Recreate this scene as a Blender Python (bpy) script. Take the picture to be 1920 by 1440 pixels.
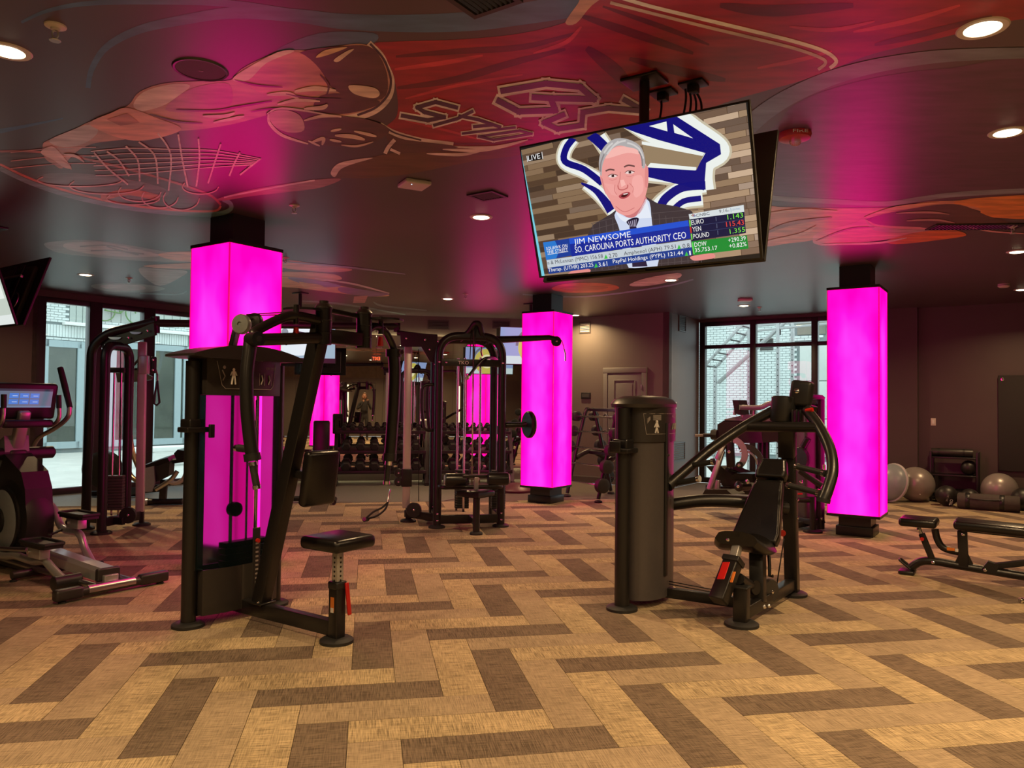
import bpy, bmesh, math, random
from mathutils import Vector, Matrix, Quaternion
R = math.radians
PI = math.pi
random.seed(7)
sc = bpy.context.scene
for o in list(bpy.data.objects):
    bpy.data.objects.remove(o, do_unlink=True)
col = sc.collection

# ---------------------------------------------------------------- camera
FPX, EYE, PITCH, ROLL = 1440.0, 1.5, R(1.4), R(0.6)
cam_d = bpy.data.cameras.new('camera'); cam = bpy.data.objects.new('camera', cam_d); col.objects.link(cam)
cam_d.sensor_width = 36.0; cam_d.lens = 36.0 * FPX / 1920.0
cam_d.clip_start = 0.01; cam_d.clip_end = 300
cam.matrix_world = Matrix.Translation((0, 0, EYE)) @ Matrix.Rotation(PITCH, 4, 'X') @ Matrix.Rotation(PI/2, 4, 'X') @ Matrix.Rotation(ROLL, 4, 'Z')
sc.camera = cam

# ---------------------------------------------------------------- world, exposure
sc.view_settings.view_transform = 'Standard'
sc.view_settings.look = 'None'
sc.view_settings.exposure = 0.0
sc.view_settings.gamma = 1.0
sc.view_settings.use_curve_mapping = False
w = bpy.data.worlds.new('overcast_sky'); sc.world = w; w.use_nodes = True
nt = w.node_tree; nt.nodes.clear()
wo = nt.nodes.new('ShaderNodeOutputWorld'); bg = nt.nodes.new('ShaderNodeBackground')
bg.inputs[0].default_value = (0.84, 0.96, 1.0, 1); bg.inputs[1].default_value = 2.7
nt.links.new(bg.outputs[0], wo.inputs[0])

# downlights: (x, y) on the ceiling; the first rows are seen, the others hang behind the camera
CEIL = 3.15
DOWNLIGHTS = [(-2.42, 3.62), (2.03, 3.30), (2.95, 4.56), (-0.29, 6.80), (-5.71, 10.22), (-1.04, 12.22), (2.09, 10.15),
              (3.83, 12.69), (1.17, 14.30), (5.32, 8.07), (7.09, 10.66)]
HIDDEN_LIGHTS = [(-1.0, 0.8), (1.6, 0.9), (-3.6, 0.6), (0.4, -1.6), (4.2, 0.9), (3.0, -1.6), (-2.6, -2.0), (6.4, 2.6)]
WARM = (1.0, 0.66, 0.33)
def downlight_lamp(x, y, power, z=CEIL - 0.012):
    ld = bpy.data.lights.new('downlight_lamp', 'AREA'); ld.shape = 'DISK'; ld.size = 0.13
    ld.energy = power; ld.color = WARM; ld.spread = R(150)
    o = bpy.data.objects.new('downlight_lamp', ld); col.objects.link(o); o.location = (x, y, z)
    return o
LAMP_W = 37.0      # watts per downlight
LAMP_HID = 50.0

# ---------------------------------------------------------------- projecting pixels of a 1920x1440 frame onto real planes (used to lay things out)
def ray(px, py):
    u = (px - 960) / FPX; v = -(py - 720) / FPX
    c, s = math.cos(ROLL), math.sin(ROLL)
    x = c*u - s*v; y = s*u + c*v
    cp, sp = math.cos(PITCH), math.sin(PITCH)
    return Vector((x, cp - y*sp, sp + y*cp))
def onz(px, py, z=0.0):
    d = ray(px, py); t = (z - EYE) / d.z
    return Vector((d.x*t, d.y*t, z))
def aty(px, py, Y):
    d = ray(px, py); t = Y / d.y
    return Vector((d.x*t, Y, EYE + d.z*t))
EY = Vector((0, 0, EYE))
def onplane(px, py, p0, n):
    d = ray(px, py); t = (Vector(p0) - EY).dot(n) / d.dot(n)
    return EY + d*t

TH = R(34.3)
E1 = Vector((math.cos(TH), -math.sin(TH), 0)); E2 = Vector((math.sin(TH), math.cos(TH), 0))
PH = R(10.6)
P1 = Vector((math.cos(PH), math.sin(PH), 0)); P2 = Vector((-math.sin(PH), math.cos(PH), 0))

# ---------------------------------------------------------------- naming
def tag(o, label=None, cat=None, group=None, kind=None):
    if label: o['label'] = label
    if cat: o['category'] = cat
    if group: o['group'] = group
    if kind: o['kind'] = kind
    return o
def thing(name, label, cat, loc=(0, 0, 0), rz=0.0, group=None):
    o = bpy.data.objects.new(name, None); col.objects.link(o)
    o.location = loc; o.rotation_euler = (0, 0, rz); o.empty_display_size = 0.1
    return tag(o, label, cat, group)
def copy_tree(o, parent=None):
    c = o.copy(); col.objects.link(c)
    if parent is not None: c.parent = parent
    for ch in list(KIDS.get(o.name, [])):
        k = copy_tree(ch, c); KIDS.setdefault(c.name, []).append(k)
    return c
KIDS = {}
class Frame:
    """local axes of a thing: x = ax, y = perpendicular, z up, origin on the floor"""
    def __init__(s, org, ang):
        s.o = Vector((org[0], org[1], org[2] if len(org) > 2 else 0.0)); s.a = ang
        s.x = Vector((math.cos(ang), math.sin(ang), 0)); s.y = Vector((-math.sin(ang), math.cos(ang), 0))
    def to(s, p):
        q = Vector(p) - s.o; return Vector((q.dot(s.x), q.dot(s.y), q.z))
    def px(s, u, v, x=None, y=None, z=None):
        if z is not None: return s.to(onz(u, v, z + s.o.z))
        if x is not None: return s.to(onplane(u, v, s.o + s.x*x, s.x))
        return s.to(onplane(u, v, s.o + s.y*y, s.y))

# ---------------------------------------------------------------- mesh builder
class MB:
    def __init__(s):
        s.v = []; s.f = []; s.sm = []; s.c = []
    def add(s, vs, fs, smooth=False, color=None):
        b = len(s.v); s.v.extend([tuple(p) for p in vs])
        for f in fs:
            s.f.append([b + i for i in f]); s.sm.append(smooth); s.c.append(color)
        return s
    def box(s, c, size, rot=None, ch=0.0):
        x, y, z = size[0]/2, size[1]/2, size[2]/2
        if ch <= 0:
            vs = [Vector((sx*x, sy*y, sz*z)) for sx in (-1, 1) for sy in (-1, 1) for sz in (-1, 1)]
            fs = [(0, 1, 3, 2), (4, 6, 7, 5), (0, 4, 5, 1), (2, 3, 7, 6), (0, 2, 6, 4), (1, 5, 7, 3)]
            sm = False
        else:
            bm = bmesh.new(); bmesh.ops.create_cube(bm, size=1.0)
            for q in bm.verts: q.co = Vector((q.co.x*2*x, q.co.y*2*y, q.co.z*2*z))
            bmesh.ops.bevel(bm, geom=list(bm.edges), offset=ch, segments=3, profile=0.5, affect='EDGES', clamp_overlap=True)
            bm.verts.index_update(); vs = [q.co.copy() for q in bm.verts]; fs = [[q.index for q in f.verts] for f in bm.faces]; bm.free(); sm = True
        c = Vector(c)
        if rot is not None: vs = [rot @ p for p in vs]
        return s.add([p + c for p in vs], fs, sm)
    def bar(s, a, b, w, h, up=(0, 0, 1), ch=0.0):
        """rectangular bar from a to b: w sideways, h along up"""
        a = Vector(a); b = Vector(b); d = b - a; L = d.length; z = d.normalized(); up = Vector(up)
        if abs(z.dot(up)) > 0.98: up = Vector((1, 0, 0))
        x = up.cross(z).normalized(); y = z.cross(x)
        m = Matrix((x, y, z)).transposed()
        return s.box((a + b)/2, (w, h, L), m, ch)
    def tube(s, pts, r, n=12, rs=None, caps=True, fl=1.0, up=None):
        pts = [Vector(p) for p in pts]; m = len(pts)
        tang = []
        for i in range(m):
            a = pts[max(0, i-1)]; b = pts[min(m-1, i+1)]
            tang.append((b - a).normalized())
        ref = Vector(up) if up else (Vector((0, 0, 1)) if abs(tang[0].z) < 0.9 else Vector((1, 0, 0)))
        nx = ref.cross(tang[0]).normalized()
        vs = []; fs = []
        for i in range(m):
            if i: nx = (nx - tang[i]*nx.dot(tang[i])).normalized()
            ny = tang[i].cross(nx); rr = rs[i] if rs else r
            for k in range(n):
                t = 2*PI*k/n; vs.append(pts[i] + nx*rr*math.cos(t)*fl + ny*rr*math.sin(t))
        for i in range(m-1):
            for k in range(n):
                fs.append((i*n + k, i*n + (k+1) % n, (i+1)*n + (k+1) % n, (i+1)*n + k))
        s.add(vs, fs, True)
        if caps:
            b = len(s.v); s.add(vs[:n], [list(range(n))[::-1]], False); s.add(vs[-n:], [list(range(n))], False)
        return s
    def cyl(s, a, b, r, n=16, r2=None):
        return s.tube([a, b], r, n, rs=[r, r if r2 is None else r2])
    def lathe(s, prof, c=(0, 0, 0), axis=(0, 0, 1), n=20):
        """prof: list of (radius, height along axis)"""
        z = Vector(axis).normalized(); ref = Vector((0, 0, 1)) if abs(z.z) < 0.9 else Vector((1, 0, 0))
        x = ref.cross(z).normalized(); y = z.cross(x); c = Vector(c); vs = []; fs = []
        for (r, h) in prof:
            for k in range(n):
                t = 2*PI*k/n; vs.append(c + z*h + x*r*math.cos(t) + y*r*math.sin(t))
        for i in range(len(prof)-1):
            for k in range(n):
                fs.append((i*n + k, i*n + (k+1) % n, (i+1)*n + (k+1) % n, (i+1)*n + k))
        fs.append(list(range(n))[::-1]); fs.append([(len(prof)-1)*n + k for k in range(n)])
        return s.add(vs, fs, True)
    def sphere(s, c, r, n=20, m=12, sq=(1, 1, 1)):
        c = Vector(c); vs = []; fs = []
        for i in range(m+1):
            a = PI*i/m
            for k in range(n):
                t = 2*PI*k/n
                vs.append(c + Vector((r*sq[0]*math.sin(a)*math.cos(t), r*sq[1]*math.sin(a)*math.sin(t), -r*sq[2]*math.cos(a))))
        for i in range(m):
            for k in range(n):
                fs.append((i*n + k, i*n + (k+1) % n, (i+1)*n + (k+1) % n, (i+1)*n + k))
        return s.add(vs, fs, True)
    def prism(s, poly, d, smooth=False):
        """poly: 3-D outline, extruded by vector d"""
        poly = [Vector(p) for p in poly]; d = Vector(d); n = len(poly)
        vs = poly + [p + d for p in poly]
        fs = [list(range(n))[::-1], list(range(n, 2*n))] + [(i, (i+1) % n, n + (i+1) % n, n + i) for i in range(n)]
        return s.add(vs, fs, smooth)
    def poly(s, pts, color=None):
        return s.add(pts, [list(range(len(pts)))], False, color)
    def build(s, name, mat, parent=None, bevel=0.0, off=None):
        me = bpy.data.meshes.new(name)
        vs = s.v if off is None else [tuple(Vector(p) - Vector(off)) for p in s.v]
        me.from_pydata(vs, [], s.f); me.update()
        me.polygons.foreach_set('use_smooth', s.sm)
        if any(c is not None for c in s.c):
            ca = me.color_attributes.new('Col', 'FLOAT_COLOR', 'CORNER')
            dat = []
            for p, c in zip(me.polygons, s.c):
                c = c or (1, 1, 1)
                for _ in range(p.loop_total): dat.extend((c[0], c[1], c[2], 1.0))
            ca.data.foreach_set('color', dat)
        bm = bmesh.new(); bm.from_mesh(me)
        if not any(c is not None for c in s.c):
            bmesh.ops.remove_doubles(bm, verts=bm.verts, dist=1e-5)
            bmesh.ops.recalc_face_normals(bm, faces=bm.faces)
            for e in bm.edges:
                if len(e.link_faces) == 2 and e.calc_face_angle(0) > R(38): e.smooth = False
        bm.to_mesh(me); bm.free()
        me.materials.append(mat)
        o = bpy.data.objects.new(name, me); col.objects.link(o)
        if parent is not None:
            o.parent = parent; KIDS.setdefault(parent.name, []).append(o)
        if bevel:
            b = o.modifiers.new('bevel', 'BEVEL'); b.width = bevel; b.segments = 2; b.limit_method = 'ANGLE'
        return o
def curve(pts, k=6):
    """Catmull-Rom through the points"""
    P = [Vector(p) for p in pts]; out = []
    for i in range(len(P)-1):
        p0 = P[max(0, i-1)]; p1 = P[i]; p2 = P[i+1]; p3 = P[min(len(P)-1, i+2)]
        for j in range(k):
            t = j/k
            out.append(0.5*((2*p1) + (p2-p0)*t + (2*p0-5*p1+4*p2-p3)*t*t + (3*p1-p0-3*p2+p3)*t*t*t))
    out.append(P[-1]); return out
def fillet(pts, r, k=6):
    """polyline with rounded corners"""
    P = [Vector(p) for p in pts]; out = [P[0]]
    for i in range(1, len(P)-1):
        a = P[i-1] - P[i]; b = P[i+1] - P[i]; rr = min(r, a.length*0.49, b.length*0.49)
        s = P[i] + a.normalized()*rr; e = P[i] + b.normalized()*rr
        for j in range(k+1):
            t = j/k; out.append(s*(1-t)**2 + P[i]*2*t*(1-t) + e*t*t)
    out.append(P[-1]); return out

# ---------------------------------------------------------------- materials
def lin(c):
    def f(v):
        v = v/255.0
        return v/12.92 if v <= 0.04045 else ((v+0.055)/1.055)**2.4
    return tuple(f(v) for v in c)
def mat(name, base, rough=0.5, metal=0.0, noise=0.0, nscale=30.0, bump=0.0, spec=0.5, coat=0.0, emit=None, estr=1.0):
    m = bpy.data.materials.new(name); m.use_nodes = True; nt = m.node_tree; b = nt.nodes['Principled BSDF']
    b.inputs['Base Color'].default_value = (*base, 1); b.inputs['Roughness'].default_value = rough
    b.inputs['Metallic'].default_value = metal; b.inputs['Specular IOR Level'].default_value = spec
    b.inputs['Coat Weight'].default_value = coat
    if emit:
        b.inputs['Emission Color'].default_value = (*emit, 1); b.inputs['Emission Strength'].default_value = estr
    if noise or bump:
        tc = nt.nodes.new('ShaderNodeTexCoord'); nz = nt.nodes.new('ShaderNodeTexNoise')
        nz.inputs['Scale'].default_value = nscale; nz.inputs['Detail'].default_value = 3
        nt.links.new(tc.outputs['Object'], nz.inputs['Vector'])
        if noise:
            mx = nt.nodes.new('ShaderNodeMix'); mx.data_type = 'RGBA'
            mx.inputs[6].default_value = (*[v*(1-noise) for v in base], 1); mx.inputs[7].default_value = (*[min(1, v*(1+noise)) for v in base], 1)
            nt.links.new(nz.outputs['Fac'], mx.inputs[0]); nt.links.new(mx.outputs[2], b.inputs['Base Color'])
        if bump:
            bp = nt.nodes.new('ShaderNodeBump'); bp.inputs['Strength'].default_value = bump; bp.inputs['Distance'].default_value = 0.002
            nt.links.new(nz.outputs['Fac'], bp.inputs['Height']); nt.links.new(bp.outputs[0], b.inputs['Normal'])
    return m
M = {}
M['frame'] = mat('black powder coat', (0.011, 0.010, 0.010), 0.34, noise=0.25, nscale=60, bump=0.12)
M['plastic'] = mat('dark moulded plastic', (0.028, 0.024, 0.022), 0.38, noise=0.15, nscale=90, bump=0.15)
M['plastic_black'] = mat('black plastic', (0.012, 0.012, 0.012), 0.45, noise=0.2)
M['vinyl'] = mat('black vinyl upholstery', (0.008, 0.007, 0.007), 0.28, noise=0.3, nscale=120, bump=0.25)
M['stitch'] = mat('grey piping', (0.12, 0.10, 0.09), 0.6, noise=0.2)
M['chrome'] = mat('chrome', (0.82, 0.80, 0.78), 0.14, 1.0, noise=0.03)
M['steel'] = mat('satin steel tube', (0.55, 0.55, 0.54), 0.32, 1.0, noise=0.05)
M['silver'] = mat('silver painted metal', (0.50, 0.51, 0.50), 0.30, 0.6, noise=0.05)
M['white_tube'] = mat('brushed aluminium upright', (0.62, 0.60, 0.58), 0.33, 0.55, noise=0.05)
M['rubber'] = mat('black rubber', (0.014, 0.014, 0.014), 0.6, noise=0.3, bump=0.2)
M['grey_shell'] = mat('grey plastic shroud', (0.22, 0.25, 0.26), 0.35, noise=0.1)
M['red'] = mat('red label plastic', (0.55, 0.015, 0.012), 0.35, noise=0.1)
M['orange'] = mat('orange warning label', (0.75, 0.22, 0.03), 0.5, noise=0.05)
M['white'] = mat('white print', (0.75, 0.73, 0.70), 0.5, noise=0.03)
M['print'] = mat('grey instruction print', (0.30, 0.27, 0.25), 0.5, noise=0.05)
M['wall'] = mat('grey brown wall paint', (0.13, 0.112, 0.094), 0.5, noise=0.08, nscale=3, bump=0.05)
M['wall_dark'] = mat('dark brown wall paint', (0.075, 0.055, 0.050), 0.5, noise=0.08, nscale=3, bump=0.05)
M['door'] = mat('grey green door paint', (0.16, 0.16, 0.14), 0.45, noise=0.05)
M['window_frame'] = mat('dark bronze window frame', (0.016, 0.014, 0.014), 0.4, noise=0.1)
M['cable'] = mat('black cable', (0.01, 0.01, 0.01), 0.4, noise=0.1)
def emis(name, c, s):
    m = bpy.data.materials.new(name); m.use_nodes = True; nt = m.node_tree; nt.nodes.clear()
    o = nt.nodes.new('ShaderNodeOutputMaterial'); e = nt.nodes.new('ShaderNodeEmission')
    e.inputs[0].default_value = (*c, 1); e.inputs[1].default_value = s; nt.links.new(e.outputs[0], o.inputs[0]); return m
M['bulb'] = emis('warm diffuser', (1.0, 0.80, 0.50), 9.0)
M['led'] = emis('warm strip light', (1.0, 0.80, 0.42), 3.0)
def ramp(nt, src, stops):
    r = nt.nodes.new('ShaderNodeValToRGB'); cr = r.color_ramp
    while len(cr.elements) < len(stops): cr.elements.new(0.5)
    for e, (p, c) in zip(cr.elements, stops): e.position = p; e.color = (*c, 1)
    nt.links.new(src, r.inputs[0]); return r
def node(nt, t, **kw):
    n = nt.nodes.new(t)
    for k, v in kw.items(): setattr(n, k, v)
    return n
def link(nt, a, b): nt.links.new(a, b)

# magenta light-box skin: the glow of the lamps inside is uneven along the panel
def glow_mat():
    m = bpy.data.materials.new('backlit magenta acrylic'); m.use_nodes = True; nt = m.node_tree; nt.nodes.clear()
    o = node(nt, 'ShaderNodeOutputMaterial'); e = node(nt, 'ShaderNodeEmission'); tc = node(nt, 'ShaderNodeTexCoord')
    mp = node(nt, 'ShaderNodeMapping'); mp.inputs['Scale'].default_value = (3.0, 3.0, 1.6)
    nz = node(nt, 'ShaderNodeTexNoise'); nz.inputs['Scale'].default_value = 1.6; nz.inputs['Detail'].default_value = 1.5
    link(nt, tc.outputs['Object'], mp.inputs[0]); link(nt, mp.outputs[0], nz.inputs['Vector'])
    # the middle of each face is lit by the tubes behind it
    sx = node(nt, 'ShaderNodeSeparateXYZ'); link(nt, tc.outputs['Object'], sx.inputs[0])
    def ab(i):
        a = node(nt, 'ShaderNodeMath', operation='ABSOLUTE'); link(nt, sx.outputs[i], a.inputs[0]); return a
    ax, ay = ab(0), ab(1)
    mn = node(nt, 'ShaderNodeMath', operation='MINIMUM'); link(nt, ax.outputs[0], mn.inputs[0]); link(nt, ay.outputs[0], mn.inputs[1])
    mr = node(nt, 'ShaderNodeMapRange'); mr.inputs[1].default_value = 0.27; mr.inputs[2].default_value = 0.08; link(nt, mn.outputs[0], mr.inputs[0])
    zt = node(nt, 'ShaderNodeMapRange'); zt.interpolation_type = 'SMOOTHSTEP'; zt.inputs[1].default_value = 2.85; zt.inputs[2].default_value = 2.25; zt.inputs[3].default_value = 0.0; link(nt, sx.outputs[2], zt.inputs[0])
    mz = node(nt, 'ShaderNodeMath', operation='MULTIPLY'); link(nt, mr.outputs[0], mz.inputs[0]); link(nt, zt.outputs[0], mz.inputs[1])
    nh = node(nt, 'ShaderNodeMath', operation='MULTIPLY'); nh.inputs[1].default_value = 0.55; link(nt, nz.outputs['Fac'], nh.inputs[0])
    ml = node(nt, 'ShaderNodeMath', operation='MULTIPLY_ADD'); ml.inputs[1].default_value = 0.45; link(nt, mz.outputs[0], ml.inputs[0]); link(nt, nh.outputs[0], ml.inputs[2])
    r = ramp(nt, ml.outputs[0], [(0.22, (3.0, 0.0, 0.56)), (0.50, (3.0, 0.008, 0.80)), (0.85, (3.2, 0.055, 1.0))])
    link(nt, r.outputs[0], e.inputs[0]); e.inputs[1].default_value = 1.0
    link(nt, e.outputs[0], o.inputs[0]); return m
M['glow'] = glow_mat()

# carpet: woven two-way grain; c = base colour, dark = thread contrast
def carpet(name, c, contrast, along):
    m = bpy.data.materials.new(name); m.use_nodes = True; nt = m.node_tree; b = nt.nodes['Principled BSDF']
    tc = node(nt, 'ShaderNodeTexCoord')
    def streak(sc_, seed, scale):
        mp = node(nt, 'ShaderNodeMapping'); mp.inputs['Scale'].default_value = sc_; mp.inputs['Location'].default_value = (seed, seed*2, 0)
        nz = node(nt, 'ShaderNodeTexNoise'); nz.inputs['Scale'].default_value = scale; nz.inputs['Detail'].default_value = 2
        link(nt, tc.outputs['Object'], mp.inputs[0]); link(nt, mp.outputs[0], nz.inputs['Vector']); return nz
    a = streak((1, 22, 1), 1.3, 9); d = streak((22, 1, 1), 4.1, 9); e = streak((1, 1, 1), 7.7, 2.2)
    wa, wd = (0.62, 0.38) if along else (0.38, 0.62)
    m1 = node(nt, 'ShaderNodeMath', operation='MULTIPLY'); m1.inputs[1].default_value = wa; link(nt, a.outputs['Fac'], m1.inputs[0])
    m2 = node(nt, 'ShaderNodeMath', operation='MULTIPLY_ADD'); m2.inputs[1].default_value = wd; link(nt, d.outputs['Fac'], m2.inputs[0]); link(nt, m1.outputs[0], m2.inputs[2])
    m3 = node(nt, 'ShaderNodeMath', operation='MULTIPLY_ADD'); m3.inputs[1].default_value = 0.18; link(nt, e.outputs['Fac'], m3.inputs[0]); link(nt, m2.outputs[0], m3.inputs[2])
    lo = tuple(v*(1-contrast) for v in c); hi = tuple(v*(1+contrast*0.8) for v in c)
    r = ramp(nt, m3.outputs[0], [(0.46, lo), (0.59, c), (0.71, hi)])
    link(nt, r.outputs[0], b.inputs['Base Color']); b.inputs['Roughness'].default_value = 0.85; b.inputs['Specular IOR Level'].default_value = 0.2
    bp = node(nt, 'ShaderNodeBump'); bp.inputs['Strength'].default_value = 0.25; bp.inputs['Distance'].default_value = 0.002
    link(nt, m2.outputs[0], bp.inputs['Height']); link(nt, bp.outputs[0], b.inputs['Normal']); return m
CP = {}
for al in (0, 1):
    CP['dark', al] = carpet('carpet dark plank %s' % 'xy'[al], (0.17, 0.128, 0.092), 0.5, al)
    CP['mid', al] = carpet('carpet plain plank %s' % 'xy'[al], (0.36, 0.280, 0.185), 0.36, al)
    CP['light', al] = carpet('carpet striped plank %s' % 'xy'[al], (0.43, 0.335, 0.200), 0.52, al)

def attr_mat(name, rough, emit=0.0, grain=0.0):
    m = bpy.data.materials.new(name); m.use_nodes = True; nt = m.node_tree; b = nt.nodes['Principled BSDF']
    at = node(nt, 'ShaderNodeAttribute', attribute_name='Col'); out = at.outputs['Color']
    if grain:
        tc = node(nt, 'ShaderNodeTexCoord'); mp = node(nt, 'ShaderNodeMapping'); mp.inputs['Scale'].default_value = (1.0, 3.5, 1); mp.inputs['Rotation'].default_value = (0, 0, 0.5)
        nz = node(nt, 'ShaderNodeTexNoise'); nz.inputs['Scale'].default_value = 4; nz.inputs['Detail'].default_value = 4
        link(nt, tc.outputs['Object'], mp.inputs[0]); link(nt, mp.outputs[0], nz.inputs['Vector'])
        mr = node(nt, 'ShaderNodeMapRange'); mr.inputs[1].default_value = 0.3; mr.inputs[2].default_value = 0.7
        mr.inputs[3].default_value = 1-grain; mr.inputs[4].default_value = 1+grain; link(nt, nz.outputs['Fac'], mr.inputs[0])
        mu = node(nt, 'ShaderNodeVectorMath', operation='SCALE'); link(nt, out, mu.inputs[0]); link(nt, mr.outputs[0], mu.inputs['Scale']); out = mu.outputs[0]
    if emit:
        b.inputs['Base Color'].default_value = (0.01, 0.01, 0.01, 1); link(nt, out, b.inputs['Emission Color']); b.inputs['Emission Strength'].default_value = emit
    else: link(nt, out, b.inputs['Base Color'])
    b.inputs['Roughness'].default_value = rough; return m
M['mural'] = attr_mat('mural paint', 0.37, grain=0.30)
M['mural'].node_tree.nodes['Principled BSDF'].inputs['Specular IOR Level'].default_value = 0.85
M['screen'] = attr_mat('lit screen', 0.25, emit=1.0)
def glass(name, tint, refl=0.10, rough=0.0):
    m = bpy.data.materials.new(name); m.use_nodes = True; nt = m.node_tree; nt.nodes.clear()
    o = node(nt, 'ShaderNodeOutputMaterial'); t = node(nt, 'ShaderNodeBsdfTransparent'); g = node(nt, 'ShaderNodeBsdfGlossy'); mx = node(nt, 'ShaderNodeMixShader')
    t.inputs[0].default_value = (*tint, 1); g.inputs['Roughness'].default_value = rough
    lw = node(nt, 'ShaderNodeFresnel'); lw.inputs[0].default_value = 1.45
    link(nt, lw.outputs[0], mx.inputs[0]); link(nt, t.outputs[0], mx.inputs[1]); link(nt, g.outputs[0], mx.inputs[2]); link(nt, mx.outputs[0], o.inputs[0]); return m
M['glass'] = glass('window glass', (0.90, 0.94, 0.93))
m = mat('frosted smoky acrylic', (0.035, 0.075, 0.085), 0.25); b_ = m.node_tree.nodes['Principled BSDF']
b_.inputs['Transmission Weight'].default_value = 0.9; b_.inputs['IOR'].default_value = 1.12; M['acrylic'] = m
m = mat('mirror silver', (0.80, 0.78, 0.76), 0.0, 1.0); M['mirror'] = m
m = mat('clear bottle plastic', (0.9, 0.92, 0.93), 0.08); b_ = m.node_tree.nodes['Principled BSDF']
b_.inputs['Transmission Weight'].default_value = 0.85; b_.inputs['IOR'].default_value = 1.2; M['clear'] = m

# ================================================================ ROOM SHELL
W0 = Vector((-7.2, 11.6, 0)); MD = 14.8
def isect_plane(p, d, n, dist):
    return p + d*((dist - p.dot(n)) / d.dot(n))
C1 = isect_plane(W0, E2, P2, MD)
C3 = Vector((2.8, 13.7, 0)); C2 = isect_plane(C3, -E1, P2, MD)
C4 = C3 + E2*1.48; C5 = C4 + E1*12.0
A0 = W0 - E2*9.0
BK = P2*(-4.0)
B1 = BK + P1*11.5; B2 = BK - P1*11.5
ROOM = [A0, C1, C2, C3, C4, C5, B1, B2]
def struct(mb, name, m, parent=None):
    o = mb.build(name, m, parent)
    if parent is None: o['kind'] = 'structure'
    return o
def wallquad(mb, a, b, z0, z1, t=0.12, s0=0.0, s1=None, side=1):
    """slab between a and b (from s0 to s1 metres along), thickness outwards"""
    d = (b - a); L = d.length; d.normalize(); n = Vector((-d.y, d.x, 0))*side
    if s1 is None: s1 = L
    p = [a + d*s0, a + d*s1]; q = [x + n*t for x in p]
    up = Vector((0, 0, 1))
    mb.prism([p[0] + up*z0, p[1] + up*z0, q[1] + up*z0, q[0] + up*z0], up*(z1 - z0)); return d, n

# floor slab, under the carpet planks
fl = MB(); fl.prism([p + Vector((0, 0, -0.10)) for p in ROOM[::-1]], (0, 0, 0.094)); floor = struct(fl, 'floor', mat('screed under carpet', (0.12, 0.10, 0.08), 0.9, noise=0.2))
# herringbone carpet planks, 4 : 1
PWD = 0.234; X0, Y0 = 0.166, 3.245
MATY = 11.62        # the rubber strip along the mirror starts here
def inroom(x, y):
    p = P1*x + P2*y; c = False; n = len(ROOM)
    for i in range(n):
        a, b = ROOM[i], ROOM[(i+1) % n]
        if (a.y > p.y) != (b.y > p.y) and p.x < (b.x-a.x)*(p.y-a.y)/(b.y-a.y) + a.x: c = not c
    return c
cuts = [(ROOM[i], ROOM[(i+1) % len(ROOM)]) for i in (0, 1, 2, 3, 4)]
def clip(poly, a, b):
    """keep the part of a 2-D polygon on the right of a->b (room side)"""
    out = []; n = len(poly)
    def sd(p): return (b.x-a.x)*(p.y-a.y) - (b.y-a.y)*(p.x-a.x)
    for i in range(n):
        p, q = poly[i], poly[(i+1) % n]; sp, sq = sd(p), sd(q)
        if sp <= 0: out.append(p)
        if (sp < 0) != (sq < 0) and abs(sp-sq) > 1e-9: out.append(p + (q-p)*(sp/(sp-sq)))
    return out
planks = []
for j in range(-24, 40):
    for i in range(-60, 64):
        s = (i + j) % 8
        if s == 0: x, y, w_, h_, al = i, j, 4, 1, 0; k = (i + j)//8; c = ['dark', 'light', 'mid'][(j - k) % 3]
        elif s == 4: x, y, w_, h_, al = i, j, 1, 4, 1; k = (i + j - 4)//8; c = ['dark', 'mid', 'light'][(i - 2 - k) % 3]
        else: continue
        xa, ya, xb, yb = X0 + x*PWD, Y0 + y*PWD, X0 + (x+w_)*PWD, Y0 + (y+h_)*PWD
        if yb > MATY: yb = min(yb, MATY)
        if yb - ya < 0.02: continue
        cx, cy = (xa+xb)/2, (ya+yb)/2
        if not (inroom(cx, cy) or inroom(xa, ya) or inroom(xb, yb)): continue
        g = 0.0015
        poly = [P1*a + P2*b for a, b in ((xa+g, ya+g), (xb-g, ya+g), (xb-g, yb-g), (xa+g, yb-g))]
        if cy > 5 or cx < -4 or cx > 6:
            # only the corner at the door wall is concave; walls hide what passes under them
            poly = clip(poly, A0, C1)
            if len(poly) > 2 and cx + cy > 3: poly = clip(poly, C4, C5) if (P1*cx + P2*cy).x > 2.9 else poly
        if len(poly) < 3: continue
        cen = P1*cx + P2*cy
        vis = cen.y > 1.6 and abs(cen.x/cen.y) < 0.72
        planks.append((cen.length if vis else 99, cx, cy, c, al, poly, vis))
planks.sort(key=lambda t: t[0])
rest = {}
shared = {}
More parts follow.
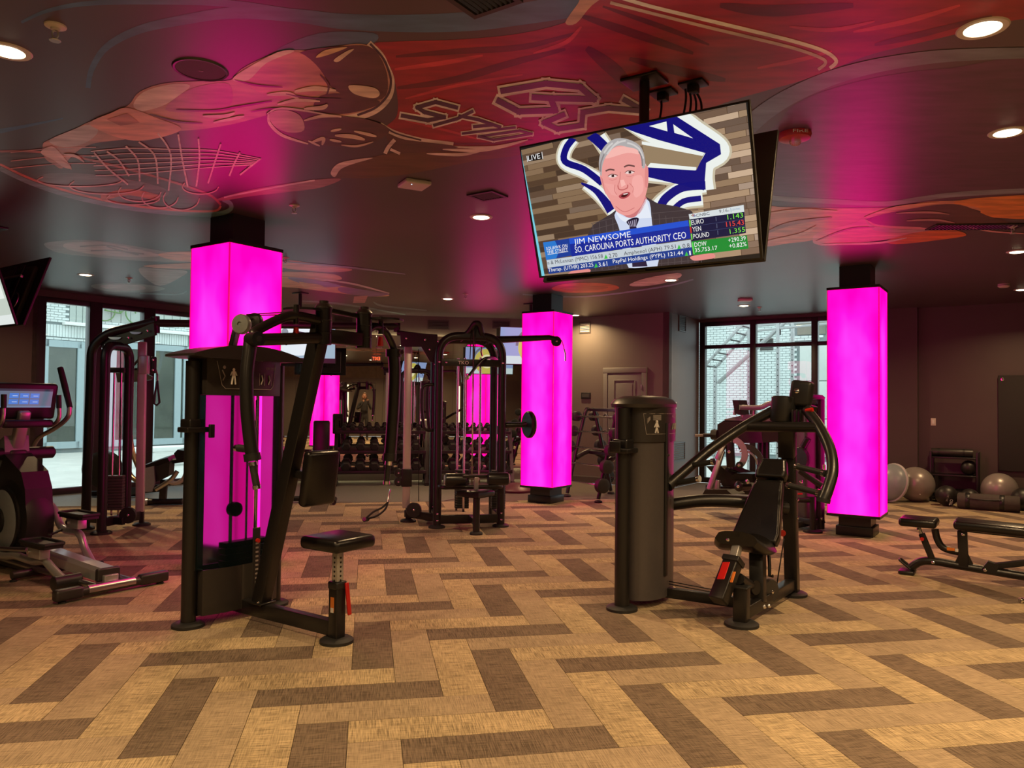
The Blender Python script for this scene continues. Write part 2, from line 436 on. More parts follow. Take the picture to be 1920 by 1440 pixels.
for n_, (d, cx, cy, c, al, poly, vis) in enumerate(planks):
    cen = P1*cx + P2*cy
    if n_ < 300 and vis:
        key = (c, al, len(poly)) if len(poly) == 4 and abs((poly[0]-poly[1]).length - (PWD*(1 if al else 4)-0.003)) < 1e-3 and abs((poly[1]-poly[2]).length - (PWD*(4 if al else 1)-0.003)) < 1e-3 else None
        if key is None or key not in shared:
            mb = MB(); loc = [Vector(((p-cen).dot(P1), (p-cen).dot(P2), -0.006)) for p in poly]
            mb.prism(loc, (0, 0, 0.006)); o = mb.build('carpet_plank', CP[c, al], floor)
            if key: shared[key] = o.data
        else:
            o = bpy.data.objects.new('carpet_plank', shared[key]); col.objects.link(o); o.parent = floor
        o.location = (cen.x, cen.y, 0); o.rotation_euler = (0, 0, PH)
        # every plank is cut from a different spot of the roll: tiny height change
        o.location.z = -random.random()*0.0006
    else:
        mb = rest.setdefault((c, al), MB()); mb.prism([Vector((p.dot(P1), p.dot(P2), -0.006)) for p in poly], (0, 0, 0.0057))
for (c, al), mb in rest.items():
    o = mb.build('distant_carpet_planks', CP[c, al], floor); o.rotation_euler = (0, 0, PH); o['kind'] = 'stuff'
# dark rubber floor strip in front of the mirror
mb = MB()
ra = isect_plane(W0, E2, P2, MATY); rb = P2*MATY + P1*1.1; rc = P2*MD + P1*(C2.dot(P1))
mb.prism([Vector((p.x, p.y, -0.006)) for p in (ra, rb, P2*13.4 + P1*2.6, C2, C1)], (0, 0, 0.009))
M['mat'] = mat('grey rubber flooring', (0.17, 0.17, 0.15), 0.5, noise=0.35, nscale=40)
o = mb.build('rubber_flooring', M['mat'], floor); o['label'] = 'dark grey rubber flooring in front of the mirror'

# ceiling
cl = MB(); cl.prism([p + Vector((0, 0, CEIL)) for p in ROOM[::-1]], (0, 0, 0.15))
M['ceiling'] = mat('dark glossy ceiling paint', (0.085, 0.056, 0.068), 0.37, noise=0.15, nscale=1.5, bump=0.05, spec=0.85)
ceiling = struct(cl, 'ceiling', M['ceiling'])

# walls
LW = (C1 - A0).length
WS = (W0 + E2*0.1 - A0).length       # where the left glazing starts, metres along A0->C1
def lw(px): # distance along the left wall seen at image column px (eye level)
    q = onplane(px, 752, W0, E1); return (q - A0).dot(E2)
wl0 = lw(66)
mb = MB(); wallquad(mb, A0, C1, 0, CEIL, s1=wl0, t=0.15); wallquad(mb, A0, C1, CEIL-0.10, CEIL, s0=wl0, t=0.15); struct(mb, 'wall_left', M['wall_dark'])
mb = MB(); wallquad(mb, C1, C2, 0, CEIL); struct(mb, 'wall_back', M['wall'])
mb = MB(); wallquad(mb, C2, C3, 0, CEIL); wallquad(mb, C3, C4, 0, CEIL); struct(mb, 'wall_center', M['wall'])
def rw(px):
    q = onplane(px, 757, C4, E2); return (q - C4).dot(E1)
r1 = rw(1622)
mb = MB(); wallquad(mb, C4, C5, 0, CEIL, s0=r1); wallquad(mb, C4, C5, CEIL-0.05, CEIL, s1=r1)
struct(mb, 'wall_right', M['wall_dark'])
# pier beside the window
mb = MB(); a = C4 + E1*rw(1640); mb.prism([a, C4 + E1*rw(1722), C4 + E1*rw(1722) - E2*0.12, a - E2*0.12], (0, 0, CEIL)); struct(mb, 'wall_pier', M['wall_dark'])
mb = MB(); wallquad(mb, C5, B1, 0, CEIL); struct(mb, 'wall_side_right', M['wall_dark'])
mb = MB(); wallquad(mb, B2, A0, 0, CEIL); struct(mb, 'wall_side_left', M['wall_dark'])
m = mat('olive stone tile', (0.16, 0.13, 0.085), 0.5, noise=0.3, nscale=6); M['tile'] = m
mb = MB(); wallquad(mb, B1, B2, 0, CEIL); back = struct(mb, 'wall_behind', M['wall'])
# tile slabs, dark doorways and vertical strip lights on the wall behind the camera (seen in the mirror)
for k in range(22):
    a = BK + P1*(-6.0 + k*0.6)
    mb = MB(); mb.prism([a + P1*0.006, a + P1*0.594, a + P1*0.594 + P2*0.02, a + P1*0.006 + P2*0.02], (0, 0, 0.62)); o = mb.build('tile', M['tile'], back); o.location.z = 2.5
for k, x in enumerate((-2.4, 1.2, 4.0)):
    mb = MB(); a = BK + P1*x; wd = (1.5, 1.3, 1.6)[k]
    mb.prism([a + P2*0.001, a + P1*wd + P2*0.001, a + P1*wd + P2*0.03, a + P2*0.03], (0, 0, 2.3)); struct(mb, 'door_%d' % (k+2), M['plastic_black'])
    for x2 in (x - 0.12, x + wd + 0.02):
        mb = MB(); a2 = BK + P1*x2; mb.prism([a2 + P2*0.02, a2 + P1*0.06 + P2*0.02, a2 + P1*0.06 + P2*0.04, a2 + P2*0.04], (0, 0, 1.7)); o = mb.build('strip_light', M['led'], back); o.location.z = 0.5
# baseboards
M['base'] = mat('painted baseboard', (0.075, 0.065, 0.057), 0.45, noise=0.05)
def baseboard(name, a, b, s0=0.0, s1=None, h=0.13):
    mb = MB(); d = (b-a).normalized(); n = Vector((d.y, -d.x, 0)); L = (b-a).length; s1 = L if s1 is None else s1
    p, q = a + d*s0, a + d*s1; pr = [(0, 0), (0.016, 0), (0.016, h-0.02), (0.008, h), (0, h)]
    mb.prism([p + n*u + Vector((0, 0, v)) for u, v in pr], q - p); struct(mb, name, M['base'])
baseboard('baseboard_center', C2, C3, 0, rw(0)*0 + (C3-C2).length - 1.2); baseboard('baseboard_corner', C3, C4); baseboard('baseboard_right', C4, C5, rw(1722))

# ---- glazing
def glazing(name, a, d, n, edges, z0, z1, transoms=(), fw=0.10, depth=0.10, glassm=None, idx=1, skip_t=()):
    """edges: mullion centres in metres along d; one 'window' with frame children"""
    root = bpy.data.objects.new(name, None); col.objects.link(root); root['kind'] = 'structure'; root.location = (a.x, a.y, 0)
    ang = math.atan2(d.y, d.x); root.rotation_euler = (0, 0, ang)
    nn = 1 if Vector((-d.y, d.x, 0)).dot(n) > 0 else -1
    for i, e in enumerate(edges):
        w_ = fw if 0 < i < len(edges)-1 else fw
        mb = MB(); mb.box((e, nn*depth/2, (z0+z1)/2), (w_, depth, z1-z0), ch=0.006); mb.build('mullion', M['window_frame'], root)
    for (za, zb) in [(z0, z0+0.10), (z1-0.08, z1)] + [(t-0.035, t+0.035) for t in transoms]:
        for i in range(len(edges)-1):
            mb = MB(); mb.box(((edges[i]+edges[i+1])/2, nn*depth/2, (za+zb)/2), (edges[i+1]-edges[i]-fw, depth*0.9, zb-za), ch=0.005); mb.build('rail', M['window_frame'], root)
    zs = [z0+0.10] + list(transoms) + [z1-0.08]
    for i in range(len(edges)-1):
        for k in range(len(zs)-1):
            mb = MB(); mb.box(((edges[i]+edges[i+1])/2, nn*depth*0.5, (zs[k]+zs[k+1])/2), (edges[i+1]-edges[i]-fw*0.9, 0.012, zs[k+1]-zs[k]-0.03)); mb.build('pane', M['glass'], root)
    return root
le = [lw(70), lw(177), lw(278), (C1-A0).length-0.10]
glazing('window_1', A0, E2, -E1, le, 0.0, CEIL-0.10, fw=0.20, depth=0.14)
re_ = [0.06, rw(1411), rw(1527), rw(1622)]
glazing('window_2', C4, E1, E2, re_, 0.0, CEIL-0.05, transoms=(2.62,), fw=0.11, depth=0.12)

# ---- mirror wall with warm strip lights above and below
mir = thing('wall_mirror', 'large wall mirror panels behind the dumbbell racks', 'mirror', (P2*MD).to_tuple(), PH)
xs = [-2.78, -1.32, 0.14, 1.60, C2.dot(P1)-0.35]
for i in range(len(xs)-1):
    mb = MB(); mb.box(((xs[i]+xs[i+1])/2, -0.055, (0.22+2.76)/2), (xs[i+1]-xs[i]-0.003, 0.012, 2.54)); mb.build('mirror_panel', M['mirror'], mir)
mb = MB(); mb.box(((xs[0]+xs[-1])/2, -0.025, 1.5), (xs[-1]-xs[0]-0.1, 0.048, 2.4)); mb.build('backing_board', M['plastic_black'], mir)
for z in (2.735, 0.245):
    mb = MB(); mb.box(((xs[0]+xs[-1])/2, -0.02, z), (xs[-1]-xs[0]-0.05, 0.018, 0.012)); mb.build('strip_light', emis('cove strip', (1.0, 0.80, 0.42), 22.0 if z > 1 else 14.0), mir)

# ---- door in the centre wall
def cw(px): q = onplane(px, 757, C3, E2); return (q - C3).dot(E1)
def cz(px, py): return onplane(px, py, C3, E2).z
d0, d1 = cw(1141), cw(1204); dz = 2.05
dr = bpy.data.objects.new('door_1', None); col.objects.link(dr); dr['kind'] = 'structure'; dr.location = (C3 + E1*d0); dr.rotation_euler = (0, 0, -TH)
wd = d1 - d0; dz = cz(1172, 700)
mb = MB(); mb.box((wd/2, -0.015, dz/2), (wd, 0.03, dz), ch=0.003); leaf = mb.build('door_leaf', M['door'], dr)
for (za, zb) in ((0.25, 0.95), (1.12, dz-0.13)):
    mb = MB()
    for (cx, cz_, sx, sz) in ((0.13, (za+zb)/2, 0.025, zb-za), (wd-0.13, (za+zb)/2, 0.025, zb-za), (wd/2, za, wd-0.26, 0.025), (wd/2, zb, wd-0.26, 0.025)):
        mb.box((cx, -0.036, cz_), (sx, 0.014, sz), ch=0.004)
    mb.box((wd/2, -0.033, (za+zb)/2), (wd-0.36, 0.008, zb-za-0.12), ch=0.004)
    mb.build('door_panel', M['door'], dr)
mb = MB()
for x in (-0.05, wd+0.05): mb.box((x, -0.02, dz/2), (0.09, 0.045, dz+0.1), ch=0.008)
mb.box((wd/2, -0.02, dz+0.055), (wd+0.2, 0.05, 0.10), ch=0.008); mb.build('door_frame', M['door'], dr)
mb = MB()
for z in (0.3, dz-0.25): mb.cyl((wd+0.005, -0.05, z-0.04), (wd+0.005, -0.05, z+0.04), 0.008)
mb.build('hinge', M['steel'], dr)
mb = MB(); mb.lathe([(0.0, 0), (0.028, 0.0), (0.028, 0.008), (0.010, 0.012), (0.010, 0.04), (0.026, 0.05), (0.024, 0.07), (0.0, 0.075)], (0.07, -0.03, 1.0), (0, -1, 0)); mb.build('door_knob', M['steel'], dr)

# ---------------------------------------------------------------- light columns
def light_column(x, y, label, s=0.56):
    t = thing('light_column', label, 'column', (x, y, 0), -TH, 'magenta light-box columns'); h = s/2
    mb = MB(); mb.box((0, 0, 0.135), (s*0.62, s*0.62, 0.20)); mb.box((0, 0, 0.055), (s*0.72, s*0.72, 0.11), ch=0.008); mb.build('plinth', M['frame'], t)
    mb = MB(); mb.box((0, 0, 0.24), (s+0.012, s+0.012, 0.03)); mb.build('bottom_rim', M['frame'], t)
    mb = MB(); mb.box((0, 0, 2.875), (s+0.012, s+0.012, 0.03)); mb.build('top_rim', M['frame'], t)
    mb = MB(); mb.box((0, 0, 3.02), (s*0.60, s*0.60, 0.258)); mb.build('neck', M['frame'], t)
    for k in range(4):
        rt = Matrix.Rotation(k*PI/2, 3, 'Z')
        mb = MB(); mb.box(rt @ Vector((0, -h+0.006, 1.5575)), (s-0.014, 0.012, 2.603), rt); mb.build('light_panel', M['glow'], t)
    for sx in (-1, 1):
        for sy in (-1, 1):
            mb = MB(); mb.box((sx*(h-0.004), sy*(h-0.004), 1.5575), (0.011, 0.011, 2.60)); mb.build('corner_strip', M['corner'], t)
    return t
M['corner'] = mat('magenta edge strip', (0.5, 0.0, 0.16), 0.4, noise=0.05, emit=(1.0, 0.0, 0.22), estr=0.75)
COLS = [(-2.52, 6.98, 'nearest and tallest magenta light-box column, behind the pec fly machine'),
        (0.535, 11.74, 'farthest magenta light-box column, beside the lat pulldown station'),
        (4.085, 9.08, 'magenta light-box column on the right, beside the flat bench')]
for x, y, lb in COLS: light_column(x, y, lb)

# ================================================================ EXERCISE MACHINES
def foot(mb, x, y, r=0.085, z=0.0):
    mb.lathe([(r, z), (r, z+0.018), (r*0.82, z+0.03), (r*0.6, z+0.034)], (x, y, 0))
def part(name, parent, m='frame', bevel=0.0):
    """decorator-less helper: returns an MB whose .end() builds it"""
    mb = MB(); mb.end = lambda: mb.build(name, M[m] if isinstance(m, str) else m, parent, bevel); return mb
def P_(name, parent, m, fn):
    mb = MB(); fn(mb); return mb.build(name, M[m] if isinstance(m, str) else m, parent)
def tube(name, parent, pts, r, m='frame', n=12, rs=None): return P_(name, parent, m, lambda b: b.tube(pts, r, n, rs))
def bar(name, parent, a, b2, w, h, m='frame', ch=0.006, up=(0, 0, 1)): return P_(name, parent, m, lambda b: b.bar(a, b2, w, h, up, ch))
def box(name, parent, c, size, m='frame', ch=0.006, rot=None): return P_(name, parent, m, lambda b: b.box(c, size, rot, ch))
def cyl(name, parent, a, b2, r, m='frame', n=18, r2=None): return P_(name, parent, m, lambda b: b.cyl(a, b2, r, n, r2))
def pad(name, parent, c, size, rot=None, m='vinyl', ch=None, piping=True):
    o = box(name, parent, c, size, m, ch if ch else min(size)*0.38, rot)
    if piping:   # raised seam round the face of the pad
        sx, sy, sz = size; k = size.index(min(size)); a, b2 = [i for i in range(3) if i != k]
        r_ = min(size[a], size[b2])*0.16; pts = []
        for (qa, qb, t0) in ((1, 1, 0), (-1, 1, 90), (-1, -1, 180), (1, -1, 270)):
            for t in range(0, 91, 30):
                v = [0, 0, 0]; v[a] = qa*(size[a]/2 - r_) + (r_-0.006)*math.cos(R(t0+t)); v[b2] = qb*(size[b2]/2 - r_) + (r_-0.006)*math.sin(R(t0+t)); v[k] = 0
                pts.append(Vector(v))
        pts.append(pts[0])
        if rot is not None: pts = [rot @ p for p in pts]
        tube('piping', o, [p + Vector(c) for p in pts], 0.004, 'stitch', 6)
    return o
def bolts(parent, pts, ax, r=0.011):
    def f(b):
        for p in pts: b.lathe([(r, 0), (r, 0.006), (r*0.6, 0.010), (0.001, 0.011)], p, ax, 10)
    o = P_('bolt', parent, 'chrome', f)
    if len(pts) > 1: o['kind'] = 'stuff'
    return o
FONT = {}
def text_geo(s):
    if s not in FONT:
        cu = bpy.data.curves.new('t', 'FONT'); cu.body = s; cu.resolution_u = 2
        ob = bpy.data.objects.new('t', cu); me = bpy.data.meshes.new_from_object(ob)
        vs = [v.co.copy() for v in me.vertices]; fs = [list(p.vertices) for p in me.polygons]
        bpy.data.objects.remove(ob); bpy.data.meshes.remove(me); bpy.data.curves.remove(cu)
        x0 = min(v.x for v in vs); x1 = max(v.x for v in vs); y0 = min(v.y for v in vs); y1 = max(v.y for v in vs)
        FONT[s] = ([((v.x-x0)/(x1-x0), (v.y-y0)/(y1-y0)) for v in vs], fs)
    return FONT[s]
def text_on(mb, s, o, u, v, color=None):
    """flat lettering: o = bottom left corner, u = width vector, v = height vector"""
    vs, fs = text_geo(s); o, u, v = Vector(o), Vector(u), Vector(v)
    mb.add([o + u*a + v*b for a, b in vs], fs, False, color)

# ---------------------------------------------------------------- pec fly machine (left foreground)
FA = Frame((-1.93, 5.40), -TH)
def build_pec():
    t = thing('pec_fly_machine', 'pec fly machine with translucent magenta-lit weight tower and round-cornered stool seat, front left', 'exercise machine', FA.o, -TH)
    W = lambda u, v, Y: FA.to(aty(u, v, Y))
    for y in (-0.345, 0.345):
        p = tube('tower_post', t, [(0, y, 0.03), (0, y, 1.755)], 0.048, n=18)
        P_('foot_pad', p, 'rubber', lambda b: foot(b, 0, y, 0.105))
    box('tower_base', t, (0, 0, 0.10), (0.06, 0.60, 0.08))
    # shroud
    def shroud_face(b, z0, z1, x=0.085, th=0.012, n=14, half=0.30, bow=0.05):
        for i in range(n):
            y0 = -half + 2*half*i/n; y1 = -half + 2*half*(i+1)/n
            f = lambda y: x + bow*(1-(y/half)**2)
            b.prism([(f(y0), y0, z0), (f(y1), y1, z0), (f(y1)-th, y1, z0), (f(y0)-th, y0, z0)], (0, 0, z1-z0), True)
    up = P_('upper_cover', t, 'plastic', lambda b: (shroud_face(b, 1.53, 1.80), b.box((-0.03, 0, 1.665), (0.22, 0.60, 0.27), ch=0.01)))
    P_('lower_cover', t, 'plastic', lambda b: (shroud_face(b, 0.07, 0.37), b.box((0.0, -0.295, 0.22), (0.17, 0.012, 0.30), ch=0.003), b.box((0.0, 0.295, 0.22), (0.17, 0.012, 0.30), ch=0.003), b.box((-0.09, 0, 0.22), (0.012, 0.60, 0.30), ch=0.003)))
    def half_panel(y0, y1, name):
        def f(b):
            n = 8; g = lambda y: 0.08 + 0.05*(1-(y/0.30)**2)
            for i in range(n):
                a = y0 + (y1-y0)*i/n; c = y0 + (y1-y0)*(i+1)/n
                b.add([(g(a), a, 0.37), (g(c), c, 0.37), (g(c), c, 1.53), (g(a), a, 1.53)], [(0, 1, 2, 3)], True)
        mb = MB(); f(mb); mb.build(name, M['acrylic'], t)
    half_panel(-0.30, 0.055, 'translucent_panel'); P_('side_panel', t, 'acrylic', lambda b: b.add([(0.08, -0.30, 0.37), (0.0, -0.30, 0.37), (0.0, -0.30, 1.53), (0.08, -0.30, 1.53)], [(0, 1, 2, 3)], False)); P_('edge_panel', t, 'acrylic', lambda b: b.add([(0.08, -0.30, 0.37), (0.03, -0.345, 0.37), (0.03, -0.345, 1.53), (0.08, -0.30, 1.53)], [(0, 1, 2, 3)], False)); half_panel(0.115, 0.30, 'translucent_panel')
    # weight stack with guide rods
    def plates(b):
        for k in range(9): b.box((-0.01, 0.07, 0.16 + k*0.042), (0.09, 0.34, 0.038), ch=0.004)
    o = P_('weight_plate', t, 'plastic_black', plates); o['kind'] = 'stuff'
    for y in (-0.04, 0.18): cyl('guide_rod', t, (-0.01, y, 0.1), (-0.01, y, 1.7), 0.012, 'chrome')
    cyl('lifting_rod', t, (0.005, 0.075, 0.5), (0.005, 0.075, 1.72), 0.008, 'chrome')
    sl = box('selector_slot', t, (0.128, 0.085, 0.36), (0.014, 0.062, 0.50), 'plastic_black', 0.01)
    def nums(b):
        for k in range(12): b.box((0.137, 0.085, 0.17 + k*0.030), (0.003, 0.022, 0.012))
    o = P_('weight_numbers', sl, 'print', nums); o['kind'] = 'stuff'
    cyl('selector_pin', sl, (0.135, 0.085, 0.52), (0.155, 0.085, 0.52), 0.014, 'red')
    cyl('front_cable', t, (0.10, 0.085, 0.60), (0.10, 0.085, 1.50), 0.006, 'chrome', 8)
    cyl('cable_pulley', t, (-0.02, -0.02, 0.74), (0.03, -0.02, 0.74), 0.05, 'plastic_black')
    # lid: shallow arch
    prof = []
    for i in range(15):
        y = -0.45 + 0.9*i/14; prof.append((y, 1.80 + 0.075*(1-(y/0.45)**2)))
    pl = [(-0.16, y, z) for y, z in prof] + [(-0.16, 0.45, 1.785), (-0.16, 0.36, 1.775), (-0.16, -0.36, 1.775), (-0.16, -0.45, 1.785)]
    P_('tower_lid', t, 'plastic', lambda b: b.prism(pl, (0.33, 0, 0)))
    # instruction print
    fx = 0.141
    def pr(b):
        pts = [(-0.24, 1.76), (-0.205, 1.60), (-0.18, 1.575), (0.19, 1.575), (0.215, 1.60), (0.24, 1.76)]
        g = lambda y: 0.0865 + 0.05*(1-(y/0.30)**2)
        for (ya, za), (yb, zb) in zip(pts, pts[1:]):
            for k in range(4):
                q = lambda s: Vector((g(ya+(yb-ya)*s) + 0.002, ya+(yb-ya)*s, za+(zb-za)*s))
                b.tube([q(k/4), q((k+1)/4)], 0.002, 5)
        for y0, y1, z in ((0.09, 0.21, 1.70),):
            text_on(b, 'PEC FLY/REAR DELT', (g(0.15)+0.003, 0.075, 1.715), (-0.008, 0.15, 0), (0, 0, 0.018))
        for yc in (0.105, 0.175):
            for dy in (-0.022, 0.022): b.box((g(yc)+0.001, yc+dy, 1.645), (0.002, 0.003, 0.085))
            b.tube([(g(yc)+0.002, yc-0.008, 1.61), (g(yc)+0.002, yc+0.006, 1.64), (g(yc)+0.002, yc-0.004, 1.675)], 0.005, 5)
        b.tube([(g(-.2)+0.002, -0.205, 1.70), (g(-.19)+0.002, -0.185, 1.66), (g(-.2)+0.002, -0.20, 1.63)], 0.004, 5); b.sphere((g(-.19)+0.001, -0.19, 1.72), 0.012, 8, 6, (0.2, 1, 1))
    P_('instruction_print', up, 'print', pr)
    def figure(b):
        g = lambda y: 0.0885 + 0.05*(1-(y/0.30)**2); y = -0.125; x = g(y)
        b.sphere((x, y, 1.705), 0.011, 8, 6, (0.2, 1, 1)); b.box((x, y, 1.675), (0.003, 0.024, 0.04))
        for s in (-1, 1): b.tube([(x, y+s*0.007, 1.66), (x, y+s*0.015, 1.605)], 0.006, 5); b.tube([(x, y+s*0.013, 1.692), (x, y+s*0.024, 1.665)], 0.004, 5)
    P_('figure_print', up, 'white', figure)
    text = MB(); text_on(text, 'TKO', (0.142, 0.035, 1.772), (-0.004, 0.075, 0), (0, 0, 0.022)); text.build('maker_lettering', M['print'], up)
    # holder clamped on the near post
    box('phone_holder', t, (0.02, -0.345, 1.30), (0.12, 0.17, 0.035), ch=0.008); box('holder_clamp', t, (0.0, -0.345, 1.335), (0.115, 0.11, 0.07), ch=0.012)
    box('holder_lip', t, (0.09, -0.26, 1.29), (0.02, 0.04, 0.09), ch=0.006)
    # frame to the seat
    bar('base_beam', t, (0.02, 0, 0.085), (1.02, 0, 0.085), 0.062, 0.095)
    box('mast_plate', t, (0.30, 0, 0.138), (0.16, 0.13, 0.014))
    m0, m1 = Vector((0.30, 0.0, 0.13)), Vector((0.86, 0.0, 2.02))
    bar('mast', t, m0, m1, 0.085, 0.105, up=(1, 0, 0))
    for z in (0, ): pass
    st = box('seat_post', t, (1.035, 0, 0.185), (0.078, 0.078, 0.32), ch=0.01)
    P_('foot_pad', st, 'rubber', lambda b: foot(b, 1.035, 0, 0.105))
    box('seat_collar', t, (1.035, 0, 0.355), (0.088, 0.088, 0.05), 'plastic_black', 0.012)
    ip = box('seat_slider', t, (1.035, 0, 0.47), (0.052, 0.052, 0.24), 'silver', 0.004); M
    def holes(b):
        for k in range(6): b.cyl((1.0615, -0.0, 0.385+k*0.028), (1.0625, 0, 0.385+k*0.028), 0.007, 10); b.cyl((1.035, -0.0275, 0.385+k*0.028), (1.035, -0.0265, 0.385+k*0.028), 0.007, 10)
    o = P_('pin_hole', ip, 'plastic_black', holes); o['kind'] = 'stuff'
    lv = bar('adjust_lever', t, (1.085, 0.03, 0.37), (1.105, 0.04, 0.17), 0.028, 0.016, 'red'); lv['label'] = 'red seat adjusting lever'
    lb = box('warning_sticker', st, (1.035, -0.0405, 0.24), (0.03, 0.002, 0.09), 'orange', 0.0)
    box('arrow_sticker', st, (1.035, -0.0415, 0.205), (0.026, 0.002, 0.03), 'white', 0.0)
    rz = Matrix.Rotation(R(0), 3, 'Z')
    pad('seat_pad', t, (1.035, 0.0, 0.625), (0.34, 0.34, 0.082))
    box('seat_plate', t, (1.035, 0, 0.578), (0.16, 0.16, 0.012))
    ry = Matrix.Rotation(R(8), 3, 'Y')
    pad('back_pad', t, (0.80, 0.05, 1.00), (0.075, 0.27, 0.36), ry)
    bar('pad_bracket', t, (0.60, 0.02, 1.02), (0.77, 0.04, 1.0), 0.05, 0.05)
    # pivots
    A = Vector((0.87, 0.0, 0)); B = Vector((0.87, 0.36, 0))
    for q in (A, B):
        pv = cyl('pivot_housing', t, q + Vector((0, 0, 1.86)), q + Vector((0, 0, 2.09)), 0.052, n=22)
        P_('pivot_cap', pv, 'plastic', lambda b: b.lathe([(0.056, 2.09), (0.056, 2.10), (0.040, 2.12), (0.03, 2.125), (0.03, 2.14), (0.0, 2.142)], q))
        for z in (1.93, 2.01): P_('pivot_ring', pv, 'plastic_black', lambda b: b.lathe([(0.0525, z), (0.0545, z+0.002), (0.0545, z+0.006), (0.0525, z+0.008)], q))
    bar('cross_beam', t, A + Vector((0, 0.03, 1.915)), B + Vector((0, -0.03, 1.915)), 0.075, 0.09)
    bar('upper_link', t, A + Vector((-0.03, 0.03, 2.09)), B + Vector((-0.02, -0.03, 2.075)), 0.045, 0.03)
    # cam plates with the cable running round them
    def cam(b, c, ang):
        pts = []
        for k in range(20):
            a = 2*PI*k/20; rr = 0.13 + 0.05*math.cos(a - ang)
            pts.append(c + Vector((rr*math.cos(a), rr*math.sin(a), 0)))
        b.prism(pts, (0, 0, 0.014))
    P_('cam_plate', t, 'frame', lambda b: cam(b, A + Vector((-0.06, -0.05, 2.07)), 3.6)); P_('cam_plate', t, 'frame', lambda b: cam(b, B + Vector((0.03, 0.10, 2.055)), 1.2))
    # pop pins (red cups)
    for q, dy in ((A, -0.22), (B, 0.16)):
        pn = cyl('pin_sleeve', t, q + Vector((0, dy, 1.97)), q + Vector((0, dy, 2.09)), 0.018, n=12)
        cyl('pop_pin', pn, q + Vector((0, dy, 1.885)), q + Vector((0, dy, 1.95)), 0.022, 'red', 12, 0.015)
    # near arm
    E_ = W(483, 637, 4.50)
    a1 = cyl('lower_arm_bar', t, A + Vector((0, -0.04, 1.90)), E_, 0.037)
    tube('upper_arm_bar', t, curve([A + Vector((0, -0.04, 2.01)), W(560, 593, 4.75), W(530, 596, 4.68), W(478, 622, 4.52), E_ + Vector((0, 0, 0.02))], 6), 0.030)
    jt = cyl('arm_joint', t, E_ + Vector((-0.03, -0.03, 0)), E_ + Vector((0.07, -0.045, 0)), 0.042); cyl('joint_bolt', jt, E_ + Vector((0.07, -0.045, 0)), E_ + Vector((0.078, -0.047, 0)), 0.018, 'chrome')
    an = tube('swing_arm', t, curve([W(470, 632, 4.50), W(468, 655, 4.48), W(463, 700, 4.46), W(463, 760, 4.45), W(468, 815, 4.45), W(473, 852, 4.45)], 7), 0.039, n=16)
    cyl('arm_collar', an, W(472, 850, 4.45), W(474, 864, 4.45), 0.048, 'plastic_black')
    hg = cyl('hand_grip', t, W(474, 872, 4.44), W(481, 910, 4.43), 0.021, 'rubber'); cyl('grip_ferrule', hg, W(474, 866, 4.44), W(475, 873, 4.44), 0.026, 'chrome'); cyl('grip_end', hg, W(481, 910, 4.43), W(482, 917, 4.43), 0.024, 'chrome')
    kb = cyl('side_handle', t, W(465, 842, 4.46), W(447, 840, 4.50), 0.022, 'rubber'); cyl('grip_end', kb, W(447, 840, 4.50), W(442, 840, 4.51), 0.020, 'chrome')
    # far arm
    tube('far_upper_arm', t, curve([B + Vector((0, 0.04, 1.99)), W(704, 612, 5.3), W(722, 622, 5.4), W(737, 650, 5.46), W(739, 662, 5.46)], 6), 0.026)
    jt = cyl('far_arm_joint', t, W(738, 655, 5.46), W(738, 669, 5.46), 0.056); cyl('joint_bolt', jt, W(751, 660, 5.42), W(754, 660, 5.41), 0.015, 'chrome')
    an = tube('far_swing_arm', t, curve([W(738, 665, 5.46), W(740, 700, 5.46), W(738, 760, 5.46), W(734, 820, 5.46), W(731, 858, 5.46)], 7), 0.042, n=16)
    cyl('arm_collar', an, W(731, 850, 5.46), W(730, 864, 5.46), 0.048, 'plastic_black')
    hg = cyl('far_hand_grip', t, W(728, 871, 5.45), W(725, 903, 5.45), 0.020, 'rubber'); cyl('grip_ferrule', hg, W(729, 864, 5.45), W(728, 872, 5.45), 0.025, 'chrome'); cyl('grip_end', hg, W(725, 902, 5.45), W(725, 908, 5.45), 0.024, 'chrome')
    # roller discs above the tower
    bar('pulley_bracket', t, (0.0, -0.05, 1.86), (0.03, -0.03, 2.02), 0.09, 0.03)
    for (u, v, Y, r) in ((453, 608, 5.08, 0.067), (478, 602, 5.22, 0.055)):
        c = W(u, v, Y); ax = Vector((0.8, -0.6, 0))*0.5 if 0 else Vector((0.35, -0.94, 0))
        d = P_('pulley_disc', t, 'grey_shell' if r > 0.06 else 'plastic_black', lambda b: b.lathe([(0.012, -0.028), (r*0.9, -0.025), (r, -0.012), (r, 0.012), (r*0.9, 0.022), (0.016, 0.028), (0.015, 0.018)], c, ax, 24))
    for dz in (0.0, -0.02):
        cyl('drive_cable', t, W(462, 590 - dz*100, 5.1), A + Vector((-0.12, -0.06, 2.076+dz)), 0.004, 'cable', 6)
    bolts(t, [Vector((0.335, s*0.05, 0.145)) for s in (-1, 1)], (0, 0, 1))
    return t
build_pec()

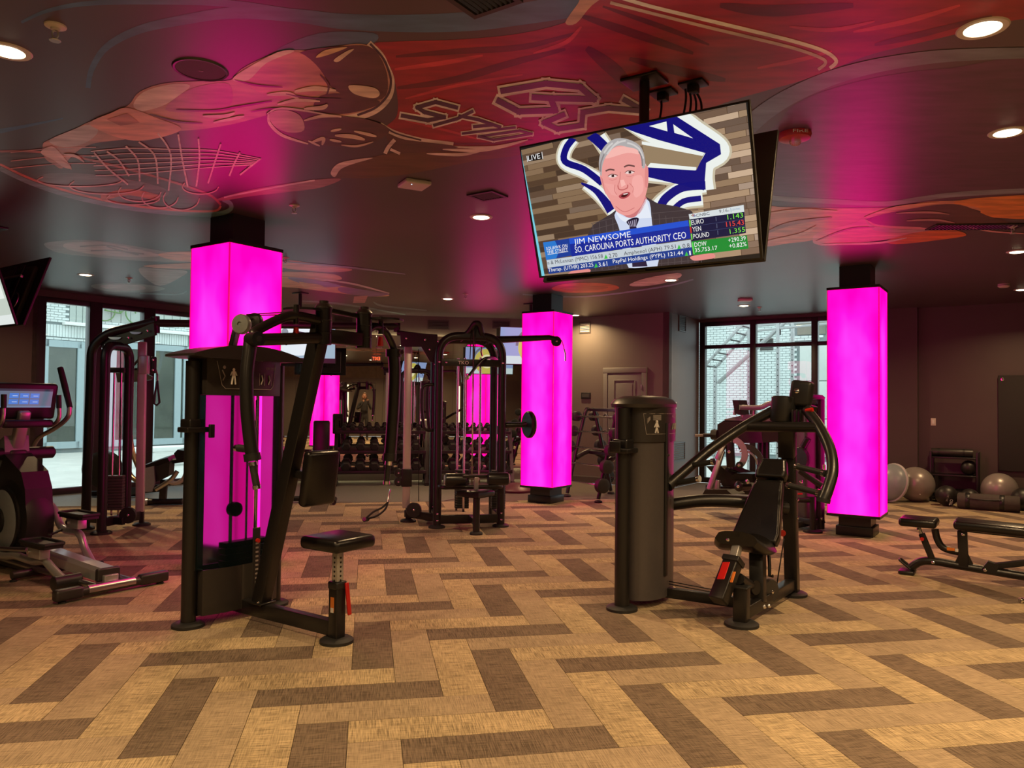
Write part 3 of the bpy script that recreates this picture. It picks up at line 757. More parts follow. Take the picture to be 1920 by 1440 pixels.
# ---------------------------------------------------------------- chest press machine (right foreground)
FB = Frame((1.005, 5.915), -TH)
def build_press():
    t = thing('chest_press_machine', 'chest press machine with tall reclined backrest and overhead press arms, front right', 'exercise machine', FB.o, -TH)
    W = lambda u, v, Y: FB.to(aty(u, v, Y))
    for y in (-0.33, 0.33):
        p = tube('tower_post', t, [(0, y, 0.03), (0, y, 1.47)], 0.055, n=18); P_('foot_pad', p, 'rubber', lambda b: foot(b, 0, y, 0.115))
    def oval(b, z0, z1, rx, ry, x0=0.02, n=40, y0=0.02, e=2.8):
        P = []
        for k in range(n):
            a = 2*PI*k/n; ca, sa = math.cos(a), math.sin(a)
            P.append((x0 + rx*math.copysign(abs(ca)**(2/e), ca), y0 + ry*math.copysign(abs(sa)**(2/e), sa), z0))
        b.prism(P, (0, 0, z1-z0), True)
    up = P_('upper_cover', t, 'plastic', lambda b: oval(b, 1.22, 1.475, 0.20, 0.30, e=2.3))
    P_('tower_shroud', t, 'shroud', lambda b: oval(b, 0.06, 1.218, 0.19, 0.285, e=2.3))
    def lid(b):
        rings = [(0.19, 0.355, 1.475), (0.195, 0.36, 1.50), (0.17, 0.33, 1.535), (0.12, 0.25, 1.558), (0.03, 0.08, 1.566)]; n = 40; vs = []; fs = []
        for rx, ry, z in rings:
            for k in range(n):
                a = 2*PI*k/n; ca, sa = math.cos(a), math.sin(a)
                vs.append((0.02 + rx*math.copysign(abs(ca)**0.75, ca), 0.0 + ry*math.copysign(abs(sa)**0.75, sa), z))
        for i in range(len(rings)-1):
            for k in range(n): fs.append((i*n+k, i*n+(k+1) % n, (i+1)*n+(k+1) % n, (i+1)*n+k))
        fs.append(list(range(n))[::-1]); fs.append([(len(rings)-1)*n+k for k in range(n)]); b.add(vs, fs, True)
    P_('tower_lid', t, 'plastic', lid)
    def on(ang, z, out=0.0, rx=0.20, ry=0.30, e=2.3):
        """point on the curved cover: ang degrees round from the front"""
        a = R(ang); ca, sa = math.cos(a), math.sin(a)
        return Vector((0.02 + (rx+out)*math.copysign(abs(ca)**(2/e), ca), 0.02 + (ry+out)*math.copysign(abs(sa)**(2/e), sa), z))
    s0_, s1_ = on(-8, 0.22, 0.004, 0.19, 0.285), on(-8, 1.40, 0.002)
    sl = bar('selector_slot', t, on(-8, 0.22, 0.0, 0.19, 0.285), on(-8, 1.36, 0.0), 0.05, 0.022, 'plastic_black', 0.006, up=(1, 0, 0)); cyl('slot_bolt', sl, on(-8, 1.12, 0.008), on(-8, 1.12, 0.016), 0.01, 'chrome')
    def pr(b):
        def ln(p, q, w_=0.002):
            for k in range(5): b.tube([on(p[0]+(q[0]-p[0])*k/5, p[1]+(q[1]-p[1])*k/5, 0.001), on(p[0]+(q[0]-p[0])*(k+1)/5, p[1]+(q[1]-p[1])*(k+1)/5, 0.001)], w_, 5)
        for p, q in zip([(-62, 1.43), (-56, 1.28), (28, 1.28), (36, 1.43), (-62, 1.43)], [(-56, 1.28), (28, 1.28), (36, 1.43), (-62, 1.43)]): ln(p, q)
        text_on(b, 'PRESS', on(4, 1.40, 0.003), on(18, 1.40, 0.003) - on(4, 1.40, 0.003), (0, 0, 0.018))
        for k in range(3): ln((6+k*7, 1.31), (10+k*7, 1.355), 0.004)
        for k in range(5): ln((-42, 1.385+k*0.008), (-24, 1.385+k*0.008), 0.003)
        for k in range(4): ln((-54, 1.36+k*0.010), (-48, 1.39+k*0.006), 0.003)
    P_('instruction_print', up, 'print', pr)
    def fig(b):
        b.sphere(on(-34, 1.372, 0.001), 0.011, 8, 6); b.tube([on(-34, 1.365, 0.001), on(-34, 1.33, 0.001)], 0.011, 6)
        for s in (-1, 1): b.tube([on(-34, 1.335, 0.001), on(-34 + s*3, 1.288, 0.001)], 0.006, 5); b.tube([on(-34+s*2, 1.357, 0.001), on(-34+s*5, 1.33, 0.001)], 0.004, 5)
    P_('figure_print', up, 'white', fig)
    box('phone_holder', t, (0.02, -0.33, 1.16), (0.13, 0.20, 0.035), ch=0.008); box('holder_clamp', t, (0.0, -0.33, 1.20), (0.12, 0.12, 0.09), ch=0.015); box('holder_lip', t, (-0.01, -0.44, 1.19), (0.09, 0.02, 0.08), ch=0.006)
    X = 0.88
    bar('tower_beam', t, (0.05, 0.02, 0.085), (X-0.03, 0.06, 0.085), 0.05, 0.075)
    for z in (0.15, 0.17): cyl('floor_cable', t, (0.1, 0.04, z), (X-0.2, 0.07, z-0.03), 0.004, 'cable', 6)
    bar('seat_beam', t, (X-0.03, -0.19, 0.09), (X+0.02, 0.86, 0.09), 0.075, 0.085)
    p = box('front_stub', t, (X-0.04, -0.21, 0.14), (0.095, 0.095, 0.24), ch=0.01); P_('foot_pad', p, 'rubber', lambda b: foot(b, X-0.04, -0.21, 0.115))
    box('stub_cap', t, (X-0.04, -0.21, 0.262), (0.11, 0.11, 0.016), 'plastic_black')
    p = bar('rear_upright', t, (X+0.02, 0.87, 0.03), (X+0.00, 0.80, 1.52), 0.085, 0.10, up=(1, 0, 0)); P_('foot_pad', p, 'rubber', lambda b: foot(b, X+0.02, 0.87, 0.115))
    bolts(p, [Vector((X+0.065, 0.84, z)) for z in (0.62, 0.76)], (1, 0, 0), 0.016)
    tube('mid_beam', t, curve([(0.10, 0.22, 0.71), (0.35, 0.38, 0.75), (0.62, 0.56, 0.74), (X, 0.78, 0.69)], 6), 0.050)
    bar('seat_leg', t, (X-0.02, 0.10, 0.10), (X-0.05, 0.18, 0.44), 0.09, 0.10, up=(1, 0, 0))
    # inclined seat post (open square tube) with sliding insert
    s0, s1 = W(1346, 1128, 5.18), W(1375, 1052, 5.32)
    sp = bar('seat_slide_tube', t, s0, s1, 0.112, 0.095, up=(0.2, 1, 0), ch=0.012)
    s2 = W(1383, 1022, 5.38); bar('seat_slider', t, s1, s2, 0.06, 0.05, 'silver', up=(0.2, 1, 0))
    d = (s1-s0).normalized(); bar('slide_collar', sp, s1 - d*0.02, s1 + d*0.02, 0.126, 0.108, 'plastic_black', up=(0.2, 1, 0))
    fr = Vector((0.05, -0.055, 0.01))
    q0, q1 = W(1351, 1086, 5.10), W(1362, 1054, 5.18)
    lb = bar('red_label', sp, q0, q1, 0.055, 0.006, 'red', up=(0.2, 1, 0)); lb['label'] = 'red label on the seat post'
    q0, q1 = W(1371, 1092, 5.16), W(1377, 1072, 5.2); bar('warning_sticker', sp, q0, q1, 0.022, 0.006, 'orange', up=(0.2, 1, 0))
    tube('slide_link', t, [W(1385, 1085, 5.3), W(1400, 1095, 5.42), W(1412, 1100, 5.52)], 0.04)
    # seat: upturned cup shape
    def seat(b):
        n = 9; rows = []
        c = Vector((X-0.10, 0.05, 0.475))
        vs = []; fs = []; m = 13
        for side in (0, 1):
            for i in range(n):
                s = i/(n-1); y = -0.20 + 0.42*s; zc = 0.10*(1-s)**3 + 0.04*s*s
                w_ = 0.15 + 0.06*math.sin(PI*s)
                for k in range(m):
                    u = -1 + 2*k/(m-1); x = u*w_; e = 0.035*u*u*(0.3+s)
                    z = zc - e + (0.05*math.sqrt(max(0, 1-u**4)) if side else -0.045*math.sqrt(max(0, 1-u**4)))
                    vs.append(c + Vector((x, y, z)))
        N = n*m
        for side in (0, 1):
            for i in range(n-1):
                for k in range(m-1):
                    a = side*N + i*m + k; fs.append((a, a+1, a+m+1, a+m) if side else (a, a+m, a+m+1, a+1))
        for k in range(m-1): fs.append((k, k+1, N+k+1, N+k)); a = (n-1)*m + k; fs.append((a, N+a, N+a+1, a+1))
        for i in range(n-1):
            a = i*m; fs.append((a, N+a, N+a+m, a+m)); a = i*m+m-1; fs.append((a, a+m, N+a+m, N+a))
        b.add(vs, fs, True)
    st = P_('seat_pad', t, 'vinyl', seat)
    bolts(st, [W(1365, 1012, 5.28)], (0, -1, 0.2), 0.012)
    # reclined back pad: tapered hexagon outline, long facet down the middle
    bt, tp = Vector((X-0.09, 0.27, 0.47)), Vector((X-0.05, 0.60, 1.03))
    up_ = (tp-bt).normalized(); sd = Vector((1, 0.02, 0)).normalized(); nr = sd.cross(up_); L = (tp-bt).length
    def slab(b, outline, th):
        fr_ = [bt + sd*x + up_*y for x, y in outline]
        ins = []; cx = sum(x for x, y in outline)/len(outline); cy = sum(y for x, y in outline)/len(outline)
        for x, y in outline:
            v = Vector((cx-x, cy-y)); v.normalize(); ins.append((x + v.x*0.02, y + v.y*0.02))
        n = len(outline); r0 = [p for p in fr_]; r1 = [p + nr*th for p in fr_]; r2 = [bt + sd*x + up_*y + nr*(th+0.015) for x, y in ins]; rb = [bt + sd*x + up_*y - nr*0.0 for x, y in ins]
        vs = rb + r0 + r1 + r2; fs = [list(range(n))[::-1], [3*n+i for i in range(n)]]
        for L_ in range(3):
            for i in range(n): fs.append((L_*n+i, L_*n+(i+1) % n, (L_+1)*n+(i+1) % n, (L_+1)*n+i))
        b.add(vs, fs, False)
    ol = [(-0.13, 0.0), (0.16, 0.0), (0.17, 0.06), (0.12, 0.42), (0.11, L*0.78), (-0.09, L*0.78), (-0.11, 0.42), (-0.17, 0.06)]
    mb = MB(); slab(mb, ol, 0.06); bp = mb.build('back_pad', M['vinyl'], t, 0.008)
    mb = MB(); slab(mb, [(-0.10, L*0.80), (0.12, L*0.80), (0.125, L*0.88), (0.10, L+0.03), (-0.08, L+0.03), (-0.105, L*0.88)], 0.075); mb.build('head_pad', M['vinyl'], t, 0.008)
    for off in (0.0, 0.014): tube('piping', bp, [bt + sd*(x) + up_*y + nr*(0.068-off*0.2) for x, y in ((0.15-off, 0.02), (0.162-off, 0.07), (0.115-off, 0.42), (0.105-off, L*0.77))], 0.004, 'stitch', 6)
    bar('back_frame', t, bt - nr*0.04 + up_*0.02, tp - nr*0.03, 0.08, 0.05, up=(1, 0, 0))
    bar('back_strut', t, tp - nr*0.03 - up_*0.1, (X, 0.80, 0.95), 0.06, 0.05, up=(1, 0, 0))
    cyl('adjust_knob', t, W(1462, 998, 5.9), W(1468, 1000, 5.85), 0.024, 'red')
    tube('seat_release', t, [W(1441, 1035, 5.65), W(1443, 1060, 5.6), W(1443, 1080, 5.6), W(1449, 1080, 5.58)], 0.012)
    cyl('drive_cable', t, W(1470, 1010, 5.9), W(1456, 1100, 5.8), 0.005, 'cable', 6)
    d0 = W(1441, 1108, 5.66); P_('floor_pulley', t, 'grey_disc', lambda b: b.lathe([(0.01, -0.03), (0.085, -0.026), (0.092, -0.01), (0.092, 0.01), (0.085, 0.026), (0.02, 0.03), (0.0, 0.03)], d0, (1, -0.35, 0), 26)); bolts(t, [d0 + Vector((0.03, -0.01, 0))], (1, -0.35, 0), 0.014)
    cyl('link_pivot', t, W(1405, 1100, 5.5), W(1418, 1102, 5.45), 0.05)
    bolts(t, [W(1433, 1138, 5.4), W(1442, 1136, 5.42)], (0.6, -0.8, 0.2), 0.013)
    # head assembly
    hb = W(1469, 768, 6.0)
    P_('pivot_drum', t, 'plastic_black', lambda b: b.lathe([(0.05, -0.11), (0.085, -0.105), (0.095, -0.09), (0.095, 0.09), (0.085, 0.10), (0.0, 0.102)], hb, (0.05, 0.1, 1), 28))
    bar('head_neck', t, (X, 0.80, 1.10), hb + Vector((0.02, 0.02, -0.05)), 0.11, 0.12, up=(1, 0, 0))
    cw_ = W(1503, 738, 5.95)
    P_('counterweight', t, 'plastic_black', lambda b: b.box(cw_, (0.16, 0.12, 0.20), Matrix.Rotation(R(8), 3, 'Y'), 0.028)); bolts(t, [W(1494, 733, 5.86)], (0.1, -1, 0.2), 0.02)
    tube('head_bracket', t, [hb + Vector((0.04, 0, 0.06)), W(1497, 752, 5.95), cw_ + Vector((0, 0, -0.05))], 0.03)
    bar('head_arm', t, W(1495, 760, 5.98), W(1528, 770, 5.85), 0.06, 0.06)
    for u in (1488, 1496, 1503): bar('head_plate', t, W(u, 768, 5.9), W(u, 792, 5.9), 0.012, 0.10, up=(0, 1, 0))
    cyl('red_stop', t, W(1511, 770, 5.82), W(1524, 768, 5.78), 0.016, 'red')
    # yoke
    yL, yR = W(1396, 800, 6.13), W(1536, 801, 5.72)
    cyl('yoke_bar', t, yL, yR, 0.040)
    la = tube('press_arm', t, fillet([W(1450, 770, 6.05), W(1394, 800, 6.13), W(1331, 843, 6.02), W(1255, 908, 5.82)], 0.12), 0.040, n=16)
    e = W(1255, 908, 5.82); d = (e - W(1331, 843, 6.02)).normalized(); P_('arm_end_cap', la, 'plastic_black', lambda b: b.cyl(e - d*0.005, e + d*0.022, 0.047))
    ra_ = tube('press_arm', t, curve([W(1512, 768, 5.85), W(1536, 800, 5.72), W(1556, 842, 5.55), W(1561, 882, 5.42), W(1552, 918, 5.35), W(1544, 938, 5.33)], 6), 0.040, n=16)
    P_('arm_end_cap', ra_, 'plastic_black', lambda b: b.cyl(W(1545, 934, 5.33), W(1543, 942, 5.33), 0.047))
    for (u0, v0, Ya, u1, v1, Yb) in ((1293, 873, 5.92, 1336, 866, 5.80), (1266, 906, 5.84, 1309, 898, 5.70), (1495, 875, 5.62, 1544, 887, 5.42), (1479, 910, 5.55, 1534, 924, 5.36)):
        a, b2 = W(u0, v0, Ya), W(u1, v1, Yb); d = (b2-a).normalized()
        g = cyl('hand_grip', t, a, b2, 0.021, 'rubber'); cyl('grip_end', g, a - d*0.012, a + d*0.008, 0.026, 'chrome'); cyl('grip_end', g, b2 - d*0.008, b2 + d*0.014, 0.026, 'chrome')
    return t
M['shroud'] = mat('grey tower shroud', (0.075, 0.066, 0.066), 0.35, noise=0.1, nscale=40)
M['grey_disc'] = mat('grey pulley disc', (0.05, 0.047, 0.044), 0.4, noise=0.15)
build_press()

# ---------------------------------------------------------------- cable crossover with lat pulldown (centre and left, one steel frame)
FC = Frame((-0.50, 9.27), PH)
def build_gym():
    t = thing('cable_crossover_gym', 'cable crossover frame with arched left tower and central lat pulldown tower', 'exercise machine', FC.o, PH)
    W = lambda u, v, Y: FC.to(aty(u, v, Y))
    h = 0.385
    for y, nm in ((0.0, 'front_arch'), (0.62, 'rear_arch')):
        f = tube(nm, t, fillet([(-h, y, 0.03), (-h, y, 2.30), (h, y, 2.30), (h, y, 0.03)], 0.26, 9), 0.050, n=16)
        for s in (-1, 1): P_('foot_pad', f, 'rubber', lambda b: foot(b, s*h, y, 0.10)); 
        bolts(f, [(s*h, y-0.052, z) for s in (-1, 1) for z in (0.09, 0.17, 1.98)], (0, -1, 0), 0.012)
    for s in (-1, 1): bar('side_rail', t, (s*h, 0.02, 0.10), (s*h, 0.60, 0.10), 0.05, 0.09); bar('top_rail', t, (s*h*0.7, 0.02, 2.27), (s*h*0.7, 0.60, 2.27), 0.05, 0.06)
    bar('base_cross', t, (-h, 0.0, 0.10), (h, 0.0, 0.10), 0.06, 0.10)
    pl = box('maker_plate', t, (0.0, -0.03, 1.975), (0.72, 0.03, 0.085)); mb = MB(); text_on(mb, 'TKO', (-0.16, -0.0465, 1.955), (0.13, 0, 0), (0, 0, 0.04)); mb.build('maker_lettering', M['white'], pl)
    bolts(pl, [(0.10, -0.046, 1.975), (-0.30, -0.046, 1.975)], (0, -1, 0), 0.012)
    # guide rods, cables and weight stacks
    for u, Y in ((857.5, 9.6), (870.5, 9.5), (899.5, 9.4), (935.5, 9.5)):
        a = W(u, 800, Y); cyl('guide_rod', t, (a.x, a.y, 0.15), (a.x, a.y, 2.05), 0.014, 'chrome', 10)
    a = W(886, 800, 9.2); cyl('lat_cable', t, (a.x, a.y, 0.45), (a.x, a.y, 2.42), 0.010, 'chrome', 8)
    for u, Y in ((866, 9.65), (934, 9.65)):
        a = W(u, 900, Y)
        def f(b):
            for k in range(16): b.box((a.x, a.y, 0.19+k*0.030), (0.17, 0.11, 0.026), ch=0.003)
        o = P_('weight_plate', t, 'plastic_black', f); o['kind'] = 'stuff'
    # top pulley hood and lat bar
    tube('pulley_hood', t, curve([(-0.14, 0.05, 2.26), (-0.04, -0.02, 2.34), (0.02, -0.06, 2.43), (0.05, -0.08, 2.45), (0.09, -0.08, 2.43), (0.12, -0.04, 2.34), (0.15, 0.05, 2.26)], 5), 0.036)
    P_('hood_cheek', t, 'frame', lambda b: b.prism([(-0.20, -0.05, 2.28), (0.0, -0.05, 2.36), (0.03, -0.05, 2.43), (0.09, -0.05, 2.43), (0.16, -0.05, 2.28)], (0, 0.02, 0)))
    for x0, x1 in ((-0.045, -0.05), (0.01, 0.0), (0.07, 0.17)): cyl('hood_cable', t, (x0+0.04, -0.07, 2.40), (x1+0.03, -0.07, 2.02 if x1 < 0.1 else 2.18), 0.006, 'cable', 6)
    sn = tube('snap_hook', t, [W(903, 650, 9.2), W(902, 660, 9.2), W(904, 668, 9.2)], 0.010, 'chrome', 8)
    lb = tube('lat_bar', t, curve([W(877, 708, 8.75), W(886, 696, 8.9), W(899, 680, 9.1), W(908, 673, 9.2), W(918, 671, 9.35), W(929, 673, 9.6), W(934, 680, 9.9)], 5), 0.018)
    cyl('bar_tip', lb, W(876, 709.5, 8.74), W(878, 706, 8.77), 0.021, 'silver')
    # thigh rollers and seat
    for s, (u0, u1) in ((-1, (834, 873)), (1, (914, 954))):
        r_ = P_('thigh_roller', t, 'vinyl', lambda b: b.lathe([(0.05, 0), (0.074, 0.012), (0.076, 0.03), (0.076, 0.21), (0.074, 0.235), (0.05, 0.247)], W(u0, 900 - (s+1), 8.85), (1, 0.18*0, 0), 24))
        c = W(u0 if s < 0 else u1, 900 - (s+1), 8.85); P_('roller_cap', r_, 'silver', lambda b: b.lathe([(0.0, -0.006), (0.055, -0.004), (0.06, 0.004), (0.05, 0.01)], c, (s, 0, 0), 20))
    c = W(893, 893, 8.87); bar('roller_arm', t, c + Vector((-0.16, 0, 0)), c + Vector((0.16, 0, 0)), 0.05, 0.035); bar('roller_post', t, W(892, 935, 8.95), c, 0.05, 0.06, 'silver', up=(0, 1, 0))
    tube('foot_bar', t, fillet([(-h+0.02, -0.02, 0.50), (-h+0.02, -0.18, 0.50), (h-0.02, -0.18, 0.50), (h-0.02, -0.02, 0.50)], 0.08), 0.026)
    sx = W(892, 1002, 8.80).x; sy = FC.to(onz(892, 1002)).y
    p = cyl('seat_post', t, (sx, sy, 0.02), (sx, sy, 0.42), 0.040); P_('foot_pad', p, 'rubber', lambda b: foot(b, sx, sy, 0.075)); bar('seat_beam', t, (sx, sy, 0.13), (sx, 0.0, 0.11), 0.05, 0.07)
    def tri(b):
        pts = fillet([(sx, sy-0.16, 0), (sx+0.24, sy+0.10, 0), (sx+0.20, sy+0.19, 0), (sx-0.20, sy+0.19, 0), (sx-0.24, sy+0.10, 0), (sx, sy-0.16, 0)], 0.07, 4)[:-1]; n = len(pts)
        cx, cy = sx, sy+0.05; vs = []; fs = []
        for k, z in ((0.86, 0.42), (0.98, 0.432), (1.0, 0.455), (0.98, 0.478), (0.86, 0.492), (0.3, 0.497)):
            for p_ in pts: vs.append((cx + (p_.x-cx)*k, cy + (p_.y-cy)*k, z))
        for i in range(5):
            for k in range(n): fs.append((i*n+k, i*n+(k+1) % n, (i+1)*n+(k+1) % n, (i+1)*n+k))
        fs.append(list(range(n))[::-1]); fs.append([5*n+k for k in range(n)]); b.add(vs, fs, True)
    P_('seat_pad', t, 'vinyl', tri)
    # right boom with end pulley and clip
    pr_ = W(1043, 640, 9.6)
    tube('right_boom', t, [(h*0.6, 0.25, 2.28), W(960, 636, 9.6), W(1030, 633, 9.6), pr_ + Vector((0, 0, 0.03))], 0.034, rs=[0.045, 0.042, 0.034, 0.03])
    d = P_('boom_pulley', t, 'plastic_black', lambda b: b.lathe([(0.01, -0.02), (0.062, -0.018), (0.066, 0), (0.062, 0.018), (0.01, 0.02)], pr_, (0.1, 1, 0), 22)); bolts(d, [pr_ + Vector((0, -0.022, 0))], (0, -1, 0), 0.012)
    tube('boom_cable', t, [W(1053, 638, 9.6), W(1057, 650, 9.6), W(1059, 662, 9.6)], 0.005, 'chrome', 6); tube('snap_hook', t, [W(1058, 655, 9.58), W(1060, 664, 9.58), W(1060, 677, 9.58)], 0.009, 'chrome', 8)
    # padded arm on the right
    tube('pad_arm', t, [(h, 0.15, 1.22), W(975, 797, 9.5), W(992, 794, 9.45)], 0.034)
    P_('round_pad', t, 'vinyl', lambda b: b.lathe([(0.03, -0.035), (0.15, -0.033), (0.168, -0.015), (0.168, 0.015), (0.15, 0.033), (0.03, 0.035)], W(992, 796, 9.45), (1, 0.25, 0), 28))
    # D handles on the left of the tower
    for k, (u, dy) in enumerate(((792, 0.0), (802, 0.2))):
        tube('dip_handle', t, fillet([W(816, 721, 9.35+dy), W(u, 721, 9.3+dy), W(u-2, 760, 9.3+dy), W(u+3, 807, 9.3+dy), W(816, 807, 9.35+dy)], 0.10), 0.020)
    # left side: pulley column with carriage
    cx = FC.to(onz(761, 978)); cb = cx.x
    p = box('pulley_column', t, (cb, cx.y, 1.20), (0.095, 0.06, 2.06), 'white_tube', 0.01); p['label'] = 'pale brushed aluminium upright'
    P_('foot_pad', p, 'rubber', lambda b: foot(b, cb+0.03, cx.y, 0.10)); box('column_foot', t, (cb+0.03, cx.y, 0.09), (0.07, 0.05, 0.16))
    bar('outrigger', t, (cb, cx.y+0.03, 0.10), (-h, cx.y*0.2+0.05, 0.10), 0.06, 0.09)
    cq = W(748, 905, 9.45); cr = box('carriage', t, (cb, cx.y-0.01, 0.55), (0.13, 0.09, 0.22), 'frame', 0.008)
    for z in (-0.05, 0.06): P_('carriage_pulley', cr, 'plastic_black', lambda b: b.lathe([(0.01, -0.025), (0.052, -0.022), (0.056, 0), (0.052, 0.022), (0.01, 0.025)], (cb-0.10, cx.y-0.02, 0.55+z), (0, 1, 0), 20))
    bolts(cr, [(cb-0.10, cx.y-0.05, 0.55+z) for z in (-0.05, 0.06)], (0, -1, 0), 0.012)
    cyl('column_cable', t, W(785, 655, 9.6), W(785, 940, 9.6), 0.005, 'cable', 6); cyl('column_cable', t, W(754, 655, 9.38), W(742, 890, 9.40), 0.004, 'cable', 6)
    P_('floor_pulley', t, 'plastic_black', lambda b: b.lathe([(0.01, -0.025), (0.09, -0.022), (0.095, 0), (0.09, 0.022), (0.01, 0.025)], W(776, 956, 9.5), (0.1, 1, 0), 22)); bolts(t, [W(776, 956, 9.42)], (0, -1, 0), 0.014)
    tube('clip_chain', t, [W(732, 918, 9.35), W(729, 928, 9.32), W(727, 942, 9.3)], 0.010, 'chrome', 8)
    hs = P_('strap_handle', t, 'rubber', lambda b: (b.tube(curve([W(727, 942, 9.3), W(722, 955, 9.26), W(707, 967, 9.22), W(688, 973, 9.20)], 5), 0.012, 8), b.tube(curve([W(727, 942, 9.3), W(716, 952, 9.22), W(700, 960, 9.16), W(684, 974, 9.12)], 5), 0.012, 8)))
    cyl('handle_grip', hs, W(683, 974, 9.10), W(689, 973.5, 9.22), 0.026, 'rubber'); cyl('grip_end', hs, W(683, 973, 9.08), W(683.5, 973, 9.10), 0.022, 'chrome')
    # gusset bracket joining the beam and the tower
    pts = [(750, 622), (820, 627), (822, 682), (806, 678), (796, 660), (790, 650), (752, 650)]
    g = P_('gusset_plate', t, 'frame', lambda b: b.prism([W(u, v, 9.42) for u, v in pts], (0, 0.03, 0))); bolts(g, [W(u, v, 9.40) for u, v in ((762, 634), (797, 637), (806, 655), (822, 640))], (0, -1, 0), 0.014)
    # crossover beam to the left tower
    bl, br = W(294, 606, 8.9), W(750, 612, 9.55)
    cyl('crossover_beam', t, bl, br, 0.045); P_('beam_spike', t, 'frame', lambda b: b.prism([W(738, 622, 9.5), W(740, 600, 9.5), W(744, 598, 9.5), W(750, 622, 9.5)], (0, 0.03, 0)))
    tube('left_top_bar', t, [W(745, 624, 9.5), W(820, 634, 9.5)], 0.034)
    # pull-up grips under the beam
    tube('pull_up_grip', t, [W(560, 625, 9.2), W(548, 640, 9.0), W(536, 645, 8.9)], 0.016)
    # ---- left tower
    Lw = lambda u, v, Y: W(u, v, Y)
    f1 = FC.to(onz(190, 1001)); f2 = Lw(236, 968, 9.05); f2.z = 0.03
    ztop = 2.10
    def arch(a, b2, zt, rr, k=9): return fillet([Vector((a.x, a.y, 0.03)), Vector((a.x, a.y, zt)), Vector((b2.x, b2.y, zt)), Vector((b2.x, b2.y, 0.10))], rr, k)
    a_ = tube('left_arch', t, arch(f1, f2, ztop, 0.17), 0.052, n=16); P_('foot_pad', a_, 'rubber', lambda b: foot(b, f1.x, f1.y, 0.11))
    f3 = FC.to(onz(160, 992)); f4 = Lw(285, 608, 8.85)
    b_ = tube('left_post', t, fillet([Vector((f3.x, f3.y, 0.03)), Lw(172, 650, 8.8), Lw(200, 625, 8.82), Lw(292, 603, 8.88)], 0.14, 7), 0.050, n=16); P_('foot_pad', b_, 'rubber', lambda b: foot(b, f3.x, f3.y, 0.10))
    gp = [(188, 640), (200, 628), (288, 606), (290, 628), (205, 655), (192, 656)]
    gpl = P_('perforated_plate', t, 'frame', lambda b: b.prism([Lw(u, v, 8.83) for u, v in gp], (0.02, 0.02, 0)))
    def holes(b):
        for u, v, w_ in ((215, 632, 11), (254, 622, 10)):
            c = Lw(u, v, 8.80); pts = [c + Vector((w_*0.0062*math.cos(R(a)), 0, 0.030*math.sin(R(a)))) for a in range(180, 361, 20)]; b.prism(pts, (0, 0.004, 0))
    P_('plate_opening', gpl, 'steel', holes); bolts(gpl, [Lw(u, v, 8.79) for u, v in ((197, 647), (219, 642), (240, 633), (276, 620))], (0, -1, 0), 0.014)
    tube('beam_flange', t, [Lw(291, 594, 8.9), Lw(295, 625, 8.9)], 0.05, rs=[0.05, 0.03])
    c0 = FC.to(onz(262, 985)); zt = Lw(268, 638, 8.9).z
    p = P_('left_pulley_column', t, 'white_tube', lambda b: b.bar(Vector((c0.x, c0.y, 0.16)), Vector((c0.x-0.02, c0.y+0.02, zt)), 0.095, 0.06, (0, 1, 0), 0.01)); p['label'] = 'pale brushed aluminium upright'
    box('column_foot', t, (c0.x+0.02, c0.y, 0.09), (0.05, 0.05, 0.16)); P_('foot_pad', p, 'rubber', lambda b: foot(b, c0.x+0.02, c0.y, 0.10))
    cz2 = Lw(270, 682, 8.85).z; car = box('left_carriage', t, (c0.x+0.01, c0.y-0.01, cz2), (0.11, 0.08, 0.22), 'silver', 0.01)
    pc = box('pulley_cheek', car, (c0.x+0.12, c0.y-0.02, cz2), (0.07, 0.04, 0.20), 'plastic_black', 0.02); bolts(pc, [(c0.x+0.12, c0.y-0.045, cz2+z) for z in (-0.06, 0.06)], (0, -1, 0), 0.015)
    tube('clip_chain', t, [Lw(293, 695, 8.8), Lw(295, 703, 8.78), Lw(295, 715, 8.76)], 0.010, 'chrome', 8)
    P_('left_strap_handle', t, 'rubber', lambda b: b.tube([Lw(295, 714, 8.76), Lw(291, 735, 8.74), Lw(289, 757, 8.72), Lw(294, 760, 8.72), Lw(299, 755, 8.72), Lw(297, 735, 8.74), Lw(295, 714, 8.76)], 0.012, 8))
    bar('left_base', t, Vector((f1.x, f1.y+0.05, 0.12)), Vector((c0.x, c0.y, 0.12)), 0.06, 0.10); bar('left_base_cross', t, Vector((f3.x, f3.y, 0.12)), Vector((f1.x+0.2, f1.y+0.1, 0.12)), 0.05, 0.08)
    P_('left_floor_pulley', t, 'plastic_black', lambda b: b.lathe([(0.01, -0.025), (0.09, -0.022), (0.095, 0), (0.09, 0.022), (0.01, 0.025)], Lw(240, 966, 8.72), (0.1, 1, 0), 22)); bolts(t, [Lw(240, 966, 8.68)], (0, -1, 0), 0.014)
    for u in (210, 223):
        a = Lw(u, 900, 8.85); cyl('left_guide_rod', t, (a.x, a.y, 0.16), (a.x, a.y, 1.86), 0.012, 'chrome', 10)
    a = Lw(217, 694, 8.82); box('top_plate', t, (a.x, a.y, a.z), (0.20, 0.05, 0.06)); a = Lw(217, 925, 8.85)
    def f(b):
        for k in range(12): b.box((a.x, a.y, 0.24+k*0.033), (0.17, 0.11, 0.029), ch=0.003)
    o = P_('left_weight_plate', t, 'grey_disc', f); o['kind'] = 'stuff'
    cyl('left_cable', t, Lw(226, 655, 8.8), Lw(226, 880, 8.8), 0.005, 'cable', 6)
    return t
build_gym()

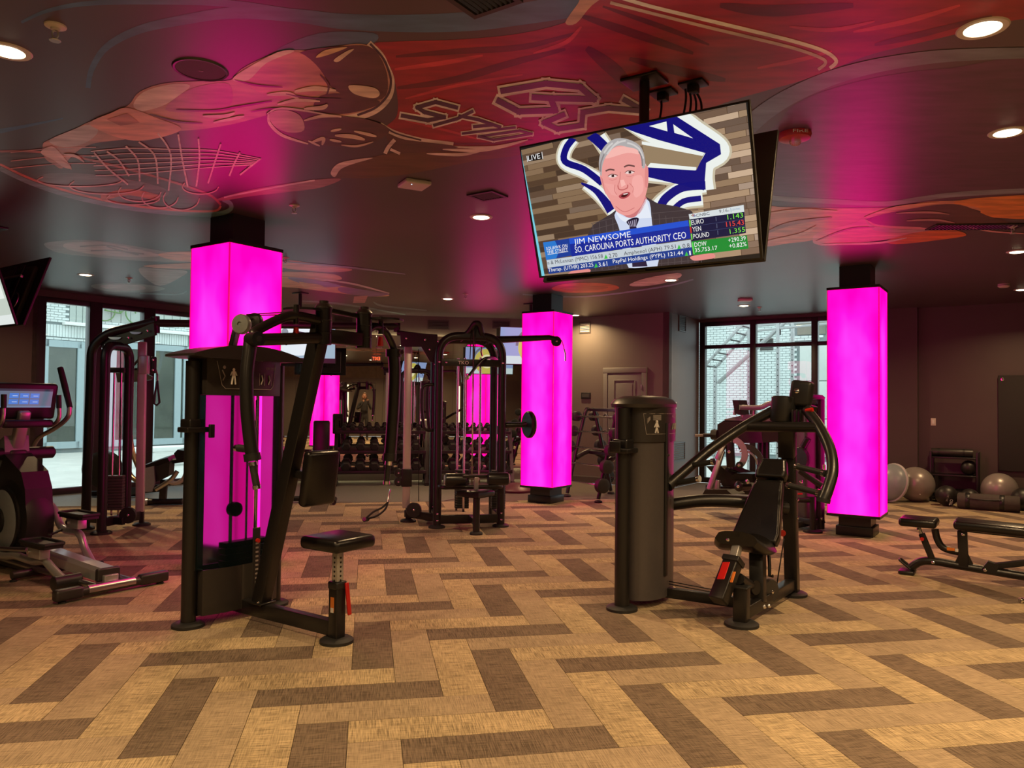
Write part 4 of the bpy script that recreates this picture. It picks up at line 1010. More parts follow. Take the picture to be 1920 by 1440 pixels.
# ---------------------------------------------------------------- elliptical trainer (left edge)
FE = Frame((-3.06, 5.97), PI - TH)
def build_elliptical():
    t = thing('elliptical_trainer', 'silver elliptical trainer with lit touch screen at the left edge', 'exercise machine', FE.o, PI - TH)
    n_ = lambda u, v: FE.px(u, v, y=0.24)      # near side
    f_ = lambda u, v: FE.px(u, v, y=-0.24)     # far side
    c_ = lambda u, v: FE.px(u, v, y=0.0)
    # floor frame
    rb = tube('rear_crossbar', t, [(0, -0.30, 0.055), (0, 0.30, 0.055)], 0.034, 'plastic', 14)
    [box('end_cap', rb, (0, y_, 0.06), (0.08, l_, 0.085), 'plastic', 0.02) for y_, l_ in ((0.34, 0.20), (-0.32, 0.24))]
    cyl('crossbar_tube', rb, (0, -0.16, 0.06), (0, 0.20, 0.06), 0.036, 'steel')
    fb = tube('middle_crossbar', t, [(1.0, -0.30, 0.055), (1.0, 0.30, 0.055)], 0.034, 'plastic', 14)
    for x in (0, 1.0):
        for y in (-0.38, 0.38): P_('levelling_foot', rb if x == 0 else fb, 'rubber', lambda b: b.lathe([(0.028, 0), (0.028, 0.012), (0.012, 0.018), (0.012, 0.035)], (x, y if x == 0 else y*0.75, 0), (0, 0, 1), 12))
    for y in (-0.13, 0.13): cyl('rail', t, (0.0, y, 0.075), (1.9, y, 0.09), 0.022, 'steel')
    P_('ramp', t, 'silver', lambda b: b.prism([(0.10, -0.085, 0.09), (0.10, 0.085, 0.09), (0.10, 0.08, 0.16), (0.10, 0.05, 0.185), (0.10, -0.05, 0.185), (0.10, -0.08, 0.16)], (1.15, 0, 0.06)))
    box('ramp_end', t, (0.09, 0, 0.135), (0.05, 0.18, 0.10), 'plastic', 0.015); box('ramp_tag', t, (0.05, 0.0, 0.10), (0.04, 0.11, 0.07), 'silver', 0.006)
    P_('main_base', t, 'plastic', lambda b: b.prism([(1.15, -0.12, 0.03), (2.6, -0.12, 0.03), (2.6, -0.12, 0.20), (1.3, -0.12, 0.16)], (0, 0.24, 0)))
    # flywheel housing
    w = FE.px(3, 975, y=0.17); wc = Vector((w.x, 0.0, max(0.40, w.z)))
    P_('flywheel_housing', t, 'plastic_black', lambda b: b.lathe([(0.26, -0.13), (0.35, -0.10), (0.37, -0.04), (0.37, 0.06), (0.35, 0.12), (0.26, 0.15)], wc, (0, 1, 0), 40))
    P_('housing_shroud', t, 'plastic_black', lambda b: b.prism([(wc.x-0.33, -0.10, 0.50), (wc.x-0.30, -0.10, 0.72), (wc.x-0.22, -0.10, 0.86), (wc.x+0.1, -0.10, 1.0), (wc.x+0.3, -0.10, 0.7), (wc.x+0.2, -0.10, 0.15), (wc.x-0.2, -0.10, 0.12)], (0, 0.22, 0)))
    P_('side_disc', t, 'grey_shell', lambda b: b.lathe([(0.265, 0.14), (0.265, 0.165), (0.24, 0.185), (0.10, 0.195), (0.0, 0.197)], wc, (0, 1, 0), 40)); 
    P_('hub_ring', t, 'plastic_black', lambda b: b.lathe([(0.265, 0.140), (0.285, 0.142), (0.285, 0.160), (0.266, 0.168)], wc, (0, 1, 0), 40)); P_('disc_hub', t, 'plastic_black', lambda b: b.lathe([(0.11, 0.19), (0.11, 0.215), (0.0, 0.225)], wc, (0, 1, 0), 20))
    P_('upper_cover', t, 'grey_shell', lambda b: b.prism([(wc.x+0.08, -0.09, 0.80), (wc.x+0.36, -0.09, 0.80), (wc.x+0.30, -0.09, 1.08), (wc.x+0.14, -0.09, 1.16)], (0, 0.20, 0)))
    # mast, cross tube, console
    m0 = c_(27, 930); m1 = c_(38, 868); m2 = c_(30, 842); m3 = c_(46, 770)
    bar('mast', t, (m0.x, 0, 0.85), (m2.x, 0, m2.z), 0.16, 0.13, 'plastic', 0.03, up=(1, 0, 0)); bar('upper_mast', t, (m2.x, 0, m2.z), (m3.x, 0, m3.z), 0.10, 0.08, 'silver', 0.02, up=(1, 0, 0))
    ct = P_('pivot_tube', t, 'plastic_black', lambda b: b.lathe([(0.03, -0.33), (0.055, -0.31), (0.055, 0.31), (0.03, 0.33)], (m2.x, 0, c_(36, 851).z), (0, 1, 0), 20))
    k = c_(46, 752); rx = Matrix.Rotation(R(-14), 3, 'Y')
    con = box('console', t, (k.x+0.02, 0.0, k.z), (0.07, 0.54, 0.33), 'plastic_black', 0.028, rx)
    sc_ = MB(); cc = Vector((k.x+0.02, 0, k.z)); q = lambda y, z: cc + rx @ Vector((-0.0365, y, z))
    def rect(y0, z0, y1, z1, c, d=0.0):
        e = rx @ Vector((-d, 0, 0)); sc_.poly([q(y0, z0)+e, q(y1, z0)+e, q(y1, z1)+e, q(y0, z1)+e], c)
    rect(-0.22, -0.05, 0.22, 0.12, (0.10, 0.14, 0.20))
    rect(-0.22, 0.10, 0.22, 0.12, (0.02, 0.03, 0.05), 0.0004)
    for i in range(3):
        for j in range(2): rect(-0.11+i*0.085, -0.02+j*0.055, -0.035+i*0.085, 0.025+j*0.055, (0.05, 0.20, 0.62), 0.0006); rect(-0.10+i*0.085, 0.0+j*0.055, -0.06+i*0.085, 0.004+j*0.055, (0.7, 0.8, 0.9), 0.0009)
    rect(-0.22, -0.05, 0.22, -0.035, (0.12, 0.2, 0.3), 0.0004)
    sc_.build('screen', M['screen'], con)
    box('console_tray', t, (k.x-0.03, 0, k.z-0.20), (0.16, 0.42, 0.07), 'plastic_black', 0.03)
    # fixed hand rails
    for s in (1, -1):
        g = n_ if s > 0 else f_; y = 0.17*s; hz = c_(46, 797).z; kx = k.x
        rl = tube('hand_rail', t, fillet([(m2.x, 0.02*s, hz), (kx-0.06, y*1.3, hz-0.01), (kx-0.16, y*1.35, hz+0.06), (kx-0.14, y*1.32, hz+0.20)], 0.07), 0.018, 'steel')
        cyl('hand_rail_grip', rl, (kx-0.145, y*1.325, hz+0.15), (kx-0.138, y*1.315, hz+0.27), 0.022, 'rubber')
    # swing arms: far side is the one that shows, the near one only by its lower bend
    F = lambda u, v: FE.px(u, v, y=-0.32); N = lambda u, v: FE.px(u, v, y=0.32)
    ar = tube('swing_handle', t, curve([F(130, 762), F(129, 778), F(118, 792), F(98, 806), F(76, 818), F(66, 830), F(60, 845)], 6), 0.021, 'steel'); tube('handle_grip', ar, [F(113, 690), F(121, 722), F(131, 764)], 0.025, 'rubber', rs=[0.026, 0.028, 0.024])
    pts = [F(130, 762), F(129, 778), F(118, 792), F(98, 806), F(76, 818), F(66, 830), F(60, 845)]
    an = tube('swing_handle', t, curve([Vector((p.x, 0.32, p.z)) for p in pts], 6), 0.021, 'steel'); tube('handle_grip', an, [Vector((p.x, 0.32, p.z)) for p in (F(113, 690), F(121, 722), F(131, 764))], 0.025, 'rubber', rs=[0.026, 0.028, 0.024])
    for s in (-1, 1):
        pts = [F(55, 858), F(52, 875), F(62, 890), F(76, 902), F(74, 920), F(68, 930)]
        tube('lower_link', t, curve([Vector((p.x, 0.32*s, p.z)) for p in pts], 6), 0.019, 'steel')
    # pedal arms
    fa_ = tube('pedal_arm', t, curve([f_(50, 920), f_(75, 930), f_(100, 953), f_(117, 990), f_(148, 1000), f_(160, 1030), f_(176, 1060)], 6), 0.032, 'silver'); r1_ = f_(190, 1060)
    P_('wheel', fa_, 'plastic_black', lambda b: b.lathe([(0.03, -0.09), (0.05, -0.085), (0.05, 0.06), (0.03, 0.065)], f_(178, 1064), (0, -1, 0), 18))
    na_ = tube('pedal_arm', t, curve([n_(-60, 1010), n_(0, 1040), n_(30, 1042), n_(62, 1052), n_(84, 1052), n_(98, 1066), n_(118, 1086)], 6), 0.032, 'silver')
    P_('wheel', na_, 'plastic_black', lambda b: b.lathe([(0.03, -0.13), (0.055, -0.125), (0.055, 0.07), (0.03, 0.075)], n_(118, 1092), (0, 1, 0), 18)); 
    tube('link_bar', t, [n_(-40, 1025), n_(20, 1030), n_(52, 1031)], 0.020, 'steel')
    for g, (u, v), par in ((n_, (78, 1024), na_), (f_, (148, 970), fa_)):
        c = g(u, v)
        pd = P_('pedal', t, 'plastic_black', lambda b: b.prism([c + Vector((-0.20, -0.07, 0)), c + Vector((-0.17, -0.085, 0)), c + Vector((0.17, -0.085, 0)), c + Vector((0.20, -0.05, 0)), c + Vector((0.20, 0.05, 0)), c + Vector((0.17, 0.085, 0)), c + Vector((-0.17, 0.085, 0)), c + Vector((-0.20, 0.07, 0))], (0, 0, 0.03)))
        P_('pedal_rim', pd, 'rubber', lambda b: (b.tube([c + Vector((x, y, 0.035)) for x, y in ((-0.20, -0.07), (-0.17, -0.085), (0.17, -0.085), (0.20, -0.05), (0.20, 0.05), (0.17, 0.085), (-0.17, 0.085), (-0.20, 0.07), (-0.20, -0.07))], 0.014, 8)))
        box('pedal_bracket', pd, c + Vector((0.0, 0.02, -0.045)), (0.20, 0.08, 0.09), 'silver', 0.006); cyl('bracket_bolt', pd, c + Vector((0.08, 0.06, -0.045)), c + Vector((0.08, 0.068, -0.045)), 0.02, 'chrome')
    bar('cross_link', t, f_(118, 992), c_(92, 1003), 0.03, 0.02, 'plastic_black')
    return t
build_elliptical()

# ---------------------------------------------------------------- recumbent bike by the left window
def build_bike():
    o = onz(300, 948); FG = Frame((o.x, o.y), PH); W = lambda u, v, Y: FG.to(aty(u, v, Y)); D = o.y
    t = thing('recumbent_bike', 'recumbent exercise bike by the left window, behind the arched cable tower', 'exercise machine', FG.o, PH)
    z0 = 0.05
    a, b2 = W(272, 946, D), W(342, 940, D+0.1); a.z = b2.z = 0.05
    tube('rear_foot', t, [a, b2], 0.045); P_('end_cap', t, 'silver', lambda b: b.lathe([(0.055, -0.04), (0.055, 0.04), (0.0, 0.045)], a, (-1, 0, 0), 16))
    a2, b3 = W(172, 928, D+0.9), W(258, 926, D+0.9); a2.z = b3.z = 0.05; tube('front_foot', t, [a2, b3], 0.04)
    m = W(305, 942, D+0.05); m.z = 0.08; bar('seat_stem', t, m, W(308, 900, D+0.05), 0.09, 0.09, up=(0, 1, 0))
    bar('spine', t, W(300, 915, D+0.1), W(215, 925, D+0.8), 0.08, 0.10)
    P_('seat_cushion', t, 'vinyl', lambda b: b.prism([W(272, 880, D-.2), W(318, 866, D-.2), W(314, 858, D-.2), W(300, 862, D-.2), W(272, 872, D-.2), W(262, 876, D-.2)], (0, 0.38, 0.02)))
    P_('side_cover', t, 'grey_shell', lambda b: b.prism([W(271, 878, D-.25), W(288, 874, D-.25), W(290, 905, D-.25), W(284, 922, D-.25), W(272, 922, D-.25)], (0, 0.05, 0)))
    P_('seat_box', t, 'plastic_black', lambda b: b.prism([W(288, 874, D-.2), W(318, 866, D-.2), W(316, 892, D-.2), W(290, 905, D-.2)], (0, 0.3, 0)))
    P_('seat_back', t, 'vinyl', lambda b: b.prism([W(326, 850, D-.2), W(333, 843, D-.2), W(346, 845, D-.2), W(350, 862, D-.2), (W(332, 866, D-.2))], (0, 0.38, 0.0)))
    tube('back_bar', t, [W(315, 866, D), W(345, 862, D)], 0.035)
    for dy in (-0.28, 0.22): tube('side_rail', t, curve([W(292, 918, D+dy), W(308, 908, D+dy), W(322, 898, D+dy), (W(332, 884, D+dy))], 5), 0.032, 'steel'); tube('grab_handle', t, curve([W(314, 902, D+dy), W(330, 906, D+dy), W(345, 896, D+dy), W(352, 872, D+dy)], 5), 0.030, 'silver')
    tube('frame_curve', t, curve([W(244, 815, D+0.4), W(248, 845, D+0.4), W(259, 875, D+0.35), W(272, 892, D+0.3)], 5), 0.036, 'brass')
    tube('frame_curve', t, curve([W(237, 868, D+0.4), W(244, 890, D+0.35), W(258, 902, D+0.3), W(275, 908, D+0.2)], 5), 0.036, 'brass')
    P_('flywheel_cover', t, 'plastic_black', lambda b: b.lathe([(0.20, -0.10), (0.27, -0.07), (0.27, 0.07), (0.20, 0.10)], W(195, 880, D+0.7), (0.4, 1, 0), 28))
    P_('flywheel_cover', t, 'grey_disc', lambda b: b.lathe([(0.20, -0.06), (0.24, -0.04), (0.24, 0.04), (0.20, 0.06)], W(182, 880, D+0.9), (0.4, 1, 0), 28))
    cm = bar('console_mast', t, W(235, 905, D+0.6), W(238, 720, D+0.5), 0.07, 0.06, 'grey_shell', up=(0, 1, 0))
    P_('console', t, 'plastic_black', lambda b: b.prism([W(216, 694, D+.4), W(256, 690, D+.4), W(284, 706, D+.4), W(282, 712, D+.4), W(256, 716, D+.4), W(220, 717, D+.4)], (0, 0.10, 0.0)))
    tube('console_handle', t, [W(243, 692, D+.4), W(262, 672, D+.3)], 0.02); cyl('handle_tip', t, W(261, 673, D+.3), W(263, 670, D+.3), 0.022, 'chrome')
    return t
M['brass'] = mat('warm reflecting tube', (0.60, 0.48, 0.30), 0.3, 0.9, noise=0.05)
build_bike()

# ---------------------------------------------------------------- flat bench (right)
FF = Frame((3.58, 6.96), -TH)
def build_bench(name_label, frame, cat='bench'):
    t = thing('adjustable_bench', name_label, cat, frame.o, frame.a)
    S = lambda u, v, y=0.0: FF.px(u, v, y=y)
    def flat(name, pts, w_, m='frame', par=None, ch=True):
        return P_(name, par or t, m, lambda b: b.prism([Vector((p.x, -w_/2, p.z)) for p in pts], (0, w_, 0)))
    a = S(1690, 1069); 
    rail = tube('base_rail', t, curve([Vector((0.02, 0, 0.045)), Vector((0.10, 0, 0.115)), Vector((0.22, 0, 0.135)), Vector((0.5, 0, 0.115)), Vector((1.18, 0, 0.075))], 6), 0.036)
    P_('front_foot', t, 'frame', lambda b: b.box((0.0, 0, 0.018), (0.13, 0.18, 0.034), ch=0.012)); tube('carry_handle', t, fillet([(0.03, -0.045, 0.05), (-0.06, -0.045, 0.12), (-0.06, 0.045, 0.12), (0.03, 0.045, 0.05)], 0.02, 4), 0.010)
    rf = tube('rear_foot', t, [(1.20, -0.26, 0.045), (1.20, 0.26, 0.045)], 0.038); [cyl('end_cap', rf, (1.20, y_-0.02, 0.043), (1.20, y_+0.02, 0.043), 0.043, 'rubber') for y_ in (-0.27, 0.27)]
    zs = S(1712, 985).z
    pad('seat_pad', t, (0.095, 0.0, 0.475), (0.30, 0.30, 0.075)); 
    rt = Matrix.Rotation(R(1.5), 3, 'Y'); pad('back_pad', t, (0.90, 0.0, 0.475), (1.06, 0.30, 0.08), rt); box('back_tray', t, (0.90, 0.0, 0.43), (0.95, 0.12, 0.03), 'frame', rot=rt)
    bar('upright', t, (0.44, 0, 0.12), (0.43, 0, 0.43), 0.07, 0.075, up=(1, 0, 0)); P_('gusset', t, 'frame', lambda b: b.prism([(0.37, -0.012, 0.14), (0.52, -0.012, 0.13), (0.46, -0.012, 0.26), (0.42, -0.012, 0.26)], (0, 0.024, 0)))
    tube('seat_arm', t, curve([(0.22, 0, 0.42), (0.24, 0, 0.33), (0.29, 0, 0.26), (0.42, 0, 0.235)], 6), 0.030); box('warning_sticker', t, (0.345, -0.032, 0.262), (0.06, 0.003, 0.026), 'orange', 0); box('arrow_sticker', t, (0.39, -0.033, 0.258), (0.024, 0.003, 0.026), 'white', 0)
    bar('seat_strut', t, (0.20, 0, 0.15), (0.115, 0, 0.37), 0.05, 0.05, up=(1, 0, 0)); bar('strut_slider', t, (0.115, 0, 0.36), (0.09, 0, 0.43), 0.03, 0.03, 'silver', up=(1, 0, 0)); cyl('pull_pin', t, (0.125, -0.03, 0.33), (0.125, -0.065, 0.33), 0.016, 'red')
    bar('back_ladder', t, (0.66, 0, 0.15), (1.14, 0, 0.27), 0.055, 0.05); bar('ladder_prop', t, (0.90, 0, 0.20), (0.945, 0, 0.10), 0.03, 0.03, up=(1, 0, 0)); bar('back_prop', t, (1.12, 0, 0.27), (1.25, 0, 0.42), 0.04, 0.04, up=(1, 0, 0)); cyl('pull_pin', t, (1.10, -0.03, 0.25), (1.10, -0.065, 0.25), 0.016, 'red')
    P_('pivot_plate', t, 'frame', lambda b: b.prism([(0.56, -0.035, 0.10), (0.68, -0.035, 0.09), (0.70, -0.035, 0.17), (0.62, -0.035, 0.19)], (0, 0.07, 0)))
    bolts(t, [(0.21, -0.038, 0.13), (0.60, -0.040, 0.115), (0.09, -0.03, 0.405), (0.44, -0.04, 0.40), (0.56, -0.04, 0.46)], (0, -1, 0), 0.014)
    return t
build_bench('flat black padded bench on a low frame, at the right edge beside the magenta column', FF)
# upright bench far left of centre: only its raised backrest clears the pec fly pad
def build_upright_bench():
    o = Vector((-2.78, 11.25, 0)); t = thing('adjustable_bench', 'bench with its small backrest raised upright, seen behind the pec fly back pad', 'bench', o, PH)
    F2 = Frame(o, PH)
    tube('base_rail', t, [(-0.55, 0.2, 0.05), (0.2, 0.0, 0.08)], 0.035); tube('front_foot', t, [(-0.55, 0.05, 0.04), (-0.55, 0.35, 0.04)], 0.035, 'steel'); tube('rear_foot', t, [(0.2, -0.2, 0.04), (0.2, 0.2, 0.04)], 0.035)
    bar('upright', t, (0, 0.03, 0.08), (0, 0.05, 0.85), 0.06, 0.06, up=(1, 0, 0)); pad('seat_pad', t, (-0.25, 0.0, 0.45), (0.32, 0.28, 0.07))
    rx = Matrix.Rotation(R(-6), 3, 'X'); pad('back_pad', t, (0.0, 0.0, 0.98), (0.24, 0.07, 0.46), rx); cyl('pad_hinge', t, (-0.06, -0.03, 0.75), (0.06, -0.03, 0.75), 0.03, 'chrome')
    return t
build_upright_bench()

# ---------------------------------------------------------------- plate loaded leg machine and cable tower (right rear)
def build_leg():
    o = Vector((3.35, 10.3, 0)); FG = Frame(o, -TH); W = lambda u, v, Y: FG.to(aty(u, v, Y))
    t = thing('leg_press_machine', 'leg press machine with sloping sled plate, by the right window', 'exercise machine', o, -TH)
    D = 10.4
    bar('floor_beam', t, W(1325, 915, D+.3), W(1500, 928, D-.5), 0.08, 0.09); bar('floor_beam', t, W(1352, 918, D-.1), W(1452, 912, D+.9), 0.08, 0.08)
    P_('front_foot_plate', t, 'plastic', lambda b: b.prism([W(1317, 927, D-.3), W(1372, 927, D-.3), W(1362, 918, D-.3), W(1322, 918, D-.3)], (0.1, 0.25, 0)))
    for (u0, v0, u1, v1, m_) in ((1355, 845, 1330, 918, 'steel'), (1357, 834, 1345, 862, 'steel'), (1344, 900, 1344, 928, 'silver')):
        bar('front_strut', t, W(u0, v0, D-.1), W(u1, v1, D-.1), 0.07 if m_ == 'steel' else 0.085, 0.06, m_, up=(0, 1, 0))
    P_('foot_sled', t, 'plastic', lambda b: b.prism([W(1324, 874, D), W(1352, 874, D), W(1398, 915, D), W(1392, 926, D), W(1366, 926, D), W(1344, 896, D)], (0.15, 0.35, 0)))
    P_('upper_shroud', t, 'plastic', lambda b: b.prism([W(1345, 796, D+.1), W(1358, 788, D+.1), W(1425, 790, D+.1), W(1430, 830, D+.1), W(1355, 832, D+.1), W(1345, 815, D+.1)], (0.1, 0.45, 0)))
    P_('top_plate', t, 'grey_shell', lambda b: b.prism([W(1358, 786, D+.1), W(1400, 777, D+.1), W(1440, 780, D+.1), W(1425, 790, D+.1), W(1360, 790, D+.1)], (0.1, 0.40, 0)))
    P_('head_plate', t, 'plastic', lambda b: b.prism([W(1373, 750, D), W(1384, 750, D), W(1389, 778, D), (W(1378, 776, D))], (0.04, 0.25, 0)))
    for u0, v0, u1, v1 in ((1377, 778, 1382, 752), (1391, 783, 1391, 764), (1412, 766, 1412, 780)): cyl('support_post', t, W(u0, v0, D+.1), W(u1, v1, D+.1), 0.022, 'steel')
    tube('top_bar', t, curve([W(1386, 764, D), W(1425, 764, D), W(1442, 757, D), W(1475, 755, D)], 4), 0.035, 'grey_shell')
    tube('side_handle', t, [W(1345, 816, D), W(1322, 816, D), W(1303, 816.5, D)], 0.018, 'steel'); cyl('handle_grip', t, W(1338, 816, D), W(1318, 816, D), 0.026, 'rubber')
    P_('hub_disc', t, 'plastic_black', lambda b: b.lathe([(0.04, -0.05), (0.07, -0.04), (0.07, 0.04), (0.04, 0.05)], W(1340, 815, D), (1, 0, 0), 8))
    # adjusting quadrant with holes
    def arc(b, c, r0, r1, a0, a1, d):
        n = 14; P = [c + Vector((r1*math.cos(R(a0+(a1-a0)*k/n)), 0, r1*math.sin(R(a0+(a1-a0)*k/n)))) for k in range(n+1)] + [c + Vector((r0*math.cos(R(a1+(a0-a1)*k/n)), 0, r0*math.sin(R(a1+(a0-a1)*k/n)))) for k in range(n+1)]
        b.prism(P, (0, d, 0))
    P_('quadrant_plate', t, 'silver', lambda b: arc(b, W(1368, 851, D-.2), 0.16, 0.24, -45, 75, 0.015)); P_('quadrant_plate', t, 'grey_disc', lambda b: arc(b, W(1395, 870, D-.1), 0.20, 0.27, 0, 110, 0.02))
    P_('quadrant_plate', t, 'silver', lambda b: arc(b, W(1395, 870, D-.12), 0.16, 0.185, 0, 110, 0.01))
    bar('inner_column', t, W(1368, 828, D-.1), W(1371, 876, D-.1), 0.10, 0.08, up=(0, 1, 0)); cyl('pivot_bolt', t, W(1386, 872, D-.3), W(1387, 872, D-.35), 0.045, 'plastic_black'); bolts(t, [W(1386, 872, D-.36), W(1367, 847, D-.25)], (0, -1, 0), 0.022)
    P_('seat_pad', t, 'vinyl', lambda b: b.prism([W(1368, 893, D-.5), W(1380, 887, D-.5), W(1410, 889, D-.5), W(1412, 905, D-.5), W(1372, 900, D-.5)], (0.12, 0.32, 0)))
    P_('roller_pad', t, 'vinyl', lambda b: b.lathe([(0.05, 0), (0.066, 0.01), (0.066, 0.20), (0.05, 0.21)], W(1384, 912, D-.6), (0.3, 1, 0), 20)); bolts(t, [W(1384, 912, D-.62)], (0, -1, 0), 0.02); bolts(t, [W(1401, 903, D-.6)], (0, -1, 0), 0.03)
    for u0, v0, u1, v1 in ((1428, 790, 1426, 880), (1436, 770, 1436, 860)): cyl('rear_post', t, W(u0, v0, D+.4), W(u1, v1, D+.4), 0.05)
    bar('back_rail', t, W(1372, 876, D), W(1425, 895, D+.2), 0.08, 0.07)
    return t
build_leg()
def build_tower():
    o = Vector((3.50, 9.45, 0)); FG = Frame(o, PH); W = lambda u, v, Y: FG.to(aty(u, v, Y))
    t = thing('cable_row_machine', 'dark cable tower machine between the chest press and the right magenta column', 'exercise machine', o, PH); D = 9.3
    for u in (1538, ): 
        a = W(u, 900, D); cyl('tower_post', t, (a.x, a.y, 0.02), (a.x, a.y, 1.60), 0.05)
    P_('tower_shroud', t, 'shroud', lambda b: b.box(W(1515, 880, D+.15)*1.0 + Vector((0, 0, 0)) if 0 else Vector((W(1514, 880, D+.15).x, W(1514, 880, D+.15).y, 0.80)), (0.24, 0.30, 1.45), ch=0.03))
    lid = Vector((W(1516, 765, D).x, W(1516, 765, D).y, 1.60)); P_('tower_lid', t, 'plastic', lambda b: b.lathe([(0.18, -0.02), (0.19, 0.0), (0.16, 0.03), (0.04, 0.045)], lid, (0, 0, 1), 28))
    a = FG.to(onz(1524, 998)); p = cyl('seat_post', t, (a.x, a.y, 0.03), (a.x, a.y, 0.42), 0.036); P_('foot_pad', p, 'rubber', lambda b: foot(b, a.x, a.y, 0.11))
    bar('seat_beam', t, (a.x, a.y, 0.12), (a.x-0.12, a.y+0.55, 0.12), 0.06, 0.07); bar('cross_beam', t, W(1490, 985, D), W(1545, 975, D), 0.06, 0.07); tube('seat_rail', t, [(a.x-0.42, a.y+0.15, 0.37), (a.x, a.y, 0.38), (a.x+0.02, a.y+0.4, 0.38)], 0.03)
    tube('lever_arm', t, [W(1500, 883, D-.2), W(1528, 902, D-.3), W(1542, 911, D-.35)], 0.038); tube('upper_lever', t, [W(1506, 838, D), W(1515, 822, D-.05)], 0.04); box('red_tab', t, W(1500, 926, D-.2), (0.06, 0.02, 0.02), 'red', 0.004)
    tube('hand_grip', t, [W(1545, 871, D-.3), W(1546, 894, D-.3)], 0.02, 'chrome'); bolts(t, [W(1502, 903, D-.3), W(1541, 972, D-.1)], (0, -1, 0), 0.02)
    a = W(1500, 860, D); P_('side_pulley', t, 'plastic_black', lambda b: b.lathe([(0.02, -0.03), (0.13, -0.028), (0.14, 0), (0.13, 0.028), (0.02, 0.03)], a, (1, 0.3, 0), 24))
    return t
build_tower()

# ---------------------------------------------------------------- fixed barbell rack with its barbells
def build_barbells():
    d = Vector((0.5, -0.866, 0)); ang = math.atan2(d.y, d.x); o = Vector((1.50, 12.28, 0)); FG = Frame(o, ang)
    t = thing('barbell_rack', 'A-frame rack holding round-headed barbells, by the door wall', 'rack', o, ang)
    # local: x along the bars, y = to the right/away (q), heights of the five rests
    HS = [(1.29, 0.10), (1.05, 0.17), (0.80, 0.24), (0.55, 0.32), (0.27, 0.40)]
    for x in (-0.42, 0.42):
        for s in (-1, 1):
            leg = tube('leg', t, curve([(x, s*0.04, 1.40), (x, s*0.10, 1.34), (x, s*0.30, 0.62), (x, s*0.44, 0.05)], 5), 0.030)
            P_('foot_pad', leg, 'rubber', lambda b: foot(b, x, s*0.44, 0.06))
            for z, y in HS: bar('hook', leg, (x, s*y, z-0.03), (x, s*(y+0.07), z-0.035), 0.02, 0.03)
        tube('cross_brace', t, curve([(x, -0.27, 0.62), (x, 0.0, 0.72), (x, 0.27, 0.62)], 5), 0.040)
    bar('tie_bar', t, (-0.42, 0, 1.40), (0.42, 0, 1.40), 0.05, 0.05); bar('tie_bar', t, (-0.42, 0, 0.70), (0.42, 0, 0.70), 0.05, 0.05)
    names = ['highest', 'second', 'middle', 'fourth', 'lowest']
    for s, side in ((-1, 'left'), (1, 'right')):
        for k, (z, y) in enumerate(HS):
            r = 0.072 + 0.008*(k+1); yy = s*(y+0.075)
            pw = FG.o + FG.x*0 + FG.y*yy + Vector((0, 0, z))
            bb = thing('barbell', 'round-headed fixed barbell on the %s rest on the %s side of the A-frame rack' % (names[k], side), 'barbell', pw, ang, 'barbells on the A-frame rack')
            pts = [(-0.52, 0, 0), (-0.30, 0, 0), (-0.22, 0, 0.035), (-0.10, 0, -0.03), (0.0, 0, 0.03), (0.10, 0, -0.03), (0.22, 0, 0.035), (0.30, 0, 0), (0.52, 0, 0)] if s > 0 else [(-0.52, 0, 0), (0.52, 0, 0)]
            tube('bar', bb, curve(pts, 4) if s > 0 else pts, 0.015, 'chrome', 10)
            for e in (-1, 1): P_('head', bb, 'rubber', lambda b: b.lathe([(r*0.8, -0.055), (r, -0.045), (r, 0.045), (r*0.8, 0.055), (r*0.45, 0.057)], (e*0.56, 0, 0), (e, 0, 0), 24))
build_barbells()

# ---------------------------------------------------------------- dumbbell racks and dumbbells along the mirror
def build_dumbbell_rack(x0, x1, label):
    o = P2*14.12 + P1*((x0+x1)/2); L = x1 - x0
    t = thing('dumbbell_rack', label, 'rack', o, PH)
    for s in (-1, 1):
        P_('side_frame', t, 'frame', lambda b: b.prism([(s*L/2-0.03, -0.30, 0.02), (s*L/2-0.03, -0.24, 0.02), (s*L/2-0.03, 0.20, 1.12), (s*L/2-0.03, 0.08, 1.16)], (0.06, 0, 0)))
        bar('floor_skid', t, (s*L/2, -0.34, 0.035), (s*L/2, 0.34, 0.035), 0.07, 0.06)
        bar('back_strut', t, (s*L/2, 0.30, 0.06), (s*L/2, 0.10, 0.60), 0.05, 0.05, up=(1, 0, 0))
    for z, y in TIERS:
        rx = Matrix.Rotation(R(14), 3, 'X')
        sh = box('shelf', t, (0, y, z-0.02), (L-0.02, 0.30, 0.02), rot=rx, ch=0.004); box('shelf_lip', sh, (0, y-0.155, z-0.045), (L-0.02, 0.02, 0.06), ch=0.004)
    return t
TIERS = [(0.99, 0.06), (0.64, -0.05), (0.29, -0.16)]
build_dumbbell_rack(-0.55, 1.05, 'three-tier dumbbell rack, the left one of the two along the mirror'); build_dumbbell_rack(1.12, 2.62, 'three-tier dumbbell rack, the right one of the two behind the lat pulldown')
